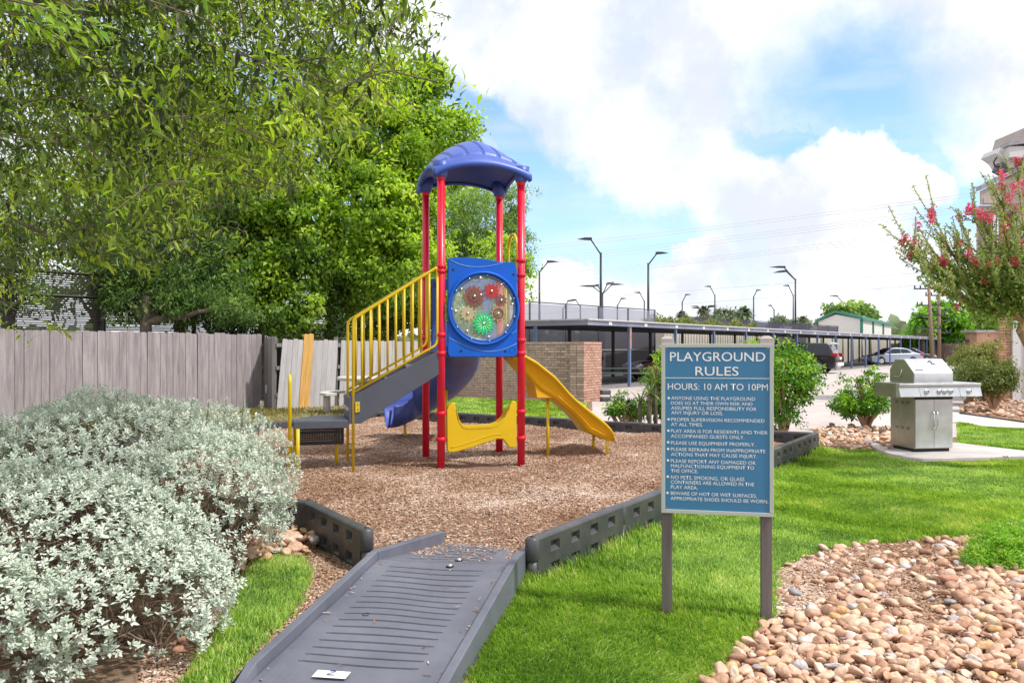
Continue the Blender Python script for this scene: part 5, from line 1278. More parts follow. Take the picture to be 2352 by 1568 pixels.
# upper eaves
mb=MB(); mb.prism([(bx(2262),zr(362)),(bx(2280),zr(374)),(bx(2294),zr(395)),(bx(2306),zr(395)),(bx(2306),zr(350)),(bx(2270),zr(350))],D0-.5,D0+.2,'y'); mb.build('eave_box',M_trim,ab)
mb=MB(); mb.box((bx(2282),D0-.7,zr(376)),(bx(2325),D0-.1,zr(350))); mb.build('fascia',M_trim,ab,bevel=.02)
mb=MB(); mb.prism([(bx(2278),zr(350)),(bx(2330),zr(343)),(bx(2330),zr(334)),(bx(2280),zr(341))],D0-.75,D0-.35,'y'); mb.build('upper_roof',M_roofgr,ab)
mb=MB(); mb.prism([(bx(2322),zr(402)),(bx(2420),zr(402)),(bx(2420),zr(350)),(bx(2326),zr(350))],D0-.85,D0-.2,'y'); mb.build('fascia',M_siding,ab)
mb=MB(); mb.prism([(bx(2322),zr(349)),(bx(2440),zr(349)),(bx(2440),zr(298)),(bx(2336),zr(301))],D0-.7,D0+1,'y'); mb.build('mansard',M_siding,ab)
mb=MB(); c_=Vector((bx(2278),D0-.35,zr(395))); mb.cbox(c_,(.22,.25,.26),Matrix.Rotation(.5,4,'Y')); fl=mb.build('security_camera_box',M_steel,ab,bevel=.02)
mb=MB(); mb.tube([(bx(2264),D0-.5,zr(372)),(bx(2257),D0-.5,zr(382)),(bx(2260),D0-.5,zr(392)),(bx(2270),D0-.5,zr(394))],.02,6); mb.build('cable',M_dark,ab)
# ================================================================== LAMPS, POLES, WIRES
def lamp(px,topy,heads,D,label,group='tall court lamps behind the carport',hs=1.0):
    t=thing('court_lamp',label,'lamp post',(W(px,HY,D).x,D,0),0,group); zt=W(px,topy,D).z
    mb=MB(); mb.tube([(0,0,0),(0,0,zt)],[.13*hs,.085*hs],8); mb.build('lamp_pole',M_lamp,t)
    for (dx,dy,yd) in heads:  # head tip in pixels relative to pole top
        X=dx/F*D; Z=-dy/F*D; hx=X*.42; mb=MB(); mb.tube([(0,0,zt-.15),(hx,yd*.4,zt+Z*.92)],.06*hs,6); mb.build('lamp_arm',M_lamp,t)
        mb=MB(); a=Vector((hx*.9,yd*.4,zt+Z*.98)); b=Vector((X,yd,zt+Z)); d=(b-a).normalized(); s_=d.cross(Vector((0,0,1))).normalized(); wd=.24*hs
        u=Vector((0,0,1))
        mb.add([a-s_*wd*.5+u*.09,a+s_*wd*.5+u*.09,a-s_*wd*.5-u*.12,a+s_*wd*.5-u*.12,a.lerp(b,.45)-s_*wd*1.2+u*.07,a.lerp(b,.45)+s_*wd*1.2+u*.07,a.lerp(b,.45)-s_*wd*1.2-u*.09,a.lerp(b,.45)+s_*wd*1.2-u*.09,b-s_*wd*.5-u*.03,b+s_*wd*.5-u*.03],
               [(0,1,5,4),(2,6,7,3),(0,4,6,2),(1,3,7,5),(0,2,3,1),(4,5,9,8),(6,8,9,7),(4,8,6),(5,7,9)]); mb.build('lamp_head',M_lamp,t)
lamp(1239,622,[(46,-22,.3)],78,'lamp post with one head pointing right, nearest the red tower post')
lamp(1380,580,[(-53,-33,.4)],62,'tallest lamp post with a single broad head pointing left')
lamp(1384,672,[(-55,-16,.4),(52,-20,.5),(-16,-21,5),(14,-17,-5)],92,'four-headed lamp post right behind the tallest lamp')
lamp(1489,604,[(48,-24,.3)],68,'tall lamp post with head pointing right, above the near court fence end')
for i,(px,ty,hd,lb) in enumerate(((1333,702,[(-24,-14,.3)],'small far lamp with head pointing left just left of the tallest lamp'),(1293,708,[(28,-18,.3)],'low far lamp with head pointing right over the sagging mesh'),
  (1418,700,[(22,-15,.3)],'small far lamp pointing right between the two tall lamps'),(1480,690,[(-24,-19,.3)],'small far lamp pointing left beside the tall right-pointing lamp'),
  (1567,692,[(21,-16,.3)],'small far lamp pointing right above the palm trees'),(1642,677,[(-24,-20,.3)],'far lamp pointing left above the four-headed far lamp'),
  (1731,680,[(19,-14,.3)],'lamp pointing right standing clear above the far round trees'),(1778,710,[(-15,-9,.2)],'short far lamp pointing left above the far court fence'),
  (1822,677,[(-24,-22,.3)],'lamp pointing left half hidden by the paired-head lamp'),(1937,694,[(-32,-15,.4)],'lamp pointing left behind the green roof'),(1911,712,[(-14,-9,.2)],'shortest far lamp left of the green-roofed building'),
  (1657,722,[(-9,-12,.2)],'tiny far lamp between round tree and palm'))):
    lamp(px,ty,hd,118+i,lb,hs=1.1)
lamp(1616,716,[(-31,-13,.4),(34,-12,.5),(-12,-11,5),(12,-12,-5)],128,'small four-headed lamp among the far palm crowns',hs=1.2)
lamp(1827,640,[(-58,-28,.4),(-22,-22,4)],84,'tall lamp post with two heads pointing left')
for px,ty in ((1252,745),(1285,742),(1357,750)): pass
M_wood=pmat('weathered_pole_wood',(.26,.17,.11),.85)
for (px,D,ty,lb) in ((2133,73,652,'nearer wooden utility pole with four crossarms'),(2157,78,668,'farther wooden utility pole beside the crape myrtle')):
    x=W(px,HY,D).x; zt=W(px,ty,D).z; t=thing('utility_pole',lb,'utility pole',(x,D,0),0,'wooden utility poles'); mb=MB(); mb.tube([(0.35 if px<2140 else 0,0,0),(0,0,zt)],[.20,.13],8); mb.build('pole',M_wood,t)
    for k,(z,w) in enumerate(((zt-.5,1.35),(zt-2.0,1.1),(zt-2.9,1.5),(zt-4.1,1.1))):
        mb=MB(); mb.box((-w,-.08,z),(w,-.0,z+.12)); ca=mb.build('crossarm',M_cdark,t)
        for q in (-1,-.6,.6,1): mb=MB(); mb.tube([(w*q*.95,-.04,z+.1),(w*q*.95,-.04,z+.38)],.06,6); mb.build('insulator',M_cdark,ca)
wr=thing('power_lines','bundles of thin overhead power lines crossing the sky','power lines'); M_wire=pmat('wire_metal',(.62,.66,.72),.6)
for (pxa,ya,pxb,yb) in ((1205,563,2352,425),(1205,570,2352,431),(1205,591,2352,452),(1205,597,2352,458),(1205,604,2352,464),(1205,628,2352,500),(1205,633,2352,506),(1205,638,2352,511),(1205,674,2352,612),(1205,705,2352,640)):
    Da,Db=190,120; A=W(pxa-240,ya+.12*240,Da*1.1); B=W(pxb+200,yb-.12*200,Db*.95); mb=MB(); P=[]
    for t_ in np.linspace(0,1,24): p=A.lerp(B,t_); p.z-=2.2*4*t_*(1-t_)*.35; P.append(p)
    mb.tube(P,.04,4,False); mb.build('power_line',M_wire,wr)
# ================================================================== CARS
M_tyre=pmat('tyre_rubber',(.015,.015,.016),.8); M_rim=pmat('alloy_rim',(.5,.5,.52),.3,.8); M_cglass=pmat('dark_car_glass',(.02,.03,.04),.08,var=.02); M_tail=pmat('red_tail_lens',(.5,.01,.02),.2); M_head=pmat('clear_headlamp',(.7,.72,.75),.15)
def car(label,loc,rz_,paint,kind):
    t=thing('parked_car' if kind=='sedan' else 'parked_suv',label,'car',loc,rz_)   # +x = front
    if kind=='sedan':
        L,Wd=4.65,1.8; low=[(-2.3,.30),(-2.32,.62),(-2.25,.92),(-1.75,1.0),(1.05,.93),(1.85,.84),(2.22,.70),(2.32,.50),(2.25,.24),(1.95,.2),(-2.0,.2)]
        gh=[(-1.75,.99),(-1.05,1.37),(-.55,1.45),(.15,1.45),(.5,1.38),(1.2,.92)]; wx=(-1.38,1.38); wr_=.33
        wins=[[(-1.35,1.0),(-.98,1.30),(-.42,1.36),(-.42,.99)],[(-.36,.99),(-.36,1.36),(.14,1.37),(.42,1.30),(.95,.95)]]
    else:
        L,Wd=4.95,1.95; low=[(-2.42,.40),(-2.45,.75),(-2.38,1.08),(-2.30,1.12),(1.2,1.08),(2.1,.98),(2.40,.78),(2.45,.5),(2.35,.30),(-2.3,.28)]
        gh=[(-2.30,1.10),(-2.05,1.60),(-1.85,1.72),(-.2,1.77),(.45,1.68),(1.35,1.07)]; wx=(-1.45,1.48); wr_=.37
        wins=[[(-2.10,1.13),(-1.93,1.52),(-1.25,1.60),(-1.25,1.12)],[(-1.18,1.12),(-1.18,1.60),(-.38,1.64),(-.38,1.11)],[(-.3,1.11),(-.3,1.64),(.3,1.60),(1.05,1.09)]]
    def arch(poly):
        return poly
    body=MB(); n=len(low); 
    # cross sections: tumblehome via three layers
    hw=Wd/2
    for s in (-1,1): pass
    vs=[]; 
    for (y,sc_) in ((-hw,.97),(-hw+.10,1.0),(hw-.10,1.0),(hw,.97)): vs+=[(x*sc_,y,(z-.6)*sc_+.6) for x,z in low]
    fs=[(k*n+i,k*n+(i+1)%n,(k+1)*n+(i+1)%n,(k+1)*n+i) for k in range(3) for i in range(n)]+[tuple(range(n)),tuple(3*n+i for i in range(n-1,-1,-1))]
    body.add(vs,fs); b_=body.build('body',paint,t,bevel=.05,seg=2)
    cab_=MB(); g_=len(gh); vs=[(x,-hw+.08,z) if z<1.12 else (x,-hw+.26,z) for x,z in gh]+[(x,hw-.08,z) if z<1.12 else (x,hw-.26,z) for x,z in gh]
    cab_.add(vs,[tuple(range(g_)),tuple(range(2*g_-1,g_-1,-1))]+[(i,i+1,g_+i+1,g_+i) for i in range(g_-1)]); cb=cab_.build('cabin',paint,t,bevel=.04)
    for w_ in wins:
        for s in (-1,1):
            mb=MB(); vv=[]
            for x,z in w_:
                f=(z-1.0)/.45 if kind=='sedan' else (z-1.1)/.62
                yy=hw-.08-.18*max(0,min(1,f))+.012; vv.append((x,s*yy,z))
            mb.add(vv,[tuple(range(len(vv)))]); mb.build('side_window',M_cglass,cb)
    zb=1.0 if kind=='sedan' else 1.14
    (xa,za),(xb,zb_)=(gh[0],gh[1]); mb=MB(); e=.02
    mb.add([(xa+.07-e,-hw+.20,za+.07),(xb-e,-hw+.32,zb_-.02),(xb-e,hw-.32,zb_-.02),(xa+.07-e,hw-.20,za+.07)],[(0,1,2,3)]); mb.build('rear_window',M_cglass,cb)
    (xa,za),(xb,zb_)=(gh[-1],gh[-2]); mb=MB(); mb.add([(xa-.07+e,-hw+.20,za+.06),(xb+e,-hw+.30,zb_-.02),(xb+e,hw-.30,zb_-.02),(xa-.07+e,hw-.20,za+.06)],[(0,1,2,3)]); mb.build('windscreen',M_cglass,cb)
    MX=Matrix.Rotation(R(90),3,'X')
    for x in wx:
        for s in (-1,1):
            mb=MB(); mb.lathe([(wr_*.6,-.11),(wr_,-.10),(wr_,.10),(wr_*.6,.11)],(x,s*(hw-.10),wr_),20,MX); w_=mb.build('wheel',M_tyre,t); mb=MB(); mb.lathe([(wr_*.62,-.118),(wr_*.62,.118)],(x,s*(hw-.10),wr_),14,MX); mb.build('rim',M_rim,w_)
            mb=MB(); mb.lathe([(wr_*1.12,-.02),(wr_*1.12,.02)],(x,s*(hw-.02),wr_+.02),18,MX); mb.build('wheel_arch',M_black,t)
    for s in (-1,1):
        zt=.78 if kind=='sedan' else 1.0
        mb=MB(); mb.prism([(-L/2-.02,zt-.05),(-L/2+.35,zt+.03),(-L/2+.28,zt+.17),(-L/2+.0,zt+.15)],s*(hw-.30),s*(hw+.005),'y'); mb.build('tail_light',M_tail,t,bevel=.01)
        mb=MB(); mb.prism([(L/2-.45,.68),(L/2-.08,.60),(L/2-.06,.68),(L/2-.3,.80)],s*(hw-.38),s*(hw+.002),'y'); mb.build('headlight',M_head,t,bevel=.01)
    mb=MB(); mb.box((-L/2-.05,-hw+.08,.42),(-L/2+.1,hw-.08,.62)); mb.build('rear_bumper',paint if kind=='sedan' else M_trim,t,bevel=.03)
    mb=MB(); mb.box((-L/2-.035,-.26,.68 if kind=='sedan' else .80),(-L/2+.05,.26,.80 if kind=='sedan' else .93)); mb.build('number_plate',M_white,t)
    if kind!='sedan':
        mb=MB(); mb.prism([(-2.30,1.66),(-1.95,1.74),(-1.95,1.78),(-2.36,1.70)],-hw+.3,hw-.3,'y'); mb.build('rear_spoiler',M_trim,t)
    return t
P_sil=pmat('silver_blue_car_paint',(.36,.40,.50),.3,.35,var=.03,coat=.5); P_blk=pmat('black_car_paint',(.012,.012,.016),.2,var=.02,coat=.6); P_dgr=pmat('dark_grey_car_paint',(.09,.10,.14),.3,.3,var=.03,coat=.5); P_mar=pmat('maroon_car_paint',(.10,.012,.022),.3,var=.03,coat=.5)
s_=W(2048,HY,69); car('silver blue sedan parked under the carport, nose to the left',(s_.x,69,0),R(180+4),P_sil,'sedan')
s_=W(2085,HY,76); car('dark grey car behind the silver sedan, nose to the right',(s_.x,76,0),R(-8),P_dgr,'sedan')
s_=W(1838,HY,46.5); car('black suv with red tail light parked at the carport, tail to the right',(s_.x,47.3,0),R(180-32),P_blk,'suv')
s_=W(1790,HY,54); 
s_=W(1545,HY,36); car('maroon car mostly hidden behind the rules sign',(s_.x+.25,36.5,0),R(180+12),P_mar,'sedan')
# green bench by the screen
t=thing('green_bench','pale green low bench under the near end of the carport','bench',(W(1440,HY,33).x,34,0),R(8))
M_pg=pmat('pale_green_paint',(.38,.52,.44),.6)
for y,z in ((0,.42),(.45,.62),(.9,.42)):
    mb=MB(); mb.box((-1.6,y-.14,z-.04),(1.6,y+.14,z)); mb.build('plank',M_pg,t)
for x in (-1.2,1.2): mb=MB(); mb.box((x-.04,-.1,0),(x+.04,1.0,.38)); mb.build('bench_frame',M_pg,t)
mb=MB(); p=G(1944,1000); mb.box((-.075,-.04,0),(.075,.04,.09)); tag(mb.build('utility_marker',M_trim,None,bevel=.005,loc=(p.x,p.y,0)),'small pale block standing on the pebble strip left of the stump','marker')
mb=MB(); p=G(2314,1050,.05); mb.tube([(p.x+.045*math.cos(a),p.y+.045*math.sin(a),.062) for a in np.linspace(.6,5.6,14)],.008,6); tag(mb.build('metal_ring',M_ssd),'small open metal ring lying on the pad right of the grill','ring')
# ================================================================== VEGETATION
def tube_into(parent,name,paths,m):
    mb=MB()
    for pts,r in paths: mb.tube(pts,r,7,False)
    return mb.build(name,m,parent)
def leaf_obj(name,parent,P,D,N,L,Wd,m,rg,rv=None,broad=False,fold=.18,droop=.25,label=None):
    V,T,k=leaf_arrays(P,D,N,L,Wd,fold,droop,broad)
    rv=rg.random(len(P)) if rv is None else rv
    o=link(name,np_mesh(name,V,T,np.repeat(rv,k)),m,parent); o['kind']='stuff'; return o
def crown(parent,blobs,ncl,per,ls,m,rg,name='crown',spread=.38,up=.6,shell=.55,broad=True,wr=.5,bias=None,lo=0,hi=1,drp=.35,gap=-.22):
    """leaf clumps spread through the outer part of a set of ellipsoids"""
    vol=np.array([b[3]*b[4]*b[5] for b in blobs])**.67; pick=rg.choice(len(blobs),ncl,p=vol/vol.sum()); B=np.array(blobs)[pick]
    d=rdir(ncl,rg); r=1-shell*rg.random(ncl)**1.6; r*=1+.14*np.sin(d[:,0]*7+B[:,0]*3)*np.cos(d[:,2]*6+B[:,1])
    C=B[:,:3]+d*r[:,None]*B[:,3:6]
    if gap>-1:
        sz=spread*2.6; nz=np.array([mnoise.noise(Vector((c[0]/sz+9,c[1]/sz,c[2]/sz))) for c in C]); C=C+d*(nz*spread*1.8)[:,None]; kp=nz>gap; C,d,r,B=C[kp],d[kp],r[kp],B[kp]; ncl=len(C)
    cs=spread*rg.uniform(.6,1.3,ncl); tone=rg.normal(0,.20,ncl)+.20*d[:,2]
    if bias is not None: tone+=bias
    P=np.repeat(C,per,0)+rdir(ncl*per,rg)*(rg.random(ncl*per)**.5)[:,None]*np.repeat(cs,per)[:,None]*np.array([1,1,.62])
    out=np.repeat(d,per,0); D=unit(out*.5+rdir(len(P),rg)*.9+np.array([0,0,-drp])); N=unit(rdir(len(P),rg)*.6+np.array([0,0,up])+out*.3)
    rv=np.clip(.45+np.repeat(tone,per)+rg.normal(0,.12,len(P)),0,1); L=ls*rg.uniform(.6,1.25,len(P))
    return leaf_obj(name,parent,P,D,N,L,L*wr,m,rg,rv,broad)
def limbs(base,ends,r0,rg,seg=7,wob=.12):
    o=[]; base=Vector(base)
    for e in ends:
        e=Vector(e); P=[];Rr=[]
        for k in range(seg+1):
            t=k/seg; p=base.lerp(e,t); p.z=base.z+(e.z-base.z)*(t**.8); w=wob*math.sin(t*math.pi)
            p+=Vector(rg.normal(0,1,3))*w*(e-base).length*.12; P.append(p); Rr.append(r0*(1-t)**.8+.012)
        o.append((P,Rr))
    return o
ML_a=leafmat('bright_tree_leaf',[(.055,.105,.022),(.12,.21,.034),(.22,.35,.045),(.37,.50,.055),(.56,.65,.10)],trans=.45,tcol=(1.9,2.0,.6))
ML_b=leafmat('dark_tree_leaf',[(.03,.065,.02),(.065,.13,.035),(.11,.20,.05),(.18,.29,.07),(.30,.42,.11)],trans=.38,tcol=(1.8,1.9,.7))
ML_h=leafmat('overhanging_leaf',[(.014,.026,.012),(.040,.068,.018),(.090,.145,.024),(.21,.30,.032),(.46,.56,.08)],rough=.34,trans=.42,tcol=(2.1,2.3,.5),spec=.6)
ML_s=leafmat('silver_leaf',[(.34,.40,.31),(.50,.57,.47),(.64,.70,.61),(.75,.79,.71),(.83,.85,.79)],rough=.6,trans=.15,tcol=(1,1.1,.9))
ML_bush=leafmat('glossy_bush_leaf',[(.022,.085,.010),(.05,.17,.014),(.10,.27,.018),(.22,.42,.02),(.38,.56,.04)],rough=.35,trans=.3)
ML_bd=leafmat('dull_shrub_leaf',[(.05,.085,.02),(.09,.14,.03),(.14,.20,.045),(.21,.25,.06),(.30,.27,.08)],rough=.4,trans=.3)
ML_crape=leafmat('crape_leaf',[(.09,.16,.045),(.15,.24,.06),(.22,.33,.075),(.31,.41,.10),(.38,.24,.12)],trans=.45)
ML_pink=leafmat('pink_blossom',[(.45,.03,.12),(.74,.05,.18),(.84,.16,.26),(.88,.42,.42)],trans=.3,tcol=(1.2,.8,.9))
ML_far=leafmat('far_leaf',[(.12,.17,.09),(.18,.25,.13),(.25,.32,.17)],trans=.2,tcol=(1.2,1.2,.8))
ML_fern=leafmat('fresh_fern_leaf',[(.10,.26,.02),(.17,.40,.03),(.26,.50,.04),(.40,.55,.05)],trans=.4,tcol=(1.5,1.5,.6))

# ---- row of trees behind the fence
def tree(label,px,D,blobs,ncl,per,ls,m,seed,trunk_r=.16,name='broadleaf_tree',lean=0,bias=0,**kw):
    rg=np.random.default_rng(seed); b=W(px,HY,D); t=thing(name,label,'tree',(0,0,0))
    bl=[]
    for (bx_,by_,rx,ry,dd) in blobs:  # pixel centre and pixel radii at its own depth
        c=W(bx_,by_,D+dd); bl.append((c.x,c.y,c.z,rx/F*(D+dd),rx/F*(D+dd)*.8,ry/F*(D+dd)))
    zf=1.4
    tk=[([Vector((b.x,D,-.1)),Vector((b.x+lean*.3,D,zf*.8)),Vector((b.x+lean,D,zf*2))],[trunk_r*1.25,trunk_r,trunk_r*.8])]
    tk+=limbs((b.x+lean*.6,D,zf*1.5),[(q[0],q[1],q[2]+.3*q[5]) for q in bl],trunk_r*.6,rg)
    tube_into(t,'trunk',tk,M_bark); crown(t,bl,ncl,per,ls,m,rg,bias=bias,**kw); return t
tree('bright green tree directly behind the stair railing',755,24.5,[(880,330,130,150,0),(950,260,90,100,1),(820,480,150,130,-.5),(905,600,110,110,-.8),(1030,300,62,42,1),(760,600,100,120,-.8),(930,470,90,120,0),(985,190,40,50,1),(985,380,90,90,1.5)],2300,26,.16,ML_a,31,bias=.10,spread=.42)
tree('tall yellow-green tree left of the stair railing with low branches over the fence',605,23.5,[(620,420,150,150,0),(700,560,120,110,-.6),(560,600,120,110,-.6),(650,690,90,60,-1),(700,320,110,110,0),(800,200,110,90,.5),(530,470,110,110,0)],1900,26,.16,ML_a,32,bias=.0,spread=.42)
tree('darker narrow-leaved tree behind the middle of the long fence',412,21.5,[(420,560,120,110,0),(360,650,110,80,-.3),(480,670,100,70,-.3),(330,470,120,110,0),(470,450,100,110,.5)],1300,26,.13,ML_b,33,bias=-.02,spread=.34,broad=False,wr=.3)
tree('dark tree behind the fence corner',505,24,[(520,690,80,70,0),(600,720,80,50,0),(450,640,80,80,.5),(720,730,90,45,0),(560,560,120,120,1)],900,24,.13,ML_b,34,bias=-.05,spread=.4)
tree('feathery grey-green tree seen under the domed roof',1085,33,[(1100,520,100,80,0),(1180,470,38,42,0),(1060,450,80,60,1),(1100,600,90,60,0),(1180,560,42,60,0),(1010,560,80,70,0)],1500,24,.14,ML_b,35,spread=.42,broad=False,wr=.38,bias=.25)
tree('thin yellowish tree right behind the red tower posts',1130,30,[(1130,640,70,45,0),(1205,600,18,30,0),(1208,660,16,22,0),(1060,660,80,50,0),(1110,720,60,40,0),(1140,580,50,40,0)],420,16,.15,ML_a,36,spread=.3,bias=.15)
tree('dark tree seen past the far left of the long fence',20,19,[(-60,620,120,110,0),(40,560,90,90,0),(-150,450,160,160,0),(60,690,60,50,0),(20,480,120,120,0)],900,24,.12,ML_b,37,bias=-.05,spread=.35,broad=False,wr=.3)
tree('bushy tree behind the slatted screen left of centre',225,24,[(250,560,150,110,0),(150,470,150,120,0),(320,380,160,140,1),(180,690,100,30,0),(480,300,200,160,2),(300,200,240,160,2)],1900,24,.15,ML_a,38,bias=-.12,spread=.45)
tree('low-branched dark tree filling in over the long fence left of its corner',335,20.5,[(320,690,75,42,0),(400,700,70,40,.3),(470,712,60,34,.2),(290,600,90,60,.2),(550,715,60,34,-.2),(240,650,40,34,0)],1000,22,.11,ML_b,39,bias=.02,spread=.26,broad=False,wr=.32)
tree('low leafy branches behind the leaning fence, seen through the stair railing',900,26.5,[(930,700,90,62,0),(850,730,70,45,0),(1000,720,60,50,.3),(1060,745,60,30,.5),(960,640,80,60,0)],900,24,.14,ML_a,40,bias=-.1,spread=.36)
# dangling branches over the fence and grey rail gap
# ---- overhanging foreground tree
oh=thing('overhanging_tree','foreground tree with long drooping narrow leaves hanging in from the upper left','tree'); rg=np.random.default_rng(41)
lowx=[-200,0,60,140,250,330,430,520,600,700,800,880,940,985,1005]; lowy=[760,735,690,610,628,640,600,500,470,440,370,310,200,120,20]
paths=[([Vector((-6.2,5.6,-.1)),Vector((-6.0,5.7,1.5)),Vector((-5.6,5.9,3.2)),Vector((-5.0,6.1,5.0))],[.24,.2,.18,.14])]
LPn=[];LD=[];LN=[];LLn=[];LRv=[]; main=[]
limb_ends=[(-3.2,4.2,4.6),(-2.4,6.2,4.9),(-1.4,6.6,4.7),(-3.4,7.4,4.2),(-2.2,8.0,5.2),(-3.9,5.3,3.6),(-3.0,5.0,5.4),(-1.0,7.6,5.0),(-4.6,8.2,3.6)]
paths+=limbs((-5.4,5.95,3.7),limb_ends,.085,rg,9,.25)
ntw=2900; made=0; tries=0
while made<ntw and tries<60000:
    tries+=1
    px=rg.uniform(-160,955); lim=np.interp(px,lowx,lowy); py=lim-abs(rg.normal(0,1))*0-rg.random()**.85*(lim+160)
    if px>850 and rg.random()<.25: continue
    D=rg.uniform(4.6,8.6) if rg.random()>.10 else rg.uniform(3.6,4.8)
    if px<260 and py>540 : D=rg.uniform(5.5,9)
    # end (tip) of the twig; it starts higher up and to the left
    tip=W(px,py,D); L=rg.uniform(.32,.75); dirn=Vector((rg.uniform(-.45,1.0),rg.uniform(-.8,.8),-rg.uniform(-.35,.75))).normalized(); 
    st=tip-dirn*L+Vector((0,0,.10)); mid=st.lerp(tip,.5)+Vector((0,0,.07))
    n=int(L/.030); made+=1; tone=rg.normal(0,.24)+(.16 if 400<px<900 and 250<py<640 else 0)+(-.12 if py<260 and px<500 else 0)  # leaf colour carries painted light: sunlit middle, shaded upper left
    tone+=.42*mnoise.noise(tip*1.5)+.05  # noise paints lit clusters and shaded depths into the leaf tones
    if made%5==0: paths.append(([st,mid,tip],[.005,.004,.002]))
    for k in range(n):
        t=k/n; p=(st*(1-t)**2+mid*2*t*(1-t)+tip*t*t); ph=k*2.4+rg.uniform(-.4,.4); tang=(mid-st).lerp(tip-mid,t).normalized(); s1=tang.orthogonal().normalized(); s2=tang.cross(s1)
        dd=(tang*.6+(s1*math.cos(ph)+s2*math.sin(ph))*.95+Vector((0,0,-.16))).normalized()
        LPn.append(p); LD.append(dd); LN.append((rg.normal(0,.4),rg.normal(0,.4),1)); LLn.append(rg.uniform(.045,.092)); LRv.append(np.clip(.42+tone+rg.normal(0,.13),0,1))
# bright tufts that stand out
for (cx_,cy_,D,nn) in ((190,95,3.5,5),(60,30,3.6,4),(420,560,6.6,3),(330,590,6.6,3),(255,625,6.4,3),(600,310,5.6,3),(830,210,5.2,3),(560,400,5.4,3),(120,775,7.2,1)):
    for q in range(nn):
        tip=W(cx_+rg.normal(0,26),cy_+rg.normal(0,20),D); st=tip+Vector((-.30,rg.uniform(-.1,.1),.14)); mid=st.lerp(tip,.5)+Vector((0,0,.04)); paths.append(([st-Vector((.4,0,-.2)),st,mid,tip],[.006,.005,.004,.002]))
        for k in range(13):
            t=.25+.75*k/12; p=(st*(1-t)**2+mid*2*t*(1-t)+tip*t*t); ph=k*2.4; dd=Vector((.7+.2*rg.normal(),.6*math.cos(ph),.6*math.sin(ph)-.45)).normalized()
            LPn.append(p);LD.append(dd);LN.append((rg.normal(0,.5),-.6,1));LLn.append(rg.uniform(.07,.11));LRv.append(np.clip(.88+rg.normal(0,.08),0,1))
LPn=np.array(LPn);LD=np.array(LD);LN=unit(np.array(LN));LLn=np.array(LLn);LRv=np.array(LRv)
tube_into(oh,'trunk',paths,M_bark)
# the 300 leaves that show largest are parts, the rest one mass
pxs=CX+F*LPn[:,0]/LPn[:,1]; pys=HY-F*(LPn[:,2]-EYE)/LPn[:,1]; vis=(pxs>-20)&(pys>-20)
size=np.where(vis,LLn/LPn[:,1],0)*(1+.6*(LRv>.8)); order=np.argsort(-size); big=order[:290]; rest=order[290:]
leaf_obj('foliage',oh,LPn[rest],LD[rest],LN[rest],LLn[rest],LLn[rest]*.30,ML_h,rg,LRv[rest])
def leaf_part(parent,name,P,D,N,L,Wd,rv,mats,me_cache,broad,key):
    pass
ML_ho=[leafmat('overhanging_leaf_tone_%s'%w,[c,c],rough=.3,trans=.42,tcol=(2.1,2.3,.5),spec=.6) for w,c in (('dark',(.042,.092,.016)),('mid',(.075,.165,.018)),('light',(.14,.27,.025)),('pale',(.30,.44,.05)))]
def unit_leaf(m,wr,broad,droop=.25,fold=.18):
    V,T,k=leaf_arrays(np.zeros((1,3)),np.array([[1.,0,0]]),np.array([[0,0,1.]]),1.,wr,fold,droop,broad); me=np_mesh('leaf',V,T,np.full(k,.5)); me.materials.append(m); return me
UL=[unit_leaf(m,.30,False) for m in ML_ho]
def place_leaf(parent,me,P,D,N,L):
    x=Vector(D).normalized(); z=Vector(N); y=z.cross(x).normalized(); z=x.cross(y); M=Matrix((x,y,z)).transposed()
    o=bpy.data.objects.new('leaf',me); col.objects.link(o); o.parent=parent; o.location=P; o.rotation_euler=M.to_euler(); o.scale=(L,L,L)
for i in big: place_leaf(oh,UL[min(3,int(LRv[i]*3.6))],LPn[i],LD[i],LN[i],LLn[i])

# ---- silver shrub
ss=thing('silver_shrub','large rounded silver-leaved shrub beside the ramp and fence','shrub'); rg=np.random.default_rng(51)
mounds=[(-2.66,5.35,.52,1.18,1.15,.66),(-2.95,5.7,.56,.60,.7,.60),(-3.45,5.5,.34,.95,1.1,.52),(-2.55,4.1,.32,1.02,.9,.56),(-1.98,5.0,.45,.52,.75,.55),(-4.3,5.0,.24,1.0,1.2,.48),(-3.5,4.0,.28,1.0,.9,.56),(-1.95,3.95,.26,.58,.6,.34),(-2.9,3.5,.25,1.0,.55,.42),(-3.0,3.45,.10,1.1,.5,.30)]
Mo=np.array(mounds); nr=40000; pick=rg.choice(len(mounds),nr,p=(Mo[:,3]*Mo[:,4])/(Mo[:,3]*Mo[:,4]).sum()); B=Mo[pick]
d=rdir(nr,rg); d[:,2]=np.where(d[:,2]<-.45,-d[:,2],d[:,2]); r=1.0-rg.random(nr)**2.2*.30
bump=1+.07*np.sin(d[:,0]*5+B[:,1]*2)*np.cos(d[:,1]*5+B[:,0])+.05*np.sin(d[:,0]*13+d[:,2]*9); C=B[:,:3]+d*(r*bump)[:,None]*B[:,3:6]
ins=np.zeros(nr,bool)
for k,m_ in enumerate(mounds):
    q=((C-np.array(m_[:3]))/np.array(m_[3:6])); ins|=((q**2).sum(1)<.58)
# thin patches low on the near side where stems show
hole=np.array([mnoise.noise(Vector((c[0]*1.9,c[1]*1.9,c[2]*2.2+3))) for c in C]); thin=(hole>.30+.8*np.clip(C[:,2]-.10,0,1))&(rg.random(nr)<.85)
ok=(~ins)&(C[:,2]>.03)&(~thin)&(C[:,1]>2.6); C=C[ok];d=d[ok]
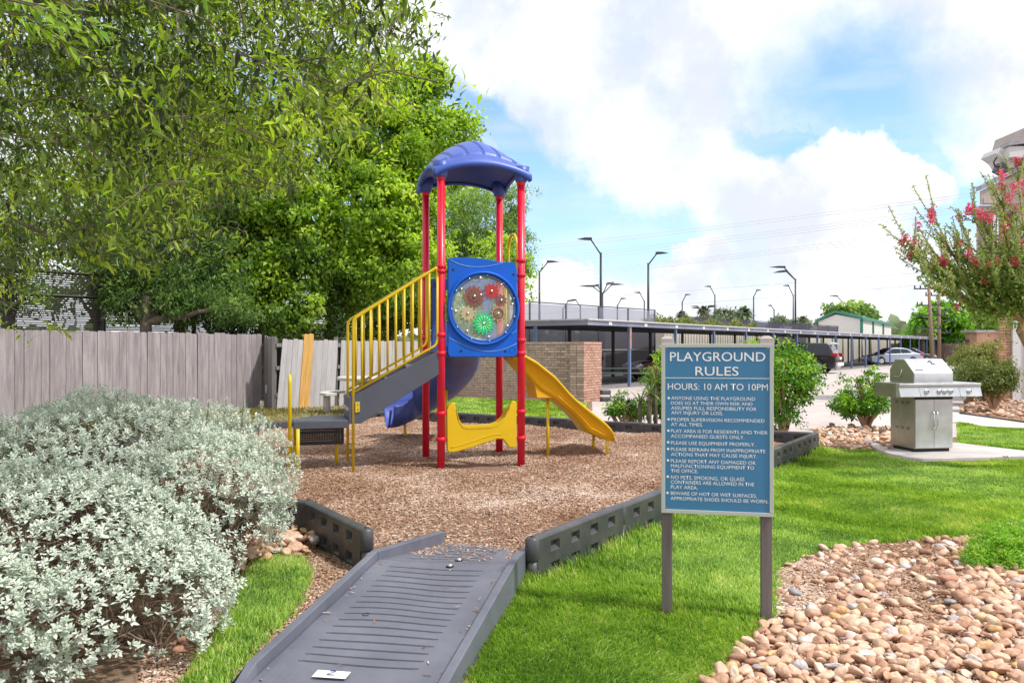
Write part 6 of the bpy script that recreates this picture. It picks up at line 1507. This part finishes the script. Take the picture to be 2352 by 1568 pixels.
# upright shoots on top
sh_p=[];sh_d=[]
tops=[(270,905,5.6,.26),(288,930,5.6,.2),(600,925,5.4,.12),(395,915,5.7,.1),(440,925,5.6,.1),(520,915,5.5,.10),(225,950,5.5,.12),(140,985,5.3,.10),(88,985,4.6,.14),(38,980,4.7,.16),(345,920,5.6,.08),(480,920,5.5,.08),(560,920,5.4,.1),(180,975,5.4,.1),(10,1010,4.6,.1)]
stems=[]
for (px,py,D,h) in tops:
    tp_=W(px,py,D); nseg=int(h/.022)+3
    stems.append(([tp_-Vector((.02,0,h+.1)),tp_],[.004,.003]))
    for k in range(nseg):
        sh_p.append(tp_-Vector((rg.normal(0,.006)+.0,rg.normal(0,.006),k*.024))); sh_d.append((rg.normal(0,.25),rg.normal(0,.25),1))
C=np.concatenate([C,np.array(sh_p)]); d=np.concatenate([d,unit(np.array(sh_d))])
per=9; n=len(C); ax=unit(d*.55+np.array([0,0,.75])+rdir(n,rg)*.35)
t1=unit(np.cross(ax,rdir(n,rg))); t2=np.cross(ax,t1); ph=np.tile(np.arange(per)*2.4,n)+np.repeat(rg.uniform(0,6.28,n),per)
rad=(np.repeat(t1,per,0)*np.cos(ph)[:,None]+np.repeat(t2,per,0)*np.sin(ph)[:,None]); el=np.tile(np.linspace(.15,1.1,per),n)[:,None]
AX=np.repeat(ax,per,0); D_=unit(rad*np.cos(el)+AX*np.sin(el)); N_=unit(AX*np.cos(el)-rad*np.sin(el)); P_=np.repeat(C,per,0)-AX*np.tile(np.linspace(.02,-.005,per),n)[:,None]
Ls=np.tile(np.linspace(1,.62,per),n)*rg.uniform(.018,.038,n*per)*np.repeat(rg.uniform(.75,1.2,n),per); rv=np.clip(.45+np.repeat(rg.normal(0,.16,n),per)+rg.normal(0,.12,n*per),0,1)
dist=P_[:,1]+10*(np.abs(P_[:,0])>P_[:,1]*.636)+10*(P_[:,1]<3.5); order=np.argsort(dist-.8*(P_[:,2])); cand=order[:9000]; vis_=cand[rg.permutation(len(cand))[:290]]
mask=np.ones(len(P_),bool); mask[vis_]=False
leaf_obj('foliage',ss,P_[mask],D_[mask],N_[mask],Ls[mask],Ls[mask]*.46,ML_s,rg,rv[mask],broad=True,fold=.12,droop=.12)
UL2=[unit_leaf(leafmat('silver_leaf_tone_%s'%w,[c,c],rough=.6,trans=.15,tcol=(1,1.1,.9)),.46,True,.12,.12) for w,c in (('a',(.50,.57,.47)),('b',(.64,.70,.61)),('c',(.77,.80,.72)))]
for i in vis_: place_leaf(ss,UL2[min(2,int(rv[i]*3))],P_[i],D_[i],N_[i],Ls[i])
for k in range(420):
    m_=mounds[rg.integers(len(mounds))]; a=rg.uniform(0,6.28); e=rdir(1,rg)[0]; e[2]=abs(e[2])*.9
    b0=Vector((m_[0]+.35*m_[3]*math.cos(a),m_[1]+.35*m_[4]*math.sin(a),0)); en=Vector((m_[0]+e[0]*m_[3]*.93,m_[1]+e[1]*m_[4]*.93,max(.1,m_[2]+e[2]*m_[5]*.93)))
    md=b0.lerp(en,.5)+Vector((rg.normal(0,.05),rg.normal(0,.05),-.04)); stems.append(([b0,md,en],[.007,.005,.003]))
tube_into(ss,'stems',stems,pmat('grey_brown_twig',(.24,.17,.125),.85,var=.3))
# extra twig mass inside so that gaps read as woody shade
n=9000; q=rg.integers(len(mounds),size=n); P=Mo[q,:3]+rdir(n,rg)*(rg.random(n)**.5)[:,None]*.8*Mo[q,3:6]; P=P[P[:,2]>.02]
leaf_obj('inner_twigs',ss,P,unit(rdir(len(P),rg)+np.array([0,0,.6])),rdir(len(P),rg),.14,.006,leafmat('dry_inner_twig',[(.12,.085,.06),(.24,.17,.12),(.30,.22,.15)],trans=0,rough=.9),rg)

# ---- bushes
def bush(label,blobs,ncl,per,ls,m,seed,base=None,name='leafy_bush',nst=14,**kw):
    rg=np.random.default_rng(seed); t=thing(name,label,'bush'); bl=[]
    for (bx_,by_,rx,ry,D) in blobs: c=W(bx_,by_,D); bl.append((c.x,c.y,c.z,rx/F*D,rx/F*D*.85,ry/F*D))
    crown(t,bl,ncl,per,ls,m,rg,**kw)
    b0=Vector(base) if base is not None else Vector((bl[0][0],bl[0][1],0)); ends=[]
    for k in range(nst): q=bl[rg.integers(len(bl))]; e=rdir(1,rg)[0]; ends.append((q[0]+e[0]*q[3]*.7,q[1]+e[1]*q[4]*.7,q[2]+abs(e[2])*q[5]*.6))
    tube_into(t,'stems',limbs(b0,ends,.022,rg,5,.2),M_barkl); return t
bush('large glossy round bush behind the right post of the sign',[(1800,858,75,66,13.2),(1740,850,70,66,13.4),(1800,920,50,48,13.0),(1840,850,40,45,13.2),(1700,880,70,70,13.4)],900,22,.062,ML_bush,61,base=(4.45,13.2,0),spread=.16,wr=.42,shell=.5,bias=.05)
bush('bright green bush peeking out left of the sign',[(1545,870,60,62,13.6),(1505,850,22,36,13.2),(1510,900,34,50,13.3),(1560,930,60,40,13.4)],420,20,.07,ML_bush,62,base=(2.6,13.6,0),spread=.14,wr=.34,bias=.15)
bush('low leafy plant behind the back border left of the sign',[(1425,930,30,26,13.7),(1448,942,28,22,13.8),(1408,946,18,16,13.6),(1470,935,20,22,13.9)],150,18,.075,ML_bush,63,base=(1.9,13.7,0),spread=.10,wr=.3,bias=.0,nst=8)
bush('small ragged shrub left of the grill',[(1925,905,26,14,14.3),(1958,890,24,22,14.4),(2000,905,32,26,14.2),(1990,935,40,18,14.3),(1955,930,34,18,14.3),(2005,862,14,13,14.4),(1975,868,12,10,14.4),(2030,915,14,18,14.3)],300,20,.07,ML_bush,64,base=(6.35,14.4,0),spread=.12,wr=.36,bias=.08,nst=16)
bush('tall olive round shrub left of the brick pier',[(2235,845,48,48,21),(2262,822,42,40,21),(2210,880,30,26,20.6),(2280,860,40,50,21)],800,22,.06,ML_bd,65,spread=.2,bias=.15,shell=.45,base=(11.9,21,0))
bush('dark ragged shrub in front of the brick pier',[(2265,862,52,34,18.6),(2300,850,26,32,18.5),(2240,875,24,26,18.6),(2320,880,16,26,18.4)],520,20,.07,ML_bd,66,spread=.18,bias=-.08,shell=.6,wr=.34,base=(11.1,18.6,0),nst=20)
# yucca
yu=thing('yucca','spiky yucca with long arching blades at the left foot of the sign','yucca'); rg=np.random.default_rng(67); V=[];T=[];base=0;rv=[]
for (cx_,cy_,D,nb) in ((1492,905,12.9,34),(1470,925,13.0,26),(1506,880,13.1,26)):
    c=W(cx_,cy_,D)
    for k in range(nb):
        a=rg.uniform(0,6.28); e=rg.uniform(.1,1.3); L=rg.uniform(.30,.55); h=Vector((math.cos(a),math.sin(a),0)); s_=Vector((-h.y,h.x,0)); w=.012; pr=None
        for j in range(5):
            t=j/4; p=c+h*(L*t*math.cos(e))+Vector((0,0,L*t*math.sin(e)-.16*t*t)); ww=w*(1-t**2)+.001; V+= [p-s_*ww,p+s_*ww]; rv+=[rg.random()]*2
            if j: T+=[[base-2,base-1,base+1],[base-2,base+1,base]]
            base+=2
    tk=MB(); tk.tube([(c.x,c.y,0),(c.x,c.y,c.z)],.035,7); tk.build('stem',M_bark,yu)
link('blades',np_mesh('blades',V,T,rv),leafmat('yucca_blade',[(.06,.13,.05),(.16,.24,.11),(.38,.42,.22)],trans=.2),yu)['kind']='stuff'
# stump under the small shrub
st=thing('root_stump','grey shaggy root stump at the foot of the small shrub by the grill','stump',(6.4,13.6,0)); rg=np.random.default_rng(68)
mb=MB()
for k in range(26):
    a=rg.uniform(0,6.28); x=rg.normal(0,.28); mb.tube([(x,rg.normal(0,.08),0),(x+rg.normal(0,.06),rg.normal(0,.1),rg.uniform(.06,.2))],[.03,.01],5)
mb.build('roots',M_bark,st)
# fern-like ground plant lower right
gp_=thing('low_fern_plant','low bright green feathery plant at the edge of the rock bed','ground plant'); rg=np.random.default_rng(69)
bl=[]
for (a_,b_,rx,ry,D) in ((2300,1290,75,50,5.5),(2370,1300,90,60,5.6),(2250,1285,42,30,5.4),(2330,1240,60,35,6.0),(2400,1240,80,40,6.0),(2310,1262,70,52,5.6),(2370,1250,70,60,5.7),(2265,1275,42,40,5.5)): c=W(a_,b_,D); bl.append((c.x,c.y,max(c.z,.06),rx/F*D,rx/F*D*.9,ry/F*D))
crown(gp_,bl,2000,22,.022,ML_fern,rg,name='foliage',spread=.05,wr=.4,shell=.6,bias=.0)
# ---- crape myrtle at the right edge
cm=thing('crape_myrtle','crape myrtle with pink blossoms arching in from the right edge','tree'); rg=np.random.default_rng(71)
Dm=9.6; base=Vector((6.75,Dm,0)); fork=W(2352,735,Dm); 
paths=[([base,base+Vector((-.10,0,.7)),W(2365,800,Dm),W(2342,758,Dm),fork],[.07,.06,.05,.045,.04]),([base+Vector((.12,.1,0)),W(2420,820,Dm),W(2380,740,Dm),W(2400,650,Dm)],[.06,.05,.045,.03])]
P=[];D=[];N=[];L=[];RV=[];BP=[]
tips=[(2077,548,9.2),(2108,520,9.4),(2140,484,9.6),(2228,480,9.8),(2205,500,10),(2262,500,9.9),(2125,640,9.1),(2165,600,9.3),(2300,430,10),(2335,370,10),(2352,440,10.2),(2200,560,9.5),(2230,600,9.6),(2280,560,9.8),(2250,700,9.4),(2180,650,9.6),(2310,520,9.5),(2290,640,9.9),(2345,560,9.3),(2225,650,9.9),(2330,480,9.8),(2090,585,9.3),(2350,640,9.2),(2270,610,9.2),(2310,700,9.5)]
for (px,py,D0_) in tips:
    e=W(px,py,D0_); s0=fork if rg.random()<.7 else W(2390,680,Dm); ctrl=Vector((s0.x*.45+e.x*.55,s0.y*.5+e.y*.5,min(s0.z,e.z)+.12+.2*abs(e.z-s0.z)*0))
    pts=[]
    for k in range(13): t=k/12; pts.append(s0*(1-t)**2+ctrl*2*t*(1-t)+e*t*t)
    paths.append((pts,[.022*(1-k/12)**.7+.003 for k in range(13)]))
    subs=[pts]
    for q in range(14):
        i=rg.integers(3,12); a=pts[i]; dv=(pts[min(i+2,12)]-pts[i-1]).normalized(); b=a+(dv*rg.uniform(.15,.42)+Vector(rdir(1,rg)[0])*.20+Vector((-.02,0,.10))); subs.append([a.lerp(b,k/6)+Vector((0,0,-.03*math.sin(k/6*3.1))) for k in range(7)]); paths.append((subs[-1],.004))
    for j,sp_ in enumerate(subs):
        Ltot=sum((sp_[k+1]-sp_[k]).length for k in range(len(sp_)-1)); nl=int(Ltot/.011)
        for k in range(nl):
            t=.30+.70*k/nl if j==0 else k/nl; f=t*(len(sp_)-1); i=min(int(f),len(sp_)-2); p=sp_[i].lerp(sp_[i+1],f-i); tg=(sp_[i+1]-sp_[i]).normalized(); s1=tg.orthogonal().normalized(); s1=Matrix.Rotation(rg.uniform(-.6,.6)+(math.pi if k%2 else 0),3,tg)@s1
            P.append(p+Vector(rdir(1,rg)[0])*.006);D.append(tg*.5+s1);N.append(Vector((rg.normal(0,.4),rg.normal(0,.4)-.3,1)));L.append(rg.uniform(.032,.058)); RV.append(np.clip(.4+(.3*(t>.8) if px<2160 else 0)+rg.normal(0,.17),0,1))
    if py<640 or px in (2250,): BP.append(e)
for (px,py) in ((2240,600),(2225,585),(2290,600),(2262,645),(2200,705),(2170,600),(2225,480),(2250,490),(2275,500),(2330,430),(2300,400),(2318,455),(2100,560),(2350,420),(2140,500),(2330,600)): BP.append(W(px,py,9.3))
for k in range(2000):   # inner mass
    c=W(rg.uniform(2230,2420),rg.uniform(560,745),rg.uniform(9.2,10.6))
    if rg.random()<.6: c=W(rg.normal(2300,50),rg.normal(655,44),rg.uniform(9.2,10.4))
    for q in range(3): P.append(c+Vector(rdir(1,rg)[0])*.06);D.append(Vector(rdir(1,rg)[0])+Vector((0,0,-.3)));N.append(Vector((rg.normal(0,.5),-.4,1)));L.append(rg.uniform(.03,.055));RV.append(np.clip(.38+rg.normal(0,.15),0,1))
P=np.array(P);L=np.array(L); leaf_obj('foliage',cm,P,np.array(D),unit(np.array(N)),L,L*.52,ML_crape,rg,np.array(RV),broad=True)
tube_into(cm,'trunk',paths,M_barkl)
bp=[];
for e in BP:
    n=int(rg.integers(35,90)); bp.append(np.array(e)+rdir(n,rg)*(rg.random(n)**.6)[:,None]*np.array([.055,.055,.085]))
bp=np.concatenate(bp); leaf_obj('blossoms',cm,bp,rdir(len(bp),rg),rdir(len(bp),rg),.022,.020,ML_pink,rg,np.clip(np.repeat(0,len(bp))+rg.beta(2,2,len(bp)),0,1),broad=True)
# ---- trees beyond the carport on the right
tree('bright drooping green tree behind the utility poles',2160,86,[(2150,740,40,45,0),(2190,760,45,42,-1),(2110,765,32,38,0),(2215,785,30,30,-1),(2165,705,26,26,0)],900,22,.5,ML_fern,81,trunk_r=.25,spread=1.0,bias=-.15)
tree('sparse tree rising behind the green roof',1955,120,[(1950,722,40,20,0),(1990,725,28,18,0),(1915,722,18,18,0)],150,16,.8,ML_b,82,trunk_r=.2,spread=1.4,bias=.2)
tree('dark green tree between far brick building and pier',2240,100,[(2250,735,45,30,0),(2285,715,30,30,0),(2300,745,20,18,0)],350,20,.6,ML_b,83,trunk_r=.25,spread=1.4,bias=.2)
def palm(label,px,cy,D,s,seed,lm=None):
    rg=np.random.default_rng(seed); t=thing('palm_tree',label,'palm tree'); c=W(px,cy,D); mb=MB(); mb.tube([(c.x,D,0),(c.x,D,c.z)],[.3,.22],8); mb.build('trunk',M_bark,t)
    n=150; d=rdir(n,rg); d[:,2]=d[:,2]*.8+.25; Pq=np.repeat(np.array([[c.x,c.y,c.z]]),n,0); V=[];T=[];b0=0
    for k in range(n):
        dv=Vector(d[k]).normalized(); L=s*rg.uniform(.7,1.1); sv=dv.cross(Vector((0,0,1))).normalized(); 
        for j in range(4):
            tt=j/3; p=Vector(Pq[k])+dv*L*tt+Vector((0,0,-.45*L*tt*tt)); w=.13*s*(math.sin(tt*3)+.12); V+=[p-sv*w,p+sv*w]
            if j: T+=[[b0-2,b0-1,b0+1],[b0-2,b0+1,b0]]
            b0+=2
    link('fronds',np_mesh('fronds',V,T,np.repeat(rg.random(n)*.6,8)),lm or ML_far,t)
    n=60; V=[];T=[];b0=0
    for k in range(n):
        a=rg.uniform(0,6.28); w=Vector((math.cos(a),math.sin(a),0)); p=c+w*.15*s; q=c+w*.45*s+Vector((0,0,-.9*s)); sv=Vector((-w.y,w.x,0))*.10*s; V+=[p-sv,p+sv,q+sv*.5,q-sv*.5]; T+=[[b0,b0+1,b0+2],[b0,b0+2,b0+3]]; b0+=4
    link('dead_fronds',np_mesh('dead_fronds',V,T,np.repeat(rg.random(n),4)),leafmat('dead_palm_frond',[(.28,.23,.16),(.40,.34,.24)],trans=.1),t)
palm('far palm tree left of the four-headed far lamp',1566,722,125,1.3,91); palm('far palm tree among the small lamps, second from left',1617,712,128,1.4,92); palm('larger far palm right of the round tree',1709,718,118,1.9,93); palm('small far palm near the paired-head lamp',1844,733,150,1.3,94); palm('palm with dead fronds amid the bright drooping tree',2118,735,80,1.8,95,ML_fern)
tree('far round-topped tree between the palms',1675,135,[(1680,724,26,9,0),(1655,732,18,6,0),(1700,737,18,6,0)],200,18,.5,ML_far,84,trunk_r=.3,spread=.7)
for i,(px,w,h,D,lb) in enumerate(((1605,30,14,150,'low far tree left of the four-headed far lamp'),(1630,28,18,130,'brownish far tree behind the four-headed far lamp'),(1545,22,10,160,'small far tree at the end of the near court fence'),(1790,16,14,155,'dark far tree left of the short lamp'),(1825,30,10,170,'low far tree behind the far court fence'),(1900,34,8,175,'low far hedge-like tree left of the green-roofed building'),(1500,30,8,175,'far tree seen through the mesh fence'))):
    tree(lb,px,D,[(px,745-h*.5,w*.8,h*.5,0),(px+w*.6,748-h*.4,w*.5,h*.4,0)],90,16,.6,ML_far,200+i,trunk_r=.2,spread=.8)
# a far belt of woods closes the horizon
rg=np.random.default_rng(99); n=5200; ang=rg.uniform(-1.25,1.25,n); rr=rg.uniform(230,330,n); hh=rg.random(n)**.8*(5.0+1.6*np.sin(ang*19)+1.2*np.sin(ang*47))
P=np.stack([rr*np.sin(ang),rr*np.cos(ang),hh],1); o=leaf_obj('far_woods',None,P,unit(rdir(n,rg)+np.array([0,0,-.2])),rdir(n,rg),4.0,3.2,ML_far,rg,broad=True); tag(o,'far belt of woods along the horizon','woods',kind='stuff')
# vegetation on the shed roof line
n=2600; a=Vector((9.0,47.5)); b=Vector((20.5,63)); t_=rg.random(n); P=np.stack([a.x+(b.x-a.x)*t_-1.2,a.y+(b.y-a.y)*t_+1.0,2.85+rg.random(n)**1.5*.75*(.4+.6*np.sin(t_*14)**2)],1)
o=leaf_obj('trumpet_vine',None,P,rdir(n,rg),rdir(n,rg),.16,.08,ML_bd,rg,broad=True); tag(o,'yellow-brown vine growing over the beige shed roof behind the carport','vine')
